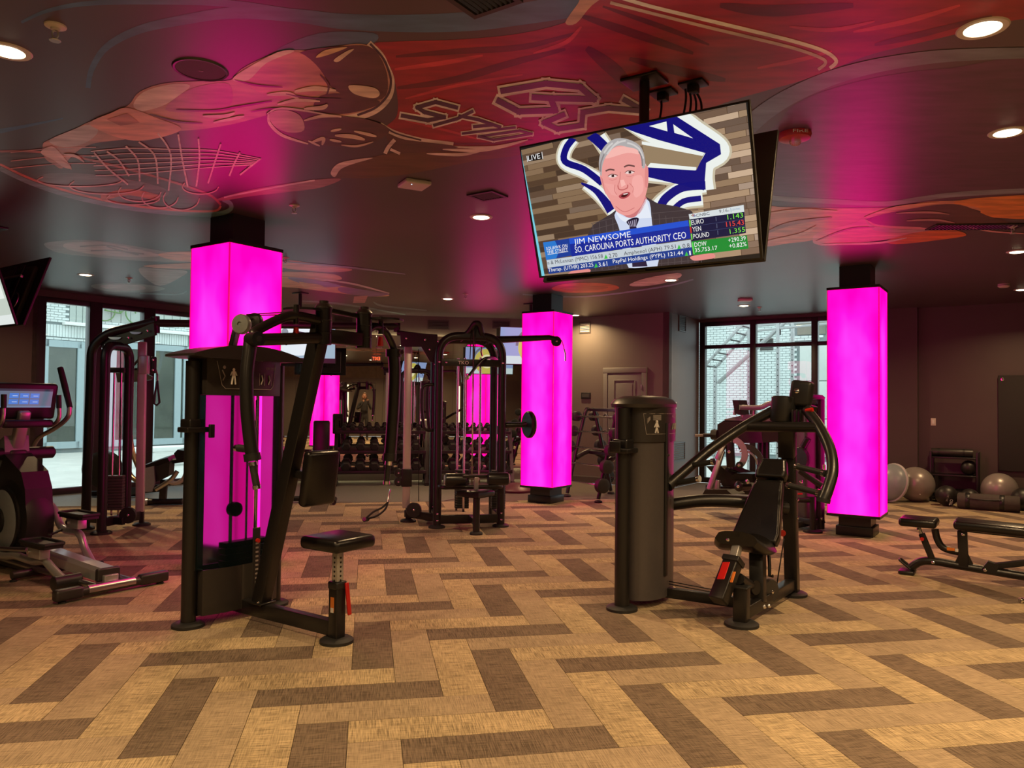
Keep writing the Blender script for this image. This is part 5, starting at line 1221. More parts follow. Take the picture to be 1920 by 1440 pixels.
def make_dumbbell(r, ln, label, group):
    t = thing('dumbbell', label, 'dumbbell', (0, 0, 0), PH, group)
    for s in (-1, 1):
        def f(b):
            P = [Vector((r*math.cos(R(60*k)), 0, r*math.sin(R(60*k)))) for k in range(6)]
            rings = [(0.80, s*(ln/2)), (1.0, s*(ln/2+0.012)), (1.0, s*(ln/2+r*0.9)), (0.78, s*(ln/2+r*0.9+0.015))]
            vs = []; fs = []
            for kf, y in rings: vs += [Vector((p.x*kf, y, p.z*kf)) for p in P]
            for i in range(3):
                for k in range(6): fs.append((i*6+k, i*6+(k+1) % 6, (i+1)*6+(k+1) % 6, (i+1)*6+k))
            fs.append(list(range(6))); fs.append([18+k for k in range(6)]); b.add(vs, fs, False)
        P_('head', t, 'rubber', f)
    P_('handle', t, 'chrome', lambda b: b.tube([(0, -ln/2-0.01, 0), (0, -ln*0.25, 0), (0, 0, 0), (0, ln*0.25, 0), (0, ln/2+0.01, 0)], 0.016, 10, rs=[0.013, 0.016, 0.018, 0.016, 0.013]))
    return t
ORD = ['first', 'second', 'third', 'fourth', 'fifth', 'sixth', 'seventh', 'eighth', 'ninth', 'tenth']; SHELF = {0.99: 'top', 0.64: 'middle', 0.29: 'bottom'}
for (z, y), r, ln, n_, nm in zip(TIERS, (0.048, 0.080, 0.092), (0.11, 0.12, 0.12), (10, 6, 6), ('small black hex dumbbell on the top shelf of the dumbbell racks', 'mid-size black hex dumbbell on the middle shelf of the dumbbell racks', 'large black hex dumbbell on the bottom shelf of the dumbbell racks')):
    proto = None
    for x0, x1 in ((-0.55, 1.05), (1.12, 2.62)):
        for k in range(n_):
            x = x0 + 0.06 + (x1-x0-0.12)*(k+0.5)/n_
            if proto is None: proto = d_ = make_dumbbell(r, ln, nm, nm.replace('dumbbell on', 'dumbbells on').split(' of the')[0])
            else: d_ = copy_tree(proto)
            d_['label'] = nm.split(' on the')[0] + ', %s from the left on the %s shelf of the %s rack' % (ORD[k], SHELF[z], 'left' if x0 < 0 else 'right'); p = P2*14.12 + P1*x + P2*y; d_.location = (p.x, p.y, z + r*0.87 + 0.004); d_.rotation_euler = (R(14), 0, PH)

# ---------------------------------------------------------------- small things on the floor
def simple(name, label, cat, m, fn, loc, rz=0, group=None):
    mb = MB(); fn(mb); o = mb.build(name, M[m] if isinstance(m, str) else m); o.location = loc; o.rotation_euler = (0, 0, rz); return tag(o, label, cat, group)
p = onz(966, 921); M['dome'] = mat('dark rose dome rubber', (0.10, 0.03, 0.045), 0.4, noise=0.15)
simple('balance_pod', 'low dark red dome on the floor left of the farthest column', 'balance pod', 'dome', lambda b: b.lathe([(0.30, 0), (0.31, 0.03), (0.28, 0.06), (0.18, 0.11), (0.08, 0.14), (0.0, 0.15)], (0, 0, 0), (0, 0, 1), 28), (p.x, p.y, 0))
p = onz(922, 972)
bt = thing('water_bottle', 'clear plastic water bottle standing in the base of the lat pulldown tower', 'bottle', (p.x, p.y + 0.25, 0))
P_('bottle_body', bt, 'clear', lambda b: b.lathe([(0.036, 0), (0.04, 0.01), (0.04, 0.07), (0.037, 0.08), (0.04, 0.09), (0.04, 0.16), (0.030, 0.20), (0.014, 0.225), (0.014, 0.24)], (0, 0, 0)))
P_('cap', bt, 'white', lambda b: b.lathe([(0.017, 0.235), (0.017, 0.255), (0.0, 0.257)], (0, 0, 0), (0, 0, 1), 14))
# balls along the right wall
M['ball'] = mat('pearl grey exercise ball', (0.30, 0.27, 0.25), 0.32, 0.25, noise=0.04, nscale=8); M['ball_black'] = mat('black ball rubber', (0.016, 0.014, 0.013), 0.42, noise=0.2)
def ball(px, py, r, m, name, label, cat, Y=None, sq=1.0):
    d = ray(px, py); z = r*sq; t = (z - EYE)/d.z
    if Y is None: loc = Vector((d.x*t, d.y*t, z))
    else: q = aty(px, py, Y); loc = Vector((q.x, q.y, z))
    o = MB(); o.sphere((0, 0, 0), r, 36, 24, (1, 1, sq)); ob = o.build(name, M[m]); ob.location = loc; tag(ob, label, cat)
    def seams(b):
        for k in range(-3, 4):
            h = k*r*0.11; rr = math.sqrt(r*r - h*h)+0.0005
            b.tube([(rr*math.cos(2*PI*i/28), h, sq*rr*math.sin(2*PI*i/28)) for i in range(29)], 0.0018, 4)
    if r > 0.25: c = MB(); seams(c); c.build('moulded_rib', M[m], ob); P_('valve_plug', ob, 'white', lambda b: b.cyl((-r*0.25, -r*0.93, -0.13), (-r*0.255, -r*0.96, -0.134), 0.008))
    return ob
def rwall(px): q = onplane(px, 764, C4, E2); return q
ball(1717, 908, 0.275, 'ball', 'exercise_ball', 'large pearl grey exercise ball right of the half-dome balance trainer', 'exercise ball', sq=0.99)
b2 = ball(1874, 916, 0.25, 'ball', 'exercise_ball', 'pearl grey exercise ball behind the canvas roll on the right', 'exercise ball', Y=11.80)
mbb = ball(1775, 922, 0.155, 'ball_black', 'medicine_ball', 'black medicine ball with white lettering, just right of the large grey ball', 'medicine ball', Y=11.74)
tx = MB(); text_on(tx, 'TKO', (-0.02, -0.172, -0.13), (0.02, -0.0, 0.045*2), (-0.045, 0, 0.006)); tx.build('ball_lettering', M['white'], mbb)
tx = MB(); text_on(tx, '20 LBS', (-0.08, -0.160, -0.07), (0.035, 0.012, 0.10), (-0.025, 0, 0.004)); tx.build('weight_lettering', M['print'], mbb)
ball(1818, 925, 0.135, 'ball_black', 'medicine_ball', 'plain black medicine ball between the lettered ball and the canvas roll', 'medicine ball', Y=11.68)
ball(1763, 930, 0.085, 'ball_black', 'medicine_ball', 'small black ball tucked between the large grey ball and the lettered ball', 'medicine ball', Y=12.20)
ball(1919, 920, 0.165, 'ball_black', 'medicine_ball', 'black ball at the right edge of the picture', 'medicine ball', Y=11.3)
# half-dome balance trainer leaning on the wall by the column
q = aty(1672, 902, 12.1)
bo = thing('balance_trainer', 'half-dome balance trainer leaning on edge behind the right magenta column', 'balance trainer', (q.x, q.y, 0.31), 0)
axb = Vector((-0.93, -0.30, 0.22))
P_('dome', bo, 'bluegrey', lambda b: b.lathe([(0.305*math.cos(R(a)), 0.25*math.sin(R(a))) for a in range(0, 90, 10)] + [(0.0, 0.25)], (0, 0, 0), axb, 36)) if 0 else None
M['bluegrey'] = mat('blue grey dome', (0.25, 0.30, 0.33), 0.35, noise=0.05); M['base_grey'] = mat('pale grey platform rim', (0.45, 0.46, 0.46), 0.4, noise=0.05)
P_('dome', bo, 'bluegrey', lambda b: b.lathe([(0.290*math.cos(R(a)), 0.22*math.sin(R(a))) for a in range(0, 90, 10)] + [(0.001, 0.22)], (0, 0, 0), axb, 36))
P_('platform', bo, 'base_grey', lambda b: b.lathe([(0.29, -0.035), (0.305, -0.03), (0.31, 0.0), (0.29, 0.01)], (0, 0, 0), axb, 36))
# storage rack with rolled mats, low and dark
q = rwall(1792); q = q - E2*0.24; FR_ = Frame((q.x, q.y), -TH)
rk = thing('mat_rack', 'low dark storage rack behind the black balls', 'rack', (q.x, q.y, 0), -TH)
for x in (-0.32, 0.32):
    for y in (-0.17, 0.17): bar('post', rk, (x, y, 0.0), (x, y, 0.80), 0.035, 0.035, up=(1, 0, 0))
for z in (0.06, 0.42, 0.70): box('shelf', rk, (0, 0, z), (0.64, 0.34, 0.025))
for k, (x, z, L, lb, cat) in enumerate(((-0.04, 0.778, 0.58, 'grey rolled mat on top of the low storage rack', 'rolled mat'), (0.0, 0.1385, 0.54, 'dark rolled mat on the bottom shelf of the low storage rack', 'rolled mat'))):
    o = MB(); a = Matrix.Rotation(R((8, -4)[k]), 3, 'Z') if 0 else None
    o.lathe([(0.062, -L/2), (0.064, -L/2+0.01), (0.064, L/2-0.01), (0.062, L/2)], (0, 0, 0), (1, 0.1, 0), 22)
    ob = o.build('rolled_mat', M['plastic'] if k == 0 else M['rubber']); w_ = FR_.o + FR_.x*x + Vector((0, 0, z)); ob.location = w_; ob.rotation_euler = (0, 0, -TH); tag(ob, lb, cat)
    [P_('mat_strap', ob, 'cable', lambda b: b.lathe([(0.066, xx), (0.0665, xx+0.03)], (0, 0, 0), (1, 0.1, 0), 22)) for xx in (-0.2, 0.15)]
w_ = FR_.o + FR_.x*0.20 + Vector((0, 0, 0.4325+0.118)); ob = MB(); ob.sphere((0, 0, 0), 0.118, 28, 18); ob = ob.build('medicine_ball', M['ball_black']); ob.location = w_ - FR_.y*0.05; tag(ob, 'black ball on the shelf inside the low storage rack', 'medicine ball')
bpy.data.objects.remove(next(o for o in bpy.data.objects if o.get('label', '').startswith('dark rolled mat on the middle')), do_unlink=True) if 0 else None
# foam roller / sandbag on the floor
a, b3 = onz(1812, 944), onz(1894, 951); c = aty(1853, 944, 11.27); L = 0.78
sb = MB(); sb.lathe([(0.10, -L/2), (0.115, -L/2+0.02), (0.118, 0), (0.115, L/2-0.02), (0.10, L/2)], (0, 0, 0), (1, 0, 0), 26); M['sandbag'] = mat('brown grey canvas', (0.055, 0.045, 0.04), 0.8, noise=0.25)
sb = sb.build('sandbag', M['sandbag']); dd = (b3-a).normalized(); sb.location = (c.x, c.y, 0.118); sb.rotation_euler = (0, 0, -TH); tag(sb, 'brown grey canvas roll with dark straps on the floor below the second grey ball', 'sandbag')
for x in (-L*0.33, L*0.22): P_('strap', sb, 'cable', lambda b: b.lathe([(0.1175, x-0.03), (0.1205, x-0.025), (0.1205, x+0.025), (0.1175, x+0.03)], (0, 0, 0), (1, 0, 0), 26))
tube('carry_handle', sb, [(-L*0.33, -0.11, 0.05), (-0.02, -0.135, 0.04), (L*0.22, -0.11, 0.05)], 0.010, 'cable')
# hanging mats on the right wall
M['mat_foam'] = mat('black foam mat', (0.020, 0.017, 0.015), 0.75, noise=0.3, nscale=150, bump=0.3)
def wmat(u0, v0, u1, v1, off, label):
    A = onplane(u0, v0, C4 - E2*off, E2); B = onplane(u1, v1, C4 - E2*off, E2); w_ = (B-A).dot(E1); h_ = A.z - B.z
    o = MB(); o.box((w_/2, 0, -h_/2), (w_, 0.018, h_), ch=0.008); ob = o.build('exercise_mat', M['mat_foam']); ob.location = A; ob.rotation_euler = (0, 0, -TH); tag(ob, label, 'exercise mat')
    P_('eyelet', ob, 'chrome', lambda b: b.lathe([(0.016, -0.002), (0.024, 0.0), (0.024, 0.004), (0.016, 0.006)], (0.06, -0.009, -0.06), (0, -1, 0), 16))
    hk = P_('wall_hook', ob, 'frame', lambda b: b.cyl((0.06, -0.03, -0.055), (0.06, 0.06, -0.055), 0.008)); return ob
wmat(1871, 704, 1962, 887, 0.05, 'black foam exercise mat hanging on the right wall')
# chrome handle end at the right edge of the floor
p = onz(1912, 1131)
ch_ = thing('cable_attachment', 'knurled chrome handle lying on the carpet at the right edge', 'handle', (p.x, p.y, 0), R(10))
tube('handle_bar', ch_, [(0, 0, 0.02), (0.16, 0.0, 0.02)], 0.016, 'chrome'); P_('knurled_collar', ch_, 'chrome', lambda b: [b.lathe([(0.017, x), (0.021, x+0.005), (0.021, x+0.015), (0.017, x+0.02)], (0, 0, 0.022), (1, 0, 0), 14) for x in (0.0, 0.03, 0.10)])

# ---------------------------------------------------------------- fittings on the walls
def louvre(name, label, P0, ax, nrm, w_, h_, n, m='base', blade='door', cat='vent'):
    """P0 = centre on the wall, ax along the wall, nrm into the room"""
    t = thing(name, label, cat, P0, math.atan2(ax.y, ax.x)); s = 1 if Vector((-ax.y, ax.x, 0)).dot(nrm) > 0 else -1
    P_('frame', t, m, lambda b: [b.box((0, s*0.008, z), (w_, 0.016, 0.02)) for z in (h_/2-0.01, -h_/2+0.01)] + [b.box((x, s*0.008, 0), (0.02, 0.016, h_-0.04)) for x in (w_/2-0.01, -w_/2+0.01)])
    P_('backing', t, 'plastic_black', lambda b: b.box((0, s*0.0025, 0), (w_-0.02, 0.003, h_-0.02)))
    rx = Matrix.Rotation(R(-35*s), 3, 'X')
    for k in range(n): P_('blade', t, blade, lambda b: b.box((0, s*0.010, -h_/2+0.02+(h_-0.04)*(k+0.5)/n), (w_-0.03, 0.016, 0.003), rx))
    return t
def on_wall(px, py, p0, n): return onplane(px, py, p0, n)
louvre('wall_vent', 'small louvred vent high on the door wall, lit by a downlight', on_wall(1097, 614, C3, E2), E1, -E2, 0.24, 0.22, 7, blade='white')
louvre('wall_vent', 'dark square vent high on the wall left of the right window', on_wall(1279, 607, C3, E1), E2, E1, 0.34, 0.30, 8)
louvre('wall_vent', 'tall floor-level grille on the wall left of the right window', on_wall(1273, 846, C3, E1), E2, E1, 0.55, 0.35, 9, blade='wall')
MT = P2*MD
louvre('wall_vent', 'wide vent above the mirror, left of the lat pulldown top', on_wall(822, 609, MT, P2), P1, -P2, 0.42, 0.18, 5, blade='wall')
louvre('wall_vent', 'wide vent above the mirror, right of the lat pulldown top', on_wall(940, 609, MT, P2), P1, -P2, 0.36, 0.16, 5, blade='wall')
louvre('wall_vent', 'vent above the mirror, over the pec fly machine', on_wall(644, 601, MT, P2), P1, -P2, 0.36, 0.16, 5, blade='wall')
def switch(label, P0, ax, nrm, w_=0.075, h_=0.12):
    t = thing('light_switch', label, 'switch', P0, math.atan2(ax.y, ax.x)); s = 1 if Vector((-ax.y, ax.x, 0)).dot(nrm) > 0 else -1
    box('switch_plate', t, (0, s*0.004, 0), (w_, 0.008, h_), 'ivory', 0.003); box('rocker', t, (0, s*0.010, 0), (0.032, 0.008, 0.064), 'white', 0.002); return t
M['ivory'] = mat('ivory plate', (0.62, 0.55, 0.48), 0.4, noise=0.03)
switch('pale switch plate on the wall left of the right window', on_wall(1267, 760, C3, E1), E2, E1); switch('pale switch plate on the dark right wall', on_wall(1750, 791, C4, E2), E1, -E2)
q = on_wall(1099, 742, C3, E2); cp = thing('control_panel', 'black wall panel left of the grey door', 'panel', q, -TH); box('panel_housing', cp, (0, -0.012, 0), (0.20, 0.024, 0.12), 'plastic_black', 0.004); box('panel_screen', cp, (0, -0.0255, 0.005), (0.15, 0.003, 0.07), 'grey_disc', 0); 

# ---------------------------------------------------------------- televisions
def tv_obj(label, c, yaw, pitch, w_, h_, name='television', th=0.05, draw=None, mount=True):
    t = thing(name, label, 'television', c, 0); t.rotation_euler = (pitch, 0, yaw)
    t.rotation_mode = 'XYZ'
    box('screen_frame', t, (0, 0.012, 0), (w_, 0.022, h_), 'plastic_black', 0.004); box('rear_housing', t, (0, 0.045, -0.02), (w_*0.8, 0.05, h_*0.78), 'plastic', 0.015)
    box('stand_plate', t, (0, 0.085, 0), (0.30, 0.03, 0.30), 'frame', 0.004)
    mb = MB(); g = 0.009
    def rect(x0, z0, x1, z1, c_, lay=0): mb.poly([(x, -0.0002 - 0.0003*lay, z) for x, z in ((x0, z0), (x1, z0), (x1, z1), (x0, z1))], c_)
    rect(-w_/2+g, -h_/2+g, w_/2-g, h_/2-g, (0.01, 0.01, 0.01))
    if draw: draw(mb, rect, w_, h_)
    mb.build('screen', M['screen'], t); return t
def pole(label, x, y, z1, z0=CEIL, extra=None):
    t = thing('ceiling_mount', label, 'ceiling mount', (x, y, z0)); box('ceiling_plate', t, (0, 0, -0.008), (0.20, 0.16, 0.016), rot=Matrix.Rotation(-TH, 3, 'Z')); cyl('drop_pole', t, (0, 0, 0), (0, 0, z1-z0), 0.026)
    bar('cross_arm', t, Vector((0, 0, z1-z0)) - E2*0.14, Vector((0, 0, z1-z0)) + E2*0.14, 0.05, 0.05); return t
def far_pic(kind):
    def f(mb, rect, w_, h_):
        x0, x1, z0, z1 = -w_/2+0.012, w_/2-0.012, -h_/2+0.012, h_/2-0.012
        def ring(cx, cz, r0, r1, a0, a1, c, lay, sx=1.0):
            n = 24
            for k in range(n):
                a, b = R(a0+(a1-a0)*k/n), R(a0+(a1-a0)*(k+1)/n)
                P = [(cx+sx*r*math.cos(t), cz+r*math.sin(t)) for r, t in ((r0, a), (r1, a), (r1, b), (r0, b))]
                P = [(min(x1, max(x0, x)), min(z1, max(z0, z))) for x, z in P]; mb.poly([(x, -0.0002-0.0003*lay, z) for x, z in P], c)
        if kind == 0:
            rect(x0, z0, x1, z1, (0.30, 0.45, 0.55), 1); ring(0, z1*0.9, 0.0, w_*0.42, 180, 360, (0.75, 0.85, 0.9), 2); ring(0, z1*0.6, 0, 0.09, 190, 350, (0.03, 0.05, 0.08), 3); ring(-0.2, z1*0.55, 0, 0.05, 0, 360, (0.25, 0.3, 0.35), 3); ring(0.22, z1*0.6, 0, 0.06, 0, 360, (0.3, 0.35, 0.4), 3)
            rect(x0, z0, x1, z0+0.07, (0.01, 0.01, 0.015), 4); rect(x0+0.15, z0+0.025, x0+0.5, z0+0.045, (0.5, 0.5, 0.5), 5)
        else:
            rect(x0, z0, x1, z1, (0.25, 0.35, 0.60), 1); rect(x0, z0, x1, z0+(z1-z0)*0.22, (0.55, 0.70, 0.72), 2); ring(0.05, -0.02, 0.0, w_*0.26, 0, 360, (0.55, 0.50, 0.10), 3); ring(0.05, -0.02, 0.0, w_*0.14, 0, 360, (0.80, 0.78, 0.45), 4); ring(0.05, 0.0, w_*0.26, w_*0.30, 0, 180, (0.12, 0.16, 0.20), 5)
    return f
ym = PH
def far_pair(px, py, Y, w_, h_, kind, where):
    c = aty(px, py, Y); pole('ceiling pole holding the pair of televisions %s' % where, (c + P2*0.14).x, (c + P2*0.14).y, c.z + h_*0.3)
    tv_obj('television %s, facing the room' % where, c, ym, R(10), w_, h_, draw=far_pic(kind)); c2 = c + P2*0.28
    if kind: tv_obj('television %s, facing the mirror' % where, c2, ym + PI, R(10), w_, h_, draw=far_pic(1))
far_pair(560, 643, 11.6, 1.10, 0.62, 0, 'above the pec fly machine'); far_pair(998, 649, 12.6, 1.10, 0.62, 1, 'behind the farthest column')

# pair at the left edge
cL = aty(-52, 540, 5.6)
def pic_left(mb, rect, w_, h_): rect(-w_/2+0.012, -h_/2+0.012, w_/2-0.012, h_/2-0.012, (0.55, 0.62, 0.55), 1); rect(-w_/2+0.012, -h_/2+0.012, w_/2-0.012, -h_/2+0.10, (0.75, 0.8, 0.78), 2); rect(w_/2-0.2, -0.1, w_/2-0.05, 0.05, (0.8, 0.85, 0.8), 3)

# ---------------------------------------------------------------- main television (front right, hung from the ceiling)
TVC = Vector((0.581, 3.755, 2.508)); TVY, TVP = -0.619, 0.320
tvm = Matrix.Translation(TVC) @ Matrix.Rotation(TVY, 4, 'Z') @ Matrix.Rotation(TVP, 4, 'X') @ Matrix.Rotation(R(0.9), 4, 'Y')
tvi = tvm.inverted(); tvn = (tvm.to_3x3() @ Vector((0, -1, 0)))
def smooth_loop(pts, k=4):
    n = len(pts); out = []
    for i in range(n):
        p0, p1, p2, p3 = (Vector((*pts[(i+j-1) % n], 0)) for j in range(4))
        for j in range(k):
            t = j/k; q_ = 0.5*((2*p1) + (p2-p0)*t + (2*p0-5*p1+4*p2-p3)*t*t + (3*p1-p0-3*p2+p3)*t*t*t); out.append((q_.x, q_.y))
    return out
def main_pic(mb, rect, w_, h_):
    CROP = lambda X, Y: (960 + X/3.692, 170 + Y/3.692)
    def q(X, Y, lay):
        u, v = CROP(X, Y); p = tvi @ onplane(u, v, TVC, tvn); x = min(w_/2-0.011, max(-w_/2+0.011, p.x)); z = min(h_/2-0.011, max(-h_/2+0.011, p.z))
        return (x, -0.0002 - 0.00025*lay, z)
    def pg(pts, c, lay): mb.poly([q(x, y, lay) for x, y in (smooth_loop(pts) if 8 < lay < 18 and len(pts) > 4 else pts)], lin(c))
    def strip(pts, w0, c, lay):
        P = curve([Vector((x, y, 0)) for x, y in pts], 5); n = len(P)
        for i in range(n-1):
            d = (P[i+1]-P[i]).normalized(); d0 = ((P[i]-P[i-1]) if i else d).normalized(); d1 = ((P[i+2]-P[i+1]) if i < n-2 else d).normalized()
            n0 = (d+d0).normalized(); n1 = (d+d1).normalized(); a, b = Vector((-n0.y, n0.x, 0)), Vector((-n1.y, n1.x, 0)); f = w0 if callable(w0) else (lambda t: w0)
            ra, rb = f(i/(n-1))/2, f((i+1)/(n-1))/2
            mb.poly([q(p.x, p.y, lay) for p in (P[i]-a*ra, P[i]+a*ra, P[i+1]+b*rb, P[i+1]-b*rb)], lin(c))
    # the whole screen in crop coordinates: top-left, top-right, bottom-right, bottom-left
    TL, TR, BR, BL = (45, 415), (1615, 40), (1730, 1125), (222, 1310)
    def bl(s, t):
        a = (TL[0]+(TR[0]-TL[0])*s, TL[1]+(TR[1]-TL[1])*s); b = (BL[0]+(BR[0]-BL[0])*s, BL[1]+(BR[1]-BL[1])*s); return (a[0]+(b[0]-a[0])*t, a[1]+(b[1]-a[1])*t)
    rnd = random.Random(3)
    pg([TL, TR, BR, BL], (92, 70, 52), 1)
    # reclaimed timber boards behind the speaker
    pal = [(84, 62, 46), (110, 86, 62), (134, 108, 82), (96, 74, 58), (72, 54, 42), (120, 100, 84), (150, 126, 102)]
    for r in range(24):
        t0, t1 = r/24, (r+1)/24; s = -rnd.random()*0.1
        while s < 1:
            e = s + 0.10 + rnd.random()*0.14; a, b = max(0, s), min(1, e-0.003)
            c = rnd.choice(pal); k = 1.0 + 0.35*max(0, (a+b)/2-0.55); c = tuple(min(255, v*k + (60*max(0, (a+b)/2-0.45))) for v in c)
            if b > a: pg([bl(a, t0), bl(b, t0), bl(b, t1-0.003), bl(a, t1-0.003)], c, 2)
            s = e
    # blue backlit emblem: light outline first, blue on top
    WHT, HALO, BLU = (235, 240, 235), (200, 190, 165), (14, 14, 118)
    S1 = [(1135, 150), (1250, 250), (1425, 375), (1440, 440), (1350, 500), (1330, 590), (1340, 690)]
    for wd, c, l in ((150, HALO, 3), (118, WHT, 4)): strip(S1, wd, c, l); strip([(420, 330), (365, 420), (372, 500), (500, 560), (610, 620)], wd*0.72, c, l); strip([(600, 320), (680, 440)], wd*0.8, c, l); strip([(520, 640), (620, 730), (720, 850)], wd*0.75, c, l); strip([(1340, 650), (1180, 680), (1060, 760), (1020, 800)], wd*0.9, c, l); strip([(1320, 740), (1180, 760), (1120, 820)], wd*0.9, c, l); strip([(800, 220), (1000, 340), (1330, 440)], wd*0.62, c, l); strip([(920, 560), (1100, 580), (1300, 590)], wd, c, l)
    pg([(770, 245), (1140, 155), (1440, 370), (1448, 440), (1345, 500), (1330, 690), (1200, 660), (930, 595), (930, 530), (1270, 552), (1340, 432), (1010, 340), (860, 290)], BLU, 5)
    pg([(950, 245), (1070, 213), (1077, 282)], WHT, 6); pg([(1117, 232), (1255, 330), (1125, 292)], WHT, 6); pg([(900, 350), (1335, 432), (1278, 548), (930, 522)], (150, 128, 100), 6); pg([(900, 350), (1335, 432), (1320, 452), (900, 372)], WHT, 7); pg([(960, 500), (1278, 530), (1275, 550), (940, 524)], WHT, 7)
    strip([(430, 325), (375, 400), (368, 490), (500, 545), (625, 640)], 46, BLU, 5); strip([(540, 300), (600, 350), (650, 400)], 70, BLU, 5); strip([(480, 640), (590, 700), (690, 830)], lambda t: 12+60*t, BLU, 5)
    strip([(1340, 655), (1180, 670), (1070, 740), (1030, 800)], 60, BLU, 5); strip([(1310, 745), (1190, 765), (1110, 830)], 40, BLU, 5)
    # speaker: jacket, shirt, tie, head, hair, face
    pg([(520, 1010), (560, 930), (690, 850), (740, 810), (930, 735), (1010, 780), (1140, 800), (1240, 830), (1300, 900), (1300, 1250), (540, 1300)], (62, 52, 56), 8)
    for x in range(560, 1300, 46): strip([(x, 830+abs(x-930)*0.25), (x+20, 1240)], 4, (84, 74, 76), 9)
    for y in range(860, 1240, 44): strip([(550, y+60), (740, y+10)], 4, (82, 72, 74), 9); strip([(960, y-10), (1290, y-40)], 4, (82, 72, 74), 9)
    pg([(722, 835), (930, 745), (972, 925), (1010, 1230), (810, 1225), (745, 960)], (205, 215, 238), 10); pg([(722, 835), (770, 870), (830, 890), (790, 910), (745, 880)], (228, 234, 246), 11); pg([(930, 745), (968, 880), (880, 885), (860, 870)], (228, 234, 246), 11)
    pg([(795, 905), (840, 880), (880, 885), (862, 940), (850, 960), (815, 935)], (28, 22, 48), 12); pg([(815, 935), (862, 940), (940, 1215), (835, 1220)], (40, 30, 60), 12)
    for k in range(5): strip([(806+k*14, 905-k*4), (822+k*9, 940)], 4, (190, 180, 205), 13)
    pg([(720, 760), (760, 850), (830, 880), (900, 830), (925, 730)], (205, 120, 122), 11)
    pg([(615, 520), (612, 600), (640, 690), (680, 760), (720, 830), (780, 862), (840, 850), (895, 800), (925, 730), (945, 640), (943, 570), (930, 525), (915, 450), (890, 390), (800, 350), (700, 370), (640, 430)], (236, 158, 152), 12)
    pg([(925, 530), (943, 530), (946, 600), (936, 670), (922, 650)], (222, 138, 135), 13); pg([(615, 590), (630, 610), (652, 720), (640, 690)], (214, 130, 128), 13)
    pg([(650, 470), (800, 430), (880, 440), (880, 400), (800, 385), (700, 400)], (246, 184, 176), 13); pg([(840, 600), (900, 590), (910, 690), (860, 740), (835, 680)], (244, 172, 166), 13); pg([(640, 640), (710, 650), (730, 730), (690, 720)], (240, 166, 160), 13)
    HR = (176, 172, 172)
    pg([(608, 560), (605, 480), (625, 410), (680, 350), (750, 328), (830, 345), (890, 385), (915, 440), (925, 520), (905, 535), (895, 470), (870, 410), (800, 390), (740, 380), (690, 410), (650, 460), (628, 520), (622, 590)], HR, 14)
    for a in ((640, 430, 700, 362), (660, 440, 740, 350), (700, 385, 790, 345), (800, 362, 880, 400), (880, 400, 912, 470)): strip([(a[0], a[1]), ((a[0]+a[2])/2, (a[1]+a[3])/2-8), (a[2], a[3])], 12, (208, 204, 202), 15); 
    strip([(615, 560), (618, 500), (640, 440)], 10, (140, 134, 136), 15); strip([(905, 520), (900, 460), (880, 420)], 9, (132, 124, 126), 15)
    strip([(650, 556), (680, 545), (712, 550)], 11, (110, 72, 70), 14); strip([(778, 528), (810, 516), (852, 524)], 11, (110, 72, 70), 14)
    for cx, cy in ((700, 590), (818, 565)):
        pg([(cx-32, cy+4), (cx-12, cy-10), (cx+14, cy-10), (cx+32, cy-2), (cx+14, cy+9), (cx-12, cy+11)], (238, 214, 210), 14); pg([(cx-9, cy-9), (cx+9, cy-9), (cx+10, cy+7), (cx-8, cy+8)], (60, 36, 36), 15); strip([(cx-34, cy+2), (cx-6, cy-13), (cx+34, cy-4)], 5, (120, 70, 68), 16); strip([(cx-26, cy+24), (cx, cy+30), (cx+28, cy+18)], 4, (214, 130, 128), 15)
    strip([(752, 560), (748, 620), (735, 655)], 7, (214, 132, 128), 14); strip([(735, 655), (742, 680), (768, 686), (800, 672), (803, 650)], 8, (196, 104, 102), 14); pg([(750, 620), (775, 615), (790, 650), (760, 668)], (248, 186, 178), 14)
    strip([(715, 650), (712, 690), (728, 720)], 5, (212, 128, 124), 14); strip([(815, 640), (840, 670), (838, 705)], 5, (212, 128, 124), 14)
    pg([(742, 728), (775, 706), (808, 700), (822, 712), (806, 734), (776, 748), (752, 744)], (176, 72, 78), 15); pg([(756, 730), (780, 714), (808, 708), (800, 726), (776, 738)], (70, 20, 24), 16); pg([(772, 714), (806, 707), (802, 714), (776, 721)], (235, 222, 218), 17)
    strip([(720, 800), (780, 838), (850, 810)], 5, (206, 120, 118), 14)
    # hands at the bottom
    pg([(395, 1275), (420, 1245), (500, 1232), (545, 1240), (520, 1268)], (226, 140, 134), 10); pg([(1235, 1150), (1300, 1135), (1390, 1125), (1405, 1155), (1330, 1170), (1260, 1175)], (226, 140, 134), 10)
    # graphics
    pg([(40, 418), (52, 415), (232, 1300), (212, 1304)], (120, 205, 225), 18)
    pg([(108, 455), (212, 425), (216, 475), (110, 492)], (30, 26, 24), 18); strip([(106, 452), (112, 492)], 4, (240, 240, 240), 19); strip([(210, 424), (216, 472)], 4, (240, 240, 240), 19)
    pg([(218, 1050), (398, 1022), (415, 1140), (240, 1172)], (20, 60, 150), 18); pg([(218, 1050), (300, 1038), (330, 1100), (310, 1160), (240, 1172)], (40, 120, 205), 19)
    pg([(398, 1022), (1222, 896), (1240, 1022), (416, 1148)], (14, 40, 150), 18); pg([(398, 1022), (1222, 896), (1228, 935), (404, 1062)], (30, 80, 205), 19)
    pg([(242, 1172), (1240, 1030), (1246, 1082), (250, 1226)], (196, 206, 214), 18); pg([(250, 1226), (1246, 1082), (1250, 1138), (258, 1268)], (24, 60, 140), 18)
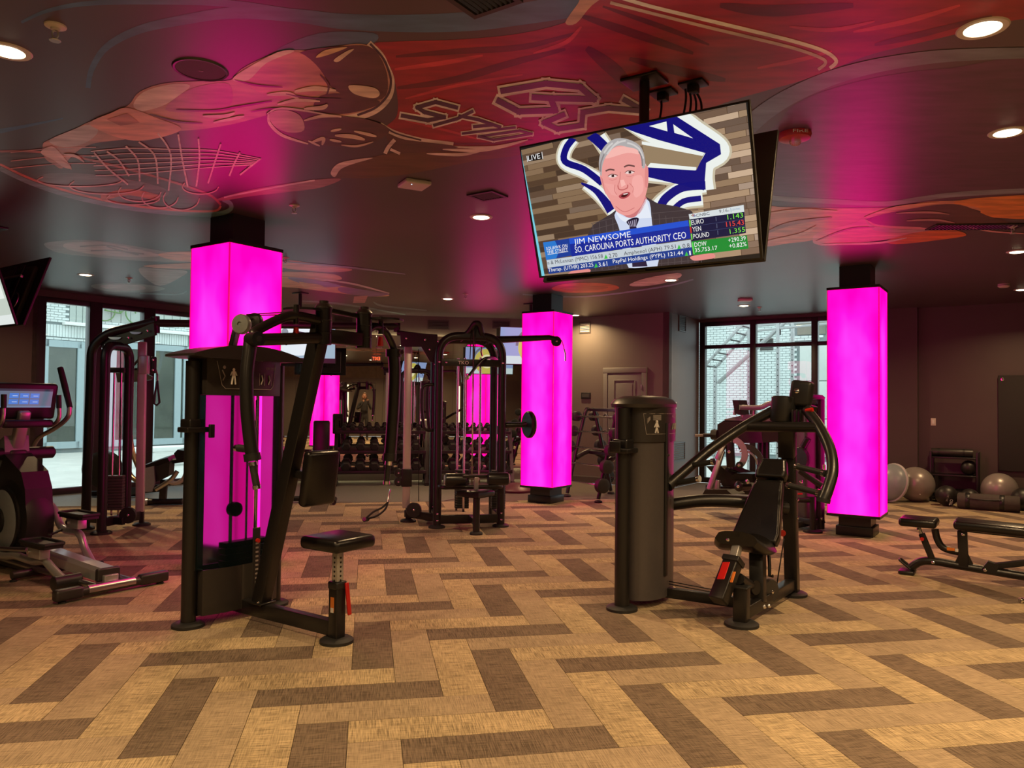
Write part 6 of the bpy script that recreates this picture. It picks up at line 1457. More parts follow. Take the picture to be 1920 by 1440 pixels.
    pg([(1226, 855), (1606, 790), (1610, 838), (1232, 890)], (215, 222, 224), 20); pg([(1232, 890), (1610, 838), (1622, 985), (1250, 1040)], (12, 20, 60), 20); pg([(1246, 1042), (1628, 1000), (1640, 1092), (1262, 1138)], (22, 138, 52), 20)
    pg([(1228, 896), (1238, 894), (1242, 940), (1233, 941)], (120, 210, 80), 21); pg([(1234, 944), (1244, 942), (1248, 985), (1239, 986)], (200, 50, 40), 21); pg([(1240, 990), (1250, 988), (1253, 1030), (1244, 1031)], (120, 210, 80), 21); pg([(1246, 1050), (1256, 1048), (1268, 1130), (1258, 1132)], (90, 220, 90), 21)
    for y in (940, 987): strip([(1236, y), (1616, y-53)], 2.5, (60, 70, 110), 21)
    for (x0, y0) in ((1414, 872), (1420, 920), (1427, 966)): strip([(x0, y0), (x0+2, y0+30)], 2.5, (120, 130, 160), 22)
    def T(s, x0, y0, x1, y1, h, c, lay):
        """baseline from (x0, y0) to (x1, y1), letter height h"""
        o = Vector(q(x0, y0, lay)); e = Vector(q(x1, y1, lay)); t = Vector(q(x0-h*0.13, y0-h, lay)); text_on(mb, s, o, e-o, t-o, lin(c))
    W_, K_ = (245, 245, 245), (60, 62, 70)
    T('LIVE', 118, 487, 200, 468, 36, W_, 20); T('JIM NEWSOME', 436, 1078, 828, 1025, 50, W_, 21); T('SO. CAROLINA PORTS AUTHORITY CEO', 442, 1122, 1210, 1020, 42, W_, 21)
    T('SQUAWK ON', 242, 1108, 388, 1086, 26, W_, 21); T('THE STREET', 246, 1130, 392, 1108, 22, W_, 21); strip([(250, 1134), (392, 1112)], 3, W_, 21)
    T('n & McLennan (MMC) 156.58', 252, 1212, 634, 1165, 34, K_, 20); T('2.70', 676, 1158, 734, 1150, 30, K_, 20); T('Amphenol (APH) 79.51', 780, 1148, 1138, 1098, 34, K_, 20); T('0.8', 1186, 1090, 1234, 1084, 30, K_, 20)
    T('Therap. (UTHR) 203.25', 256, 1262, 568, 1224, 34, W_, 20); T('3.61', 604, 1218, 664, 1210, 30, W_, 20); T('PayPal Holdings (PYPL) 121.44', 704, 1202, 1190, 1142, 34, W_, 20); T('1', 1232, 1138, 1242, 1136, 30, W_, 20)
    for x, y in ((654, 1160), (1160, 1092), (586, 1220), (1212, 1140)): pg([(x-13, y+4), (x+13, y), (x-2, y-28)], (60, 190, 70), 20)
    T('CNBC', 1278, 874, 1372, 858, 20, (40, 44, 60), 22); T('9:16', 1438, 848, 1496, 838, 24, (70, 74, 84), 22); T('A', 1500, 838, 1508, 836, 12, (70, 74, 84), 22); T('CENTRAL', 1526, 830, 1584, 820, 12, (110, 150, 180), 22); strip([(1516, 812), (1520, 842)], 3, (110, 150, 180), 22)
    for k in range(5): a = R(100 - k*38 + 40); pg([(1258, 872), (1258+18*math.cos(a+0.25), 872-18*math.sin(a+0.25)), (1258+18*math.cos(a-0.25), 872-18*math.sin(a-0.25))], [(150, 120, 60), (170, 60, 50), (110, 60, 120), (50, 80, 150), (60, 130, 80)][k], 22) if math.sin(a) > -0.2 else None
    T('EURO', 1246, 930, 1332, 916, 32, W_, 22); T('YEN', 1254, 976, 1314, 968, 32, W_, 22); T('POUND', 1260, 1024, 1370, 1008, 32, W_, 22); T('1.143', 1496, 892, 1604, 876, 34, (120, 225, 70), 22); T('115.43', 1488, 942, 1610, 926, 34, (235, 70, 60), 22); T('1.355', 1512, 990, 1618, 974, 32, (120, 225, 70), 22)
    T('DOW', 1268, 1082, 1352, 1072, 32, W_, 22); T('35,753.17', 1272, 1122, 1426, 1104, 32, W_, 22); T('+290.39', 1502, 1050, 1622, 1034, 30, W_, 22); T('+0.82%', 1508, 1090, 1628, 1074, 30, W_, 22)
t_ = tv_obj('large television showing a grey-haired speaker and market prices, facing the camera', TVC, TVY, TVP, 1.22, 0.70, draw=main_pic)
t_.rotation_euler = tvm.to_3x3().to_euler('XYZ')
pc_ = P_('infrared_window', t_, 'plastic_black', lambda b: b.box((-0.02, -0.004, -0.352), (0.10, 0.012, 0.010)))
cB = TVC + E2*0.27 - Vector((0, 0, 0.01)); tv_obj('television hung back to back behind the large picture television, turned away', cB, TVY + PI, 0.30, 1.22, 0.70, draw=far_pic(1))
pc = onz(1208, 168, CEIL); pole('ceiling mount holding the large front pair of televisions', *(TVC + E2*0.135).xy, 2.55)
def cable_drop(u, v, end, label, n=2):
    p = onz(u, v, CEIL); t = thing('cable_outlet', label, 'cable outlet', (p.x, p.y, CEIL)); P_('cover_plate', t, 'plastic_black', lambda b: b.box((0, 0, -0.006), (0.13, 0.10, 0.012), Matrix.Rotation(-TH, 3, 'Z'), 0.002)); P_('socket', t, 'plastic_black', lambda b: b.box((0, 0, -0.03), (0.05, 0.05, 0.04), Matrix.Rotation(-TH, 3, 'Z'), 0.004))
    for k in range(n):
        e = Vector(end) - Vector((p.x, p.y, CEIL)); s = Vector((0.02*(k-n/2), 0.01*k, -0.03)); tube('cable', t, curve([s, s + Vector((0.01*k, 0, -0.08)), e*0.5 + Vector((0.03*(k-1), -0.02*k, -0.10)), e + Vector((0.02*k, 0, 0))], 6), 0.006, 'cable', 8)
cable_drop(1243, 172, TVC + E2*0.12 + Vector((0.06, 0, 0.15)), 'small black cable outlet on the ceiling, just right of the front mount', 1)
cable_drop(1300, 156, TVC + E2*0.12 + Vector((0.14, -0.03, 0.15)), 'larger black cable outlet with a bundle of leads above the television', 4)
# the pair at the left edge
cL = Vector((-5.12, 7.30, 2.50)); tv_obj('lit television cut by the left edge of the picture', cL, TVY, 0.32, 1.22, 0.70, draw=pic_left); c2 = cL + E2*0.30
tb = tv_obj('television at the left edge seen from behind, with its bracket and looped cable', c2, TVY + PI, 0.32, 1.22, 0.70, draw=far_pic(1))
pole('ceiling mount holding the pair of televisions at the left edge', *(cL + E2*0.15).xy, 2.6)
for x in (-0.16, -0.34): bar('bracket_rail', tb, (x, 0.10, -0.22), (x, 0.10, 0.25), 0.035, 0.02, 'steel' if 0 else 'frame', up=(0, 1, 0))
bar('bracket_bar', tb, (-0.42, 0.115, 0.12), (0.20, 0.115, 0.12), 0.03, 0.03, 'steel'); tube('looped_cable', tb, [(-0.38+0.09*math.cos(2*PI*k/20), 0.09, -0.13+0.09*math.sin(2*PI*k/20)) for k in range(21)], 0.006, 'steel', 6)

# ---------------------------------------------------------------- ceiling fittings
def at_ceiling(u, v): return onz(u, v, CEIL)
M['trim_white'] = mat('white ceiling trim', (0.55, 0.50, 0.46), 0.45, noise=0.02)
DL = ['in the near left corner of the picture', 'in the near right corner of the picture', 'at the right edge, second from the near right corner', 'left of the large television', 'near the left windows', 'beyond the lat pulldown, in front of the mirror',
      'just below the large television in the picture', 'in front of the right window', 'over the grey door, beside the farthest column', 'at the right edge above the right column', 'above the dark right wall']
HL = ['overhead, just left of the camera', 'overhead, just right of the camera', 'overhead, far left of the camera', 'behind the camera, in the middle', 'overhead, far right of the camera', 'behind the camera on the right', 'behind the camera on the left', 'out of the frame by the right wall']
for k, (x, y) in enumerate(DOWNLIGHTS + HIDDEN_LIGHTS):
    lb = 'round warm recessed downlight ' + (DL[k] if k < len(DL) else HL[k - len(DL)])
    t = thing('downlight', lb, 'downlight', (x, y, CEIL), 0, 'recessed ceiling downlights' if k >= len(DL) else 'recessed ceiling downlights in view')
    P_('trim_ring', t, 'trim_white', lambda b: b.lathe([(0.072, 0.0), (0.074, -0.006), (0.098, -0.006), (0.104, 0.0)], (0, 0, 0), (0, 0, 1), 28))
    P_('diffuser', t, 'bulb', lambda b: b.lathe([(0.073, -0.002), (0.06, -0.010), (0.03, -0.014), (0.0, -0.015)], (0, 0, 0), (0, 0, 1), 24))
    la = downlight_lamp(x, y, LAMP_W if k < len(DL) else LAMP_HID, CEIL - 0.017); la.parent = t; la.location = (0, 0, -0.018)
def sprinkler(u, v, where):
    p = at_ceiling(u, v); t = thing('sprinkler', 'white fire sprinkler head ' + where, 'sprinkler', p)
    P_('escutcheon', t, 'trim_white', lambda b: b.lathe([(0.045, 0), (0.043, -0.006), (0.02, -0.012), (0.018, -0.02), (0.0, -0.02)], (0, 0, 0), (0, 0, 1), 20))
    P_('sprinkler_frame', t, 'silver', lambda b: (b.tube(fillet([(0, 0, -0.018), (0.014, 0, -0.03), (0.012, 0, -0.05), (0, 0, -0.06)], 0.006, 3), 0.004, 6), b.tube(fillet([(0, 0, -0.018), (-0.014, 0, -0.03), (-0.012, 0, -0.05), (0, 0, -0.06)], 0.006, 3), 0.004, 6), b.cyl((0, 0, -0.055), (0, 0, -0.066), 0.006)))
    P_('deflector', t, 'silver', lambda b: b.lathe([(0.006, -0.066), (0.024, -0.067), (0.022, -0.070), (0.0, -0.070)], (0, 0, 0), (0, 0, 1), 14))
for u, v, wh in ((104, 48, 'in the near left corner of the ceiling'), (552, 385, 'right of the nearest column'), (873, 551, 'beyond the small downlight over the mirror'), (1424, 576, 'beside the downlight at the right window'), (242, 521, 'near the left windows'), (535, 483, 'just beside the top of the nearest column'), (1899, 424, 'at the right edge beside the orange mural')): sprinkler(u, v, wh)
def ceil_grille(u, v, w_, h_, ang, label, n=8):
    p = at_ceiling(u, v); t = thing('ceiling_grille', label, 'vent', p, ang)
    P_('grille_frame', t, 'plastic', lambda b: [b.box((0, y, -0.006), (w_, 0.025, 0.012)) for y in (h_/2-0.012, -h_/2+0.012)] + [b.box((x, 0, -0.006), (0.025, h_-0.05, 0.012)) for x in (w_/2-0.012, -w_/2+0.012)])
    P_('grille_back', t, 'plastic_black', lambda b: b.box((0, 0, -0.001), (w_-0.03, h_-0.03, 0.002)))
    for k in range(n): P_('blade', t, 'plastic', lambda b: b.box((-w_/2+0.03+(w_-0.06)*(k+0.5)/n, 0, -0.007), (0.004, h_-0.05, 0.012), Matrix.Rotation(R(35), 3, 'Y')))
ceil_grille(914, 366, 0.25, 0.22, -TH, 'dark ceiling grille above the downlight left of the television'); ceil_grille(905, -6, 0.25, 0.22, -TH, 'dark ceiling grille cut by the top edge of the picture')
ceil_grille(1830, 424, 0.80, 0.22, -R(4), 'long dark linear ceiling grille inside the orange mural on the right', 22)
p = at_ceiling(376, 130); t = thing('ceiling_speaker', 'flat round ceiling speaker painted over, left of the mural figure', 'speaker', p)
P_('bezel', t, 'plastic', lambda b: b.lathe([(0.118, 0), (0.118, -0.006), (0.128, -0.008), (0.134, 0)], (0, 0, 0), (0, 0, 1), 36)); P_('speaker_grille', t, mat('painted speaker mesh', (0.07, 0.045, 0.05), 0.6, noise=0.4, nscale=200), lambda b: b.lathe([(0.118, -0.004), (0.0, -0.005)], (0, 0, 0), (0, 0, 1), 36)); P_('wire_tick', t, 'silver', lambda b: b.bar((-0.01, 0, -0.007), (0.01, 0.01, -0.007), 0.002, 0.002))
p = at_ceiling(777, 342); t = thing('wifi_access_point', 'white rounded-square wireless access point left of the television', 'access point', p, R(28)); box('casing', t, (0, 0, -0.016), (0.20, 0.20, 0.032), 'trim_white', 0.010); P_('status_light', t, emis('led dot', (0.5, 0.8, 1.0), 3), lambda b: b.cyl((-0.04, -0.05, -0.0325), (-0.04, -0.05, -0.034), 0.004, 8)); 
p = at_ceiling(1490, 250); t = thing('fire_alarm_strobe', 'red round fire alarm with clear strobe, right of the televisions', 'fire alarm', p); M['alarm'] = mat('alarm red plastic', (0.42, 0.02, 0.03), 0.4, noise=0.05)
P_('alarm_base', t, 'alarm', lambda b: b.lathe([(0.095, 0), (0.098, -0.012), (0.090, -0.035), (0.06, -0.045), (0.0, -0.045)], (0, 0, 0), (0, 0, 1), 32)); P_('strobe_lens', t, 'clear', lambda b: b.sphere((0, -0.01, -0.055), 0.030, 16, 10, (1.2, 0.8, 0.9)))
mb = MB(); text_on(mb, 'FIRE', (-0.045, -0.0965, -0.026), (0.09, 0, 0), (0, -0.0, 0.018)); mb.build('alarm_lettering', M['white'], t)
for u, v, lb, cat in ((1397, 560, 'small white ceiling box just behind the right window downlight', 'sensor'), (1882, 533, 'pinkish white smoke detector near the dark right wall', 'smoke detector')):
    p = at_ceiling(u, v); t = thing('smoke_detector' if cat != 'sensor' else 'ceiling_sensor', lb, cat, p); P_('detector_base', t, 'trim_white', lambda b: b.lathe([(0.07, 0), (0.07, -0.03), (0.05, -0.045), (0.0, -0.047)], (0, 0, 0), (0, 0, 1), 24)) if cat != 'sensor' else box('sensor_body', t, (0, 0, -0.02), (0.20, 0.14, 0.04), 'trim_white', 0.012)
    if cat != 'sensor': P_('detector_vent', t, 'plastic_black', lambda b: b.lathe([(0.0705, -0.012), (0.0712, -0.015), (0.0705, -0.018)], (0, 0, 0), (0, 0, 1), 24))
# exit sign (met in the mirror) and the photographer
ex = thing('exit_sign', 'lit red exit sign hanging under the ceiling, seen reflected in the mirror', 'exit sign', (-0.02, 1.55, CEIL), PH); box('sign_housing', ex, (0, 0, -0.11), (0.34, 0.05, 0.20), 'ivory', 0.006); P_('sign_stem', ex, 'ivory', lambda b: b.cyl((0, 0, 0), (0, 0, -0.02), 0.03))
mb = MB()
M['exitred'] = emis('lit red letters', (1.0, 0.10, 0.03), 4.0)
for s in (1, -1): text_on(mb, 'EXIT', (-s*-0.13 if s > 0 else -0.13, s*0.026, -0.17), ((-0.26) if s > 0 else 0.26, 0, 0), (0, 0, 0.11))
mb.build('exit_lettering', M['exitred'], ex)

# ---------------------------------------------------------------- ceiling mural (flat paint on the ceiling)
mu = MB()
MUR = []; STR = set(); CALL = [0, False]      # every stroke of paint lies a hair below the one before it
def pg(pts, c, lay):
    if not CALL[1]: CALL[0] += 1
    else: STR.add((lay, CALL[0]))
    MUR.append((lay, CALL[0], pts, c))
def st(pts, w0, c, lay, k=6):
    P = curve([Vector((x, y, 0)) for x, y in pts], k); n = len(P); f = w0 if callable(w0) else (lambda t: w0)
    CALL[0] += 1; CALL[1] = True
    for i in range(n-1):
        d = (P[i+1]-P[i]).normalized(); d0 = ((P[i]-P[i-1]) if i else d).normalized(); d1 = ((P[i+2]-P[i+1]) if i < n-2 else d).normalized()
        n0 = (d+d0).normalized(); n1 = (d+d1).normalized(); a, b = Vector((-n0.y, n0.x, 0)), Vector((-n1.y, n1.x, 0)); ra, rb = f(i/(n-1))/2, f((i+1)/(n-1))/2
        pg([(p.x, p.y) for p in (P[i]-a*ra, P[i]+a*ra, P[i+1]+b*rb, P[i+1]-b*rb)], c, lay)
    CALL[1] = False
BLUE = (0.045, 0.10, 0.20); TEAL = (0.13, 0.20, 0.21); RED = (0.24, 0.012, 0.016); DRED = (0.10, 0.006, 0.010); LRED = (0.42, 0.035, 0.045)
SKIN = (0.30, 0.17, 0.13); DSK = (0.075, 0.030, 0.026); LSK = (0.50, 0.34, 0.29); PINK = (0.50, 0.37, 0.35); WHT = (0.50, 0.45, 0.42); DK = (0.035, 0.018, 0.030); ORG = (0.55, 0.16, 0.03); DPUR = (0.045, 0.016, 0.045)
# sweeping blue bands
st([(165, 165), (172, 130), (200, 88), (260, 56), (340, 38), (440, 24), (560, 30), (640, 40), (760, 44), (880, 40), (980, 26), (1080, 8), (1120, -12)], lambda t: 9 + 40*t**1.3, BLUE, 1)
st([(40, 42), (90, 20), (170, 6), (300, 3), (420, 6), (520, 20), (620, 38)], lambda t: 5 + 12*t, BLUE, 1)
st([(0, 246), (50, 236), (118, 222)], lambda t: 9 - 7*t, BLUE, 1)
pg([(520, 92), (600, 62), (700, 62), (700, 80), (640, 84), (560, 94)], BLUE, 1)
# jersey and shorts
jersey = [(700, 84), (740, 78), (860, 74), (980, 62), (1075, 36), (1095, 6), (1110, -30), (1990, -30), (1990, 20), (1880, 42), (1760, 72), (1640, 100), (1570, 126), (1500, 152), (1380, 186), (1300, 214), (1200, 244), (1100, 266), (1000, 278), (930, 282), (850, 278), (790, 262), (742, 252), (722, 240), (745, 215), (742, 160), (728, 118)]
pg(jersey, RED, 2)
for pts, w_, c in (([(740, 130), (830, 118), (905, 104)], 9, LRED), ([(742, 106), (860, 96), (980, 88), (1080, 62)], 12, DRED), ([(745, 165), (850, 150), (960, 118), (1060, 92)], 14, DRED), ([(760, 185), (860, 160), (980, 140)], 6, LRED), ([(1090, 30), (1180, 60), (1300, 100)], 16, DRED), ([(1130, 12), (1240, 50), (1330, 84)], 10, DRED), ([(1350, 10), (1450, 20), (1600, 10)], 22, DRED),
                   ([(1600, 60), (1700, 40), (1800, 10)], 10, LRED), ([(1420, 128), (1500, 112), (1560, 96)], 8, LRED), ([(1180, 110), (1280, 135), (1360, 150)], 18, DRED), ([(1100, 90), (1150, 130), (1180, 160)], 26, DRED), ([(760, 226), (820, 240), (900, 262)], 5, LRED), ([(800, 268), (900, 270), (1000, 262)], 5, DRED), ([(1640, 84), (1720, 66), (1860, 30)], 12, DRED), ([(1480, 50), (1560, 56), (1640, 40)], 8, LRED), ([(1000, 100), (1060, 80), (1090, 50)], 8, LRED)):
    st(pts, lambda t, w_=w_: w_*math.sin(PI*(0.12+0.76*t)), c, 3)
# trouser stripes
for off, w_, c in ((0, 7, WHT), (13, 6, (0.30, 0.24, 0.22))): st([(1152-off*0.6, -8+off), (1220-off, 12+off*0.7), (1310, 34+off), (1410, 58+off), (1490, 78+off), (1545-off*0.4, 96+off), (1568-off*1.6, 114+off*0.4), (1556-off*1.7, 128+off*0.2)], w_, c, 4)
pg([(1060, 42), (1084, 6), (1100, -20), (1150, -20), (1110, 10), (1080, 44)], SKIN, 3)
# white and dark bands at shoulder and neck of the jersey
st([(690, 82), (712, 104), (722, 124), (732, 150), (728, 180), (706, 204), (672, 218), (640, 222)], 15, PINK, 4); st([(694, 82), (716, 106), (727, 128), (733, 152), (727, 178), (704, 202), (670, 216)], 4.5, DK, 5)
st([(712, 234), (740, 250), (790, 264), (850, 272)], 11, PINK, 4); st([(720, 236), (742, 250), (790, 263)], 3, DK, 5); st([(748, 258), (800, 270), (860, 276), (920, 276)], 4, PINK, 5)
# lettering across the chest, upside down from here
def letter(quad, strokes, w_, c_out=WHT, c_in=DPUR, lay=5):
    """quad: four picture corners of the glyph box (top-left, top-right, bottom-right, bottom-left as seen); strokes in 0..1"""
    A, B, C_, D = quad
    def mp(x, y): return ((A[0]*(1-x)+B[0]*x)*(1-y) + (D[0]*(1-x)+C_[0]*x)*y, (A[1]*(1-x)+B[1]*x)*(1-y) + (D[1]*(1-x)+C_[1]*x)*y)
    for ww, c, l in ((w_*1.45, c_out, lay), (w_*0.75, c_in, lay+1)):
        for s in strokes:
            P = [mp(*p) for p in s]
            for i in range(len(P)-1):
                a, b = Vector((*P[i], 0)), Vector((*P[i+1], 0)); d = (b-a).normalized(); e = ww*0.5 if l == lay else ww*0.5; nn = Vector((-d.y, d.x, 0))*ww/2; a2, b2 = a-d*e*0.9, b+d*e*0.9
                pg([(q.x, q.y) for q in (a2-nn, a2+nn, b2+nn, b2-nn)], c, l + 0.1*i)
letter([(735, 208), (830, 188), (880, 212), (780, 232)], [[(0.02, 0.40), (0.25, 0.95), (0.55, 0.95), (0.42, 0.45), (0.45, 0.10), (0.85, 0.02), (0.98, 0.55)]], 10)
letter([(795, 228), (880, 206), (905, 222), (810, 240)], [[(0.1, 0.7), (0.6, 0.55), (1.0, 0.20)]], 8); letter([(860, 212), (910, 222), (940, 240), (870, 240)], [[(0.0, 0.2), (0.6, 0.3), (1.0, 0.9)], [(0.3, 0.9), (0.9, 0.7)]], 8)
letter([(860, 246), (960, 238), (1010, 250), (900, 268)], [[(0.0, 0.2), (1.0, 0.1)], [(0.15, 0.55), (0.9, 0.5), (0.9, 0.95), (0.25, 0.95), (0.15, 0.55)]], 6)
letter([(915, 168), (1070, 152), (1140, 196), (960, 216)], [[(0.0, 0.45), (0.10, 0.90), (0.45, 1.0), (0.55, 0.55), (0.40, 0.45)], [(0.55, 0.55), (0.95, 0.75), (1.0, 0.25), (0.70, 0.0), (0.15, 0.10)]], 15)
letter([(1010, 222), (1180, 186), (1215, 214), (1040, 246)], [[(0.95, 0.0), (1.0, 0.8), (0.72, 0.25), (0.45, 0.2), (0.30, 0.95), (0.05, 0.9), (0.0, 0.35), (0.25, 0.1)]], 13)
# arms
arm = [(80, 272), (92, 262), (128, 248), (168, 228), (210, 214), (242, 196), (262, 172), (310, 156), (380, 152), (432, 150), (452, 130), (500, 106), (548, 94), (600, 96), (650, 84), (686, 84), (716, 106), (730, 140), (728, 176), (700, 202), (650, 216), (600, 222), (560, 208), (510, 214), (440, 232), (380, 242), (332, 246), (270, 254), (230, 262), (180, 268), (150, 280), (128, 300), (116, 316), (100, 308), (84, 296)]
pg(arm, SKIN, 4)
for pg_, c, l in (([(560, 100), (650, 86), (700, 92), (726, 140), (716, 186), (640, 176), (600, 140)], DSK, 5), ([(470, 126), (520, 106), (560, 98), (600, 130), (612, 168), (560, 186), (500, 180), (458, 150)], (0.36, 0.15, 0.15), 5), ([(436, 150), (456, 132), (520, 98), (552, 96), (500, 118), (466, 150)], PINK, 6),
                  ([(600, 180), (660, 176), (712, 190), (690, 204), (640, 214), (590, 210)], DSK, 5), ([(250, 196), (270, 172), (320, 158), (356, 160), (340, 176), (310, 196), (280, 206), (262, 208)], PINK, 5), ([(340, 176), (380, 160), (430, 158), (430, 200), (370, 210), (310, 206)], (0.34, 0.14, 0.20), 5),
                  ([(168, 230), (208, 212), (240, 202), (296, 222), (334, 236), (336, 246), (300, 258), (260, 264), (222, 258), (186, 244)], (0.50, 0.22, 0.17), 6), ([(200, 224), (238, 212), (262, 230), (226, 236)], (0.36, 0.14, 0.11), 7), ([(92, 264), (130, 246), (165, 234), (184, 246), (160, 268), (120, 276)], (0.32, 0.30, 0.28), 5), ([(76, 286), (96, 274), (112, 286), (134, 314), (120, 314), (100, 300)], LSK, 6),
                  ([(592, 108), (610, 94), (650, 88), (640, 94), (612, 104)], (0.48, 0.30, 0.16), 6), ([(626, 112), (650, 96), (664, 92), (650, 104), (634, 116)], LSK, 6), ([(655, 160), (700, 164), (712, 176), (700, 184), (664, 176)], LSK, 6)): pg(pg_, c, l)
for pts, w_, c in (([(330, 206), (400, 208), (450, 200), (510, 190)], 4, DSK), ([(552, 172), (590, 166), (630, 170)], 9, LSK), ([(500, 178), (540, 176), (560, 186)], 8, LSK), ([(520, 196), (556, 188), (600, 190)], 6, LSK), ([(536, 176), (580, 184), (640, 186)], 3, DSK), ([(570, 204), (604, 202), (614, 196)], 8, LSK), ([(380, 218), (420, 218), (440, 212)], 7, PINK), ([(400, 230), (440, 222), (458, 218)], 6, PINK), ([(470, 210), (520, 204), (590, 212)], 3, DSK), ([(600, 140), (616, 160), (612, 180)], 4, DSK), ([(500, 214), (520, 204), (560, 206), (640, 220)], 4, PINK), ([(120, 290), (140, 292), (158, 304)], 5, LSK), ([(110, 300), (128, 310), (134, 318)], 4, LSK), ([(440, 150), (480, 160), (530, 164)], 3, DSK), ([(280, 214), (330, 228), (380, 232)], 3, DSK)):
    st(pts, lambda t, w_=w_: w_*math.sin(PI*(0.12+0.76*t)), c, 7)
# head, turned down
pg([(500, 212), (520, 204), (560, 208), (620, 216), (680, 222), (722, 236), (728, 250), (700, 266), (650, 274), (600, 272), (550, 262), (515, 244), (502, 228)], DSK, 6)
pg([(504, 214), (530, 206), (562, 216), (570, 244), (540, 248), (514, 236)], (0.30, 0.22, 0.20), 7)
for pts, w_, c in (([(503, 214), (506, 232), (530, 254), (578, 270)], 6, PINK), ([(570, 226), (604, 218), (640, 218)], 6, LSK), ([(628, 254), (660, 256), (684, 262)], 8, LSK), ([(586, 266), (606, 260), (604, 272)], 7, LSK), ([(664, 246), (690, 252), (706, 256)], 6, LSK), ([(620, 246), (640, 242)], 5, LSK), ([(618, 262), (640, 266)], 5, LSK), ([(640, 272), (670, 274), (700, 266)], 4, LSK), ([(578, 264), (600, 274)], 4, PINK)): st(pts, lambda t, w_=w_: w_*math.sin(PI*(0.12+0.76*t)), c, 8)
# second arm and leg below the jersey
pg([(622, 326), (626, 314), (650, 302), (700, 294), (740, 286), (800, 282), (860, 284), (960, 276), (985, 268), (975, 290), (900, 300), (860, 308), (800, 320), (740, 330), (690, 334), (650, 334), (630, 334)], (0.10, 0.045, 0.022), 3)
pg([(620, 324), (632, 308), (660, 300), (700, 296), (660, 308), (638, 318), (628, 332)], PINK, 4); st([(740, 262), (728, 276), (722, 288)], 7, PINK, 6); st([(732, 280), (750, 288)], 5, PINK, 6); pg([(724, 250), (760, 262), (860, 276), (760, 288), (740, 286)], DSK, 5)
for pts in ([(800, 288), (860, 290), (900, 284)], [(830, 280), (900, 282), (960, 272)], [(860, 276), (930, 276), (990, 262)]): st(pts, lambda t: 6*math.sin(PI*(0.1+0.8*t)), PINK, 5)
pg([(410, 372), (470, 356), (540, 344), (600, 336), (640, 336), (600, 352), (540, 360), (470, 368), (420, 376)], (0.28, 0.12, 0.13), 3); st([(420, 370), (500, 354), (590, 338)], 3, PINK, 4)
# hoop and net
pg([(0, 292), (60, 288), (140, 296), (240, 318), (330, 340), (400, 366), (416, 384), (404, 394), (330, 396), (230, 388), (130, 370), (50, 344), (0, 318)], (0.085, 0.065, 0.068), 1)
st([(0, 316), (60, 344), (140, 370), (240, 390), (330, 400), (400, 402), (430, 394), (432, 382), (418, 374)], 8, TEAL, 2); st([(0, 308), (60, 336), (140, 362), (240, 384), (330, 394), (400, 396), (414, 386)], 4, (0.50, 0.14, 0.11), 3)
st([(0, 284), (60, 284), (130, 292), (220, 312), (320, 340), (390, 364), (414, 384)], 4, (0.34, 0.10, 0.09), 3); pg([(70, 332), (110, 324), (200, 330), (300, 350), (310, 368), (220, 378), (130, 362), (80, 346)], (0.16, 0.14, 0.15), 2); st([(190, 372), (240, 360), (300, 372)], 12, (0.40, 0.12, 0.08), 3)
for k in range(6):
    o = k*9; st([(170+o*0.2, 284+o), (240, 278+o*1.1), (320, 280+o*0.9), (400, 282+o*0.7), (490-o*0.4, 298+o*0.25)], 1.8, PINK, 5)
for k, (x0, y0, x1, y1, x2, y2) in enumerate(((176, 286, 205, 318, 240, 346), (200, 284, 222, 300, 242, 330), (236, 274, 258, 300, 262, 340), (260, 266, 290, 292, 296, 345), (296, 250, 320, 290, 316, 358), (334, 252, 342, 300, 352, 350), (372, 260, 374, 300, 368, 350), (414, 270, 404, 300, 390, 344), (450, 286, 440, 305, 430, 330), (488, 298, 470, 312, 450, 328))): st([(x0, y0), (x1, y1), (x2, y2)], 3.2, PINK, 6)
for x, y, w_, h_ in ((150, 338, 80, 12), (200, 348, 70, 16), (262, 360, 40, 18), (300, 370, 34, 20), (340, 372, 34, 22), (376, 350, 34, 14), (250, 372, 50, 12)): st([(x+w_*math.cos(2*PI*k/12), y+h_*math.sin(2*PI*k/12)) for k in range(8)], 2.2, (0.45, 0.26, 0.24), 6, 3)
for y in (276, 292, 306): st([(20, y+10), (100, y+2), (180, y)], 1.6, (0.4, 0.22, 0.2), 5)
# blue swath on the right; purple field with magenta glow mixed into its paint
st([(1404, 236), (1440, 206), (1490, 176), (1560, 146), (1640, 124), (1740, 108), (1830, 102), (1960, 98)], lambda t: 34 - 14*t, (0.10, 0.115, 0.17), 4)
pg([(1458, 232), (1490, 196), (1560, 166), (1660, 142), (1780, 128), (1960, 124), (1960, 360), (1820, 372), (1700, 384), (1560, 384), (1440, 368), (1410, 280)], (0.070, 0.022, 0.062), 1)
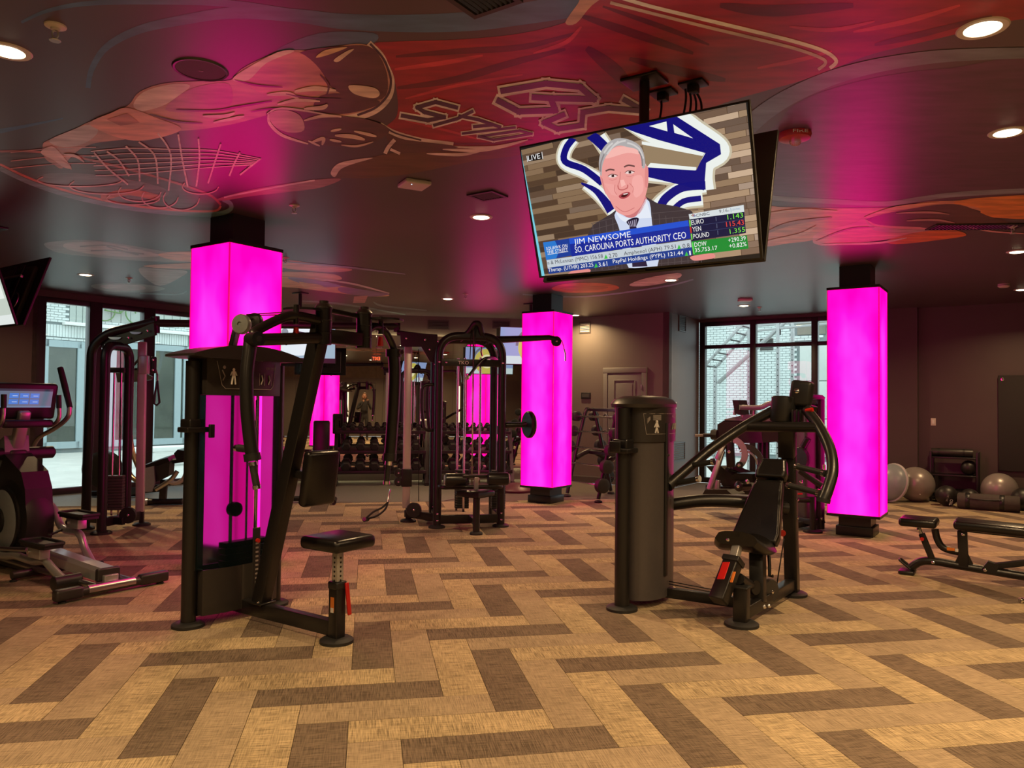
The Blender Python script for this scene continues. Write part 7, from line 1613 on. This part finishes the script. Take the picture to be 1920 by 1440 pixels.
# right hand figure: orange and pink
st([(1400, 364), (1460, 372), (1560, 378), (1660, 382), (1720, 374), (1800, 364), (1960, 356)], 9, (0.13, 0.15, 0.20), 3)
pg([(1420, 388), (1460, 388), (1540, 390), (1620, 390), (1680, 388), (1740, 378), (1800, 376), (1850, 370), (1960, 370), (1960, 406), (1860, 408), (1840, 396), (1780, 384), (1740, 392), (1640, 406), (1600, 420), (1530, 440), (1524, 450), (1480, 456), (1420, 458)], (0.38, 0.17, 0.11), 3)
pg([(1850, 370), (1960, 368), (1960, 408), (1850, 406), (1835, 390), (1790, 382), (1800, 376)], (0.42, 0.15, 0.03), 4); pg([(1640, 406), (1740, 386), (1800, 384), (1850, 404), (1890, 420), (1780, 430), (1700, 428), (1640, 422)], DSK, 4)
pg([(1524, 450), (1534, 436), (1600, 418), (1620, 410), (1650, 422), (1740, 428), (1700, 442), (1640, 452), (1560, 460), (1530, 458)], (0.44, 0.18, 0.20), 4); pg([(1665, 450), (1720, 436), (1780, 430), (1812, 441), (1760, 450), (1680, 458)], (0.48, 0.13, 0.02), 5)
pg([(1622, 410), (1640, 424), (1700, 430), (1760, 430), (1700, 436), (1640, 432)], (0.28, 0.20, 0.20), 5)
for pts, w_, c in (([(1440, 400), (1500, 394), (1570, 396)], 5, (0.5, 0.26, 0.18)), ([(1430, 440), (1480, 420), (1560, 408)], 7, (0.30, 0.11, 0.08)), ([(1440, 452), (1500, 440), (1530, 424)], 6, (0.46, 0.24, 0.16)), ([(1540, 458), (1640, 456), (1700, 446)], 4, PINK), ([(1620, 408), (1680, 390), (1760, 380)], 6, (0.5, 0.22, 0.12)), ([(1680, 400), (1740, 398), (1780, 402)], 4, (0.3, 0.16, 0.15)), ([(1700, 414), (1750, 412), (1790, 418)], 4, (0.3, 0.16, 0.15)), ([(1816, 426), (1860, 434), (1920, 438)], 3, (0.35, 0.2, 0.18)), ([(1530, 452), (1590, 430), (1640, 426)], 3, (0.26, 0.08, 0.12))): st(pts, lambda t, w_=w_: w_*math.sin(PI*(0.1+0.8*t)), c, 6)
# small orange oval and pink hand under the television
pg([(1035, 540), (1060, 532), (1110, 530), (1150, 534), (1160, 541), (1130, 547), (1080, 549), (1045, 546)], (0.40, 0.10, 0.05), 4); pg([(1050, 540), (1090, 535), (1140, 538), (1120, 544), (1070, 545)], (0.28, 0.07, 0.04), 5); pg([(1180, 534), (1210, 522), (1270, 512), (1275, 520), (1240, 532), (1200, 537)], PINK, 4); st([(980, 552), (1100, 556), (1240, 538), (1300, 524)], 3, (0.15, 0.16, 0.26), 4)
# pale faded shapes near the left windows
pg([(82, 458), (110, 452), (160, 450), (230, 458), (300, 470), (350, 478), (400, 486), (400, 492), (280, 490), (180, 482), (110, 474)], (0.17, 0.16, 0.155), 2); pg([(118, 460), (136, 454), (200, 456), (270, 470), (300, 480), (240, 482), (170, 476), (130, 468)], (0.30, 0.27, 0.255), 3)
for a in ((150, 462, 200, 460, 240, 468), (170, 470, 220, 470, 260, 478), (200, 462, 236, 472, 270, 476)): st([(a[0], a[1]), (a[2], a[3]), (a[4], a[5])], 2.5, (0.16, 0.13, 0.13), 4)
pg([(296, 478), (330, 472), (420, 474), (440, 490), (340, 490)], (0.42, 0.26, 0.17), 3); pg([(270, 498), (340, 494), (420, 494), (420, 506), (330, 504), (290, 502)], (0.42, 0.24, 0.15), 3); pg([(262, 502), (300, 504), (350, 508), (338, 520), (300, 536), (268, 518)], (0.24, 0.22, 0.215), 3); pg([(170, 536), (200, 531), (260, 532), (310, 541), (270, 548), (200, 546)], (0.17, 0.18, 0.17), 2); pg([(188, 537), (210, 533), (262, 535), (270, 543), (220, 545)], (0.30, 0.24, 0.24), 3); st([(262, 550), (330, 552), (350, 546)], 3, TEAL, 3)
# reclining figure right of the nearest column
pg([(524, 494), (545, 488), (600, 496), (660, 505), (635, 510), (580, 508), (530, 502)], (0.45, 0.22, 0.19), 3); pg([(524, 512), (560, 510), (625, 514), (640, 524), (600, 528), (640, 536), (728, 552), (700, 556), (620, 548), (560, 540), (524, 536)], (0.45, 0.28, 0.17), 3); pg([(540, 520), (590, 524), (640, 536), (600, 538), (560, 530)], (0.15, 0.17, 0.30), 4); pg([(640, 538), (700, 546), (730, 552), (690, 556), (640, 548)], (0.20, 0.12, 0.28), 4)
for pts, c in (([(524, 490), (640, 500), (760, 514)], (0.18, 0.18, 0.27)), ([(590, 522), (660, 532), (730, 550)], PINK), ([(700, 566), (720, 574), (800, 582)], TEAL), ([(560, 564), (640, 570), (760, 590)], TEAL)): st(pts, lambda t: 3.5*math.sin(PI*(0.15+0.7*t)), c, 5)
pg([(664, 556), (690, 554), (684, 568), (662, 568)], (0.35, 0.15, 0.16), 4); pg([(560, 528), (600, 534), (620, 544), (570, 540)], (0.55, 0.36, 0.2), 5)
ranks = {k: i for i, k in enumerate(sorted({(a, b) for a, b, _, _ in MUR}))}
for a, b, pts, c in MUR:
    zz = CEIL - 0.0005 - 0.00003*ranks[(a, b)]; c = tuple(min(0.8, v*(1.9 if c[1] > 0.14 else 1.5)) for v in c)
    if (a, b) not in STR and len(pts) >= 5: pts = smooth_loop(pts)
    mu.poly([tuple(onz(x, y, zz)) for x, y in pts], c)
mo = mu.build('ceiling_mural', M['mural'], ceiling); mo['label'] = 'painted mural of a basketball player reaching for a hoop'

# ---------------------------------------------------------------- outside the windows
M['ext_ground'] = mat('pale paving', (0.50, 0.50, 0.46), 0.8, noise=0.25, nscale=1.2); M['ext_brick'] = mat('white painted brick', (0.56, 0.62, 0.61), 0.8, noise=0.22, nscale=2.5, bump=0.3); M['mortar'] = mat('grey mortar', (0.20, 0.24, 0.24), 0.9, noise=0.1)
M['ext_frame'] = mat('blue grey door frame', (0.30, 0.38, 0.40), 0.5, noise=0.05); M['ext_dark'] = mat('dim room behind glass', (0.17, 0.16, 0.125), 0.4, noise=0.7, nscale=1.3); M['ext_shutter'] = mat('grey green cladding board', (0.36, 0.41, 0.38), 0.6, noise=0.1); M['ext_white'] = mat('white concrete', (0.72, 0.74, 0.72), 0.7, noise=0.05); M['yellow'] = mat('yellow paint line', (0.60, 0.45, 0.08), 0.7, noise=0.1); M['leaf'] = mat('green stems', (0.10, 0.22, 0.07), 0.6, noise=0.3); M['panel_grey'] = mat('pale climbing panel', (0.50, 0.53, 0.50), 0.6, noise=0.12, nscale=2); M['galv'] = mat('galvanised steel', (0.40, 0.42, 0.42), 0.5, 0.4, noise=0.15)
gq = MB(); gq.box((-18, 22, -0.07), (60, 70, 0.10)); g2 = struct(gq, 'ground', M['ext_ground'])
# keep the paving out of the room: the slab starts below the floor level
g2.location.z = -0.12
def facade(name, P0, d, n, s0, s1, z1, holes, pxr, label):
    """brick wall on the plane P0 + d*s; n points to the camera; bricks proud of a mortar backing"""
    ang = math.atan2(d.y, d.x); t = thing(name, label, 'building', P0, ang); sg = 1 if Vector((-d.y, d.x, 0)).dot(n) > 0 else -1
    P_('backing_wall', t, 'mortar', lambda b: b.box(((s0+s1)/2, -sg*0.16, z1/2-0.2), (s1-s0, 0.30, z1+0.4)))
    bw, bh = 0.215, 0.075; bricks = []
    for r in range(int(z1/bh)):
        k = 0; x = s0 - (r % 2)*bw/2
        while x < s1:
            a, b_ = x+0.006, x+bw-0.006; z = r*bh; x += bw
            if a < s0 or b_ > s1: continue
            if any(a < h[1] and b_ > h[0] and z < h[3] and z+bh > h[2] for h in holes): continue
            bricks.append((a, z))
    cx = (pxr[0]+pxr[1])/2; cz = 3.0
    bricks.sort(key=lambda q: abs(q[0]+bw/2-cx) + abs(q[1]-cz)*0.8)
    me = None; rest = MB(); rnd = random.Random(5)
    for i, (a, z) in enumerate(bricks):
        if i < 300:
            if me is None:
                mb = MB(); mb.box((0, 0, 0), (bw-0.012, 0.03, bh-0.010)); o = mb.build('brick', M['ext_brick'], t); me = o.data
            else: o = bpy.data.objects.new('brick', me); col.objects.link(o); o.parent = t
            o.location = (a + bw/2, sg*(0.004 + rnd.random()*0.004), z + bh/2)
        elif pxr[0]-0.5 < a < pxr[1]+0.5: rest.box((a + bw/2, sg*0.005, z + bh/2), (bw-0.012, 0.03, bh-0.010))
    if rest.v: o = rest.build('distant_bricks', M['ext_brick'], t); o['kind'] = 'stuff'
    return t, sg
# left: across the walkway
LP = W0 - E1*11.5 + Vector((0, 0, 0.0)); 
def fs(u, v): q = onplane(u, v, LP, E1); return (q - LP).dot(E2), q.z
def hole(u0, v0, u1, v1): a = fs(u0, v0); b = fs(u1, v1); return (a[0], b[0], b[1], a[1])
H1 = hole(76, 636, 152, 843); H2 = hole(205, 640, 349, 843); H3 = hole(131, 545, 166, 609); H4 = hole(190, 550, 262, 609); H5 = hole(292, 568, 352, 609); B_ = (fs(70, 609)[0], fs(352, 609)[0], fs(150, 635)[1], fs(150, 612)[1])
ft, sg = facade('brick_building', LP, E2, E1, fs(40, 700)[0]-4, fs(352, 700)[0]+10, 6.5, [H1, H2, H3, H4, H5, B_], (fs(60, 700)[0], fs(352, 700)[0]), 'white painted brick building with shopfront windows, across the walkway at the left')
ws = (B_[1]-B_[0]); n = int(ws/0.085)
so = MB()
for k in range(n): so.box((B_[0]+ws*(k+0.5)/n, sg*0.012, (B_[2]+B_[3])/2), (ws/n*0.86, 0.04, B_[3]-B_[2]-0.02))
o = so.build('soldier_course', M['ext_brick'], ft); o['kind'] = 'stuff'
box('stone_ledge', ft, ((H3[0]+H5[1])/2, sg*0.08, B_[3]+0.05), (H5[1]-H3[0]+0.4, 0.22, 0.10), 'ext_white', 0.01)
def shopfront(par, H, mull, name='shop_window'):
    x0, x1, z0, z1 = H; z0 = max(z0, 0.0)
    pn = box('window_recess', par, ((x0+x1)/2, -sg*0.0+sg*0.004, (z0+z1)/2), (x1-x0-0.02, 0.02, z1-z0-0.02), 'ext_dark', 0)
    fr = P_(name, par, 'ext_frame', lambda b: [b.box((x, sg*0.045, (z0+z1)/2), (0.20, 0.08, z1-z0)) for x in (x0+0.10, x1-0.10)] + [b.box(((x0+x1)/2, sg*0.045, z), (x1-x0-0.2, 0.08, 0.20)) for z in (z1-0.10, z0+0.10)] + [b.box((x, sg*0.045, (z0+z1)/2), (0.22, 0.07, z1-z0-0.4)) for x in mull])
    box('pane', fr, ((x0+x1)/2, sg*0.03, (z0+z1)/2), (x1-x0-0.3, 0.01, z1-z0-0.3), 'glass', 0)
shopfront(ft, H1, []); shopfront(ft, H2, [fs(238, 700)[0], fs(283, 700)[0], fs(332, 700)[0]])
for H in (H3, H4, H5):
    nb = max(3, int((H[1]-H[0])/0.28)); 
    for k in range(nb): box('cladding_board', ft, (H[0]+(H[1]-H[0])*(k+0.5)/nb, sg*0.0, (H[2]+H[3])/2), ((H[1]-H[0])/nb-0.02, 0.03, H[3]-H[2]), 'ext_shutter', 0)
# green bicycle-like frame hung on the upper boards
gcx, gcz = fs(222, 585); gb = MB()
for dx in (-0.5, 0.5): gb.tube([(gcx+dx+0.33*math.cos(2*PI*k/20), sg*0.12, gcz+0.33*math.sin(2*PI*k/20)) for k in range(21)], 0.02, 6)
for a, b_ in (((-0.5, 0), (-0.15, 0.4)), ((-0.15, 0.4), (0.35, 0.4)), ((0.35, 0.4), (0.5, 0)), ((-0.15, 0.4), (0.0, -0.05)), ((0.0, -0.05), (0.35, 0.35)), ((0.0, -0.05), (-0.5, 0)), ((0.35, 0.4), (0.40, 0.55))): gb.tube([(gcx+a[0], sg*0.12, gcz+a[1]), (gcx+b_[0], sg*0.12, gcz+b_[1])], 0.022, 6)
gb.build('green_wall_ornament', M['leaf'], ft)
yl = MB(); a, b_ = onz(70, 914), onz(162, 903); a.z = b_.z = 0.0; yl.bar(a, b_, 0.14, 0.006); o = yl.build('paint_line', M['yellow']); o.parent = g2; o.location.z = 0.12 - 0.118
# shopfront items seen inside are left to the dim glass; a pale bench stands on the paving
a = onz(322, 862); pb = thing('concrete_bench', 'low white concrete bench outside the left windows', 'bench', (a.x, a.y, -0.14), -TH + PI/2); box('seat_slab', pb, (0, 0, 0.42), (2.0, 0.5, 0.12), 'ext_white', 0.02); box('support', pb, (-0.7, 0, 0.18), (0.25, 0.45, 0.36), 'ext_white', 0.02); box('support', pb, (0.7, 0, 0.18), (0.25, 0.45, 0.36), 'ext_white', 0.02)

# right: brick wall and steel climbing rig
RP = C4 + E2*9.5
def rs(u, v): q = onplane(u, v, RP, E2); return (q - RP).dot(E1), q.z
e0, e1_ = rs(1300, 700)[0], rs(1640, 700)[0]
W1 = (rs(1492, 700)[0], rs(1552, 700)[0], rs(1500, 628)[1], rs(1500, 560)[1])
rt_, sr = facade('brick_wall', RP, E1, -E2, e0-6, e1_+2, 6.0, [(rs(1500, 700)[0], e1_+2, 0, 3.4), W1], (e0, rs(1500, 700)[0]), 'white painted brick wall with climbing panels beyond the right window')
box('upper_window', rt_, ((W1[0]+W1[1])/2, sr*0.01, (W1[2]+W1[3])/2), (W1[1]-W1[0]-0.1, 0.04, W1[3]-W1[2]), 'ext_dark', 0)
x0 = rs(1500, 700)[0]; 
for k in range(3):
    for j in range(3): pn = box('climbing_panel', rt_, (x0 + 0.62 + k*1.24, sr*0.05, 0.56 + j*1.12), (1.22, 0.06, 1.10), 'panel_grey', 0.006); P_('climbing_hold', pn, ('steel', 'plastic', 'bluegrey')[(k+j) % 3], lambda b: [b.sphere((x0+0.62+k*1.24+dx, sr*0.10, 0.56+j*1.12+dz), 0.07, 10, 7, (1, 0.7, 0.8)) for dx, dz in ((-0.2, 0.25), (0.25, -0.2))])
dr_ = louvre('drain_vent', 'small square vent in the outdoor brick wall', RP - E2*0.03 + E1*rs(1438, 646)[0] + Vector((0, 0, rs(1438, 646)[1])), E1, -E2, 0.40, 0.36, 5, cat='vent')
RG = C4 + E2*2.6; FGR = Frame(RG, -TH)
g = lambda u, v, y=0.0: FGR.px(u, v, y=y)
rig = thing('climbing_rig', 'galvanised steel climbing rig with sloping ladder outside the right window', 'climbing frame', (RG.x, RG.y, -0.17), -TH)
dz = Vector((0, 0, 0.17))
for u, vt, y in ((1341, 690, 0.0), (1405, 596, 0.6), (1486, 596, 0.6), (1459, 596, 0.0)):
    a = g(u, vt, y); P_('upright', rig, 'galv', lambda b: b.bar((a.x, y, 0.0), (a.x, y, a.z + 0.17), 0.07, 0.07, (0, 1, 0), 0.004))
    def hl(b):
        for k in range(22): b.cyl((a.x, y-0.036, 0.4+k*0.12), (a.x, y-0.038, 0.4+k*0.12), 0.012, 8)
    o = P_('upright_hole', rig, 'plastic_black', hl); o['kind'] = 'stuff'
def ladder(u0, v0, u1, v1, ya, yb, nr):
    a, b_ = g(u0, v0, ya) + dz, g(u1, v1, ya) + dz; off = Vector((0, yb-ya, 0))
    bar('ladder_rail', rig, a, b_, 0.05, 0.06, 'galv'); bar('ladder_rail', rig, a+off, b_+off, 0.05, 0.06, 'galv')
    for k in range(nr): p = a + (b_-a)*((k+0.5)/nr); cyl('rung', rig, p, p+off, 0.018, 'frame', 8)
ladder(1316, 692, 1395, 604, 0.0, 0.75, 7); ladder(1345, 718, 1475, 600, 0.0, 0.1, 1)
bar('top_beam', rig, g(1380, 613, 0.6)+dz, g(1560, 600, 0.6)+dz, 0.06, 0.06, 'galv'); bar('top_beam', rig, g(1420, 620, 0.0)+dz, g(1560, 606, 0.0)+dz, 0.05, 0.05, 'galv'); tube('hanging_strap', rig, [g(1463, 598, 0.0)+dz, g(1463, 628, 0.0)+dz], 0.015, 'cable')

# ---------------------------------------------------------------- the photographer, standing at the camera (met in the mirror)
def skin_fig(name, verts, edges, radii, m, parent, root=0, sub=2):
    me = bpy.data.meshes.new(name); me.from_pydata(verts, edges, []); o = bpy.data.objects.new(name, me); col.objects.link(o)
    md = o.modifiers.new('skin', 'SKIN'); md.use_smooth_shade = True
    if not me.skin_vertices: me.skin_vertices.new()
    for i, r in enumerate(radii):
        me.skin_vertices[0].data[i].radius = (r, r) if not isinstance(r, tuple) else r
    me.skin_vertices[0].data[root].use_root = True
    sd = o.modifiers.new('smooth', 'SUBSURF'); sd.levels = sub; sd.render_levels = sub
    me.materials.append(m); o.parent = parent; return o
pr_ = thing('person', 'person in dark clothes with brown hair holding up a phone, seen small in the mirror', 'person', (-0.06, -0.42, 0), PH)
M['skin'] = mat('skin', (0.45, 0.24, 0.16), 0.5, noise=0.05); M['jacket'] = mat('dark jacket cloth', (0.018, 0.017, 0.018), 0.8, noise=0.2); M['trousers'] = mat('dark grey trousers', (0.035, 0.03, 0.03), 0.8, noise=0.2); M['hair'] = mat('brown hair', (0.10, 0.045, 0.02), 0.6, noise=0.4, nscale=80)
V = [(0, 0, 0.95), (0, 0, 1.12), (0, 0, 1.30), (0, 0, 1.44), (0, 0.01, 1.54), (0, 0.02, 1.60),
     (-0.17, 0, 1.42), (-0.27, 0.03, 1.20), (-0.13, 0.24, 1.30), (-0.04, 0.31, 1.46),
     (0.17, 0, 1.42), (0.26, 0.04, 1.20), (0.20, 0.26, 1.30), (0.13, 0.32, 1.46),
     (-0.09, 0, 0.88), (-0.11, 0.02, 0.50), (-0.12, -0.02, 0.09), (-0.13, 0.12, 0.04),
     (0.09, 0, 0.88), (0.11, 0.02, 0.50), (0.12, -0.02, 0.09), (0.13, 0.12, 0.04)]
E_2 = [(0, 1), (1, 2), (2, 3), (3, 4), (4, 5), (3, 6), (6, 7), (7, 8), (8, 9), (3, 10), (10, 11), (11, 12), (12, 13), (0, 14), (14, 15), (15, 16), (16, 17), (0, 18), (18, 19), (19, 20), (20, 21)]
RD = [(0.15, 0.11), (0.14, 0.10), (0.16, 0.11), (0.12, 0.09), 0.055, 0.055, 0.065, 0.05, 0.042, 0.03, 0.065, 0.05, 0.042, 0.03, 0.09, 0.065, 0.045, 0.04, 0.09, 0.065, 0.045, 0.04]
body = skin_fig('body', V, E_2, RD, M['jacket'], pr_)
hd = P_('head', pr_, 'skin', lambda b: (b.sphere((0, 0.03, 1.70), 0.10, 24, 16, (0.78, 0.95, 1.18)), b.sphere((0, 0.125, 1.69), 0.018, 10, 8, (0.8, 1, 1.5)), b.sphere((-0.08, 0.02, 1.70), 0.025, 8, 6, (0.4, 0.8, 1.2)), b.sphere((0.08, 0.02, 1.70), 0.025, 8, 6, (0.4, 0.8, 1.2))))
P_('eye', hd, 'plastic_black', lambda b: b.sphere((-0.032, 0.115, 1.715), 0.010, 8, 6)); P_('eye', hd, 'plastic_black', lambda b: b.sphere((0.032, 0.115, 1.715), 0.010, 8, 6)); P_('mouth', hd, 'alarm', lambda b: b.box((0, 0.118, 1.65), (0.04, 0.008, 0.008)))
P_('hair', pr_, 'hair', lambda b: (b.sphere((0, 0.005, 1.735), 0.105, 24, 14, (0.86, 0.98, 1.0)), b.tube([(-0.075, 0.0, 1.72), (-0.085, 0.01, 1.60), (-0.08, 0.03, 1.50)], 0.03, 8), b.tube([(0.075, 0.0, 1.72), (0.085, 0.01, 1.60), (0.08, 0.03, 1.50)], 0.03, 8)))
for s, (hx, hy, hz) in ((-1, (-0.03, 0.33, 1.475)), (1, (0.135, 0.33, 1.475))):
    hv = [(hx, hy, hz), (hx, hy+0.01, hz+0.045)]; he = [(0, 1)]; hr = [0.022, 0.030]
    for k in range(4):
        bx = hx - 0.024 + k*0.016; L = (0.034, 0.040, 0.038, 0.030)[k]; i = len(hv)
        hv += [(bx, hy+0.012, hz+0.060), (bx - s*0.004, hy+0.022, hz+0.060+L*0.6), (bx - s*0.012, hy+0.030, hz+0.060+L)]; he += [(1, i), (i, i+1), (i+1, i+2)]; hr += [0.0085, 0.008, 0.007]
    i = len(hv); hv += [(hx - s*0.03, hy+0.015, hz+0.035), (hx - s*0.045, hy+0.022, hz+0.055)]; he += [(1, i), (i, i+1)]; hr += [0.010, 0.008]
    skin_fig('hand', hv, he, hr, M['skin'], pr_, 0, 1)
ph = MB(); ph.box((0, 0, 0), (0.075, 0.008, 0.15), ch=0.003); ph = ph.build('mobile_phone', M['plastic_black']); ph.location = (0.012, -0.025, 1.455); ph.rotation_euler = (0, 0, 0); tag(ph, 'black mobile phone held up by the person in the mirror', 'phone')
P_('camera_lens', ph, 'grey_disc', lambda b: b.cyl((-0.02, 0.004, 0.055), (-0.02, 0.006, 0.055), 0.008))
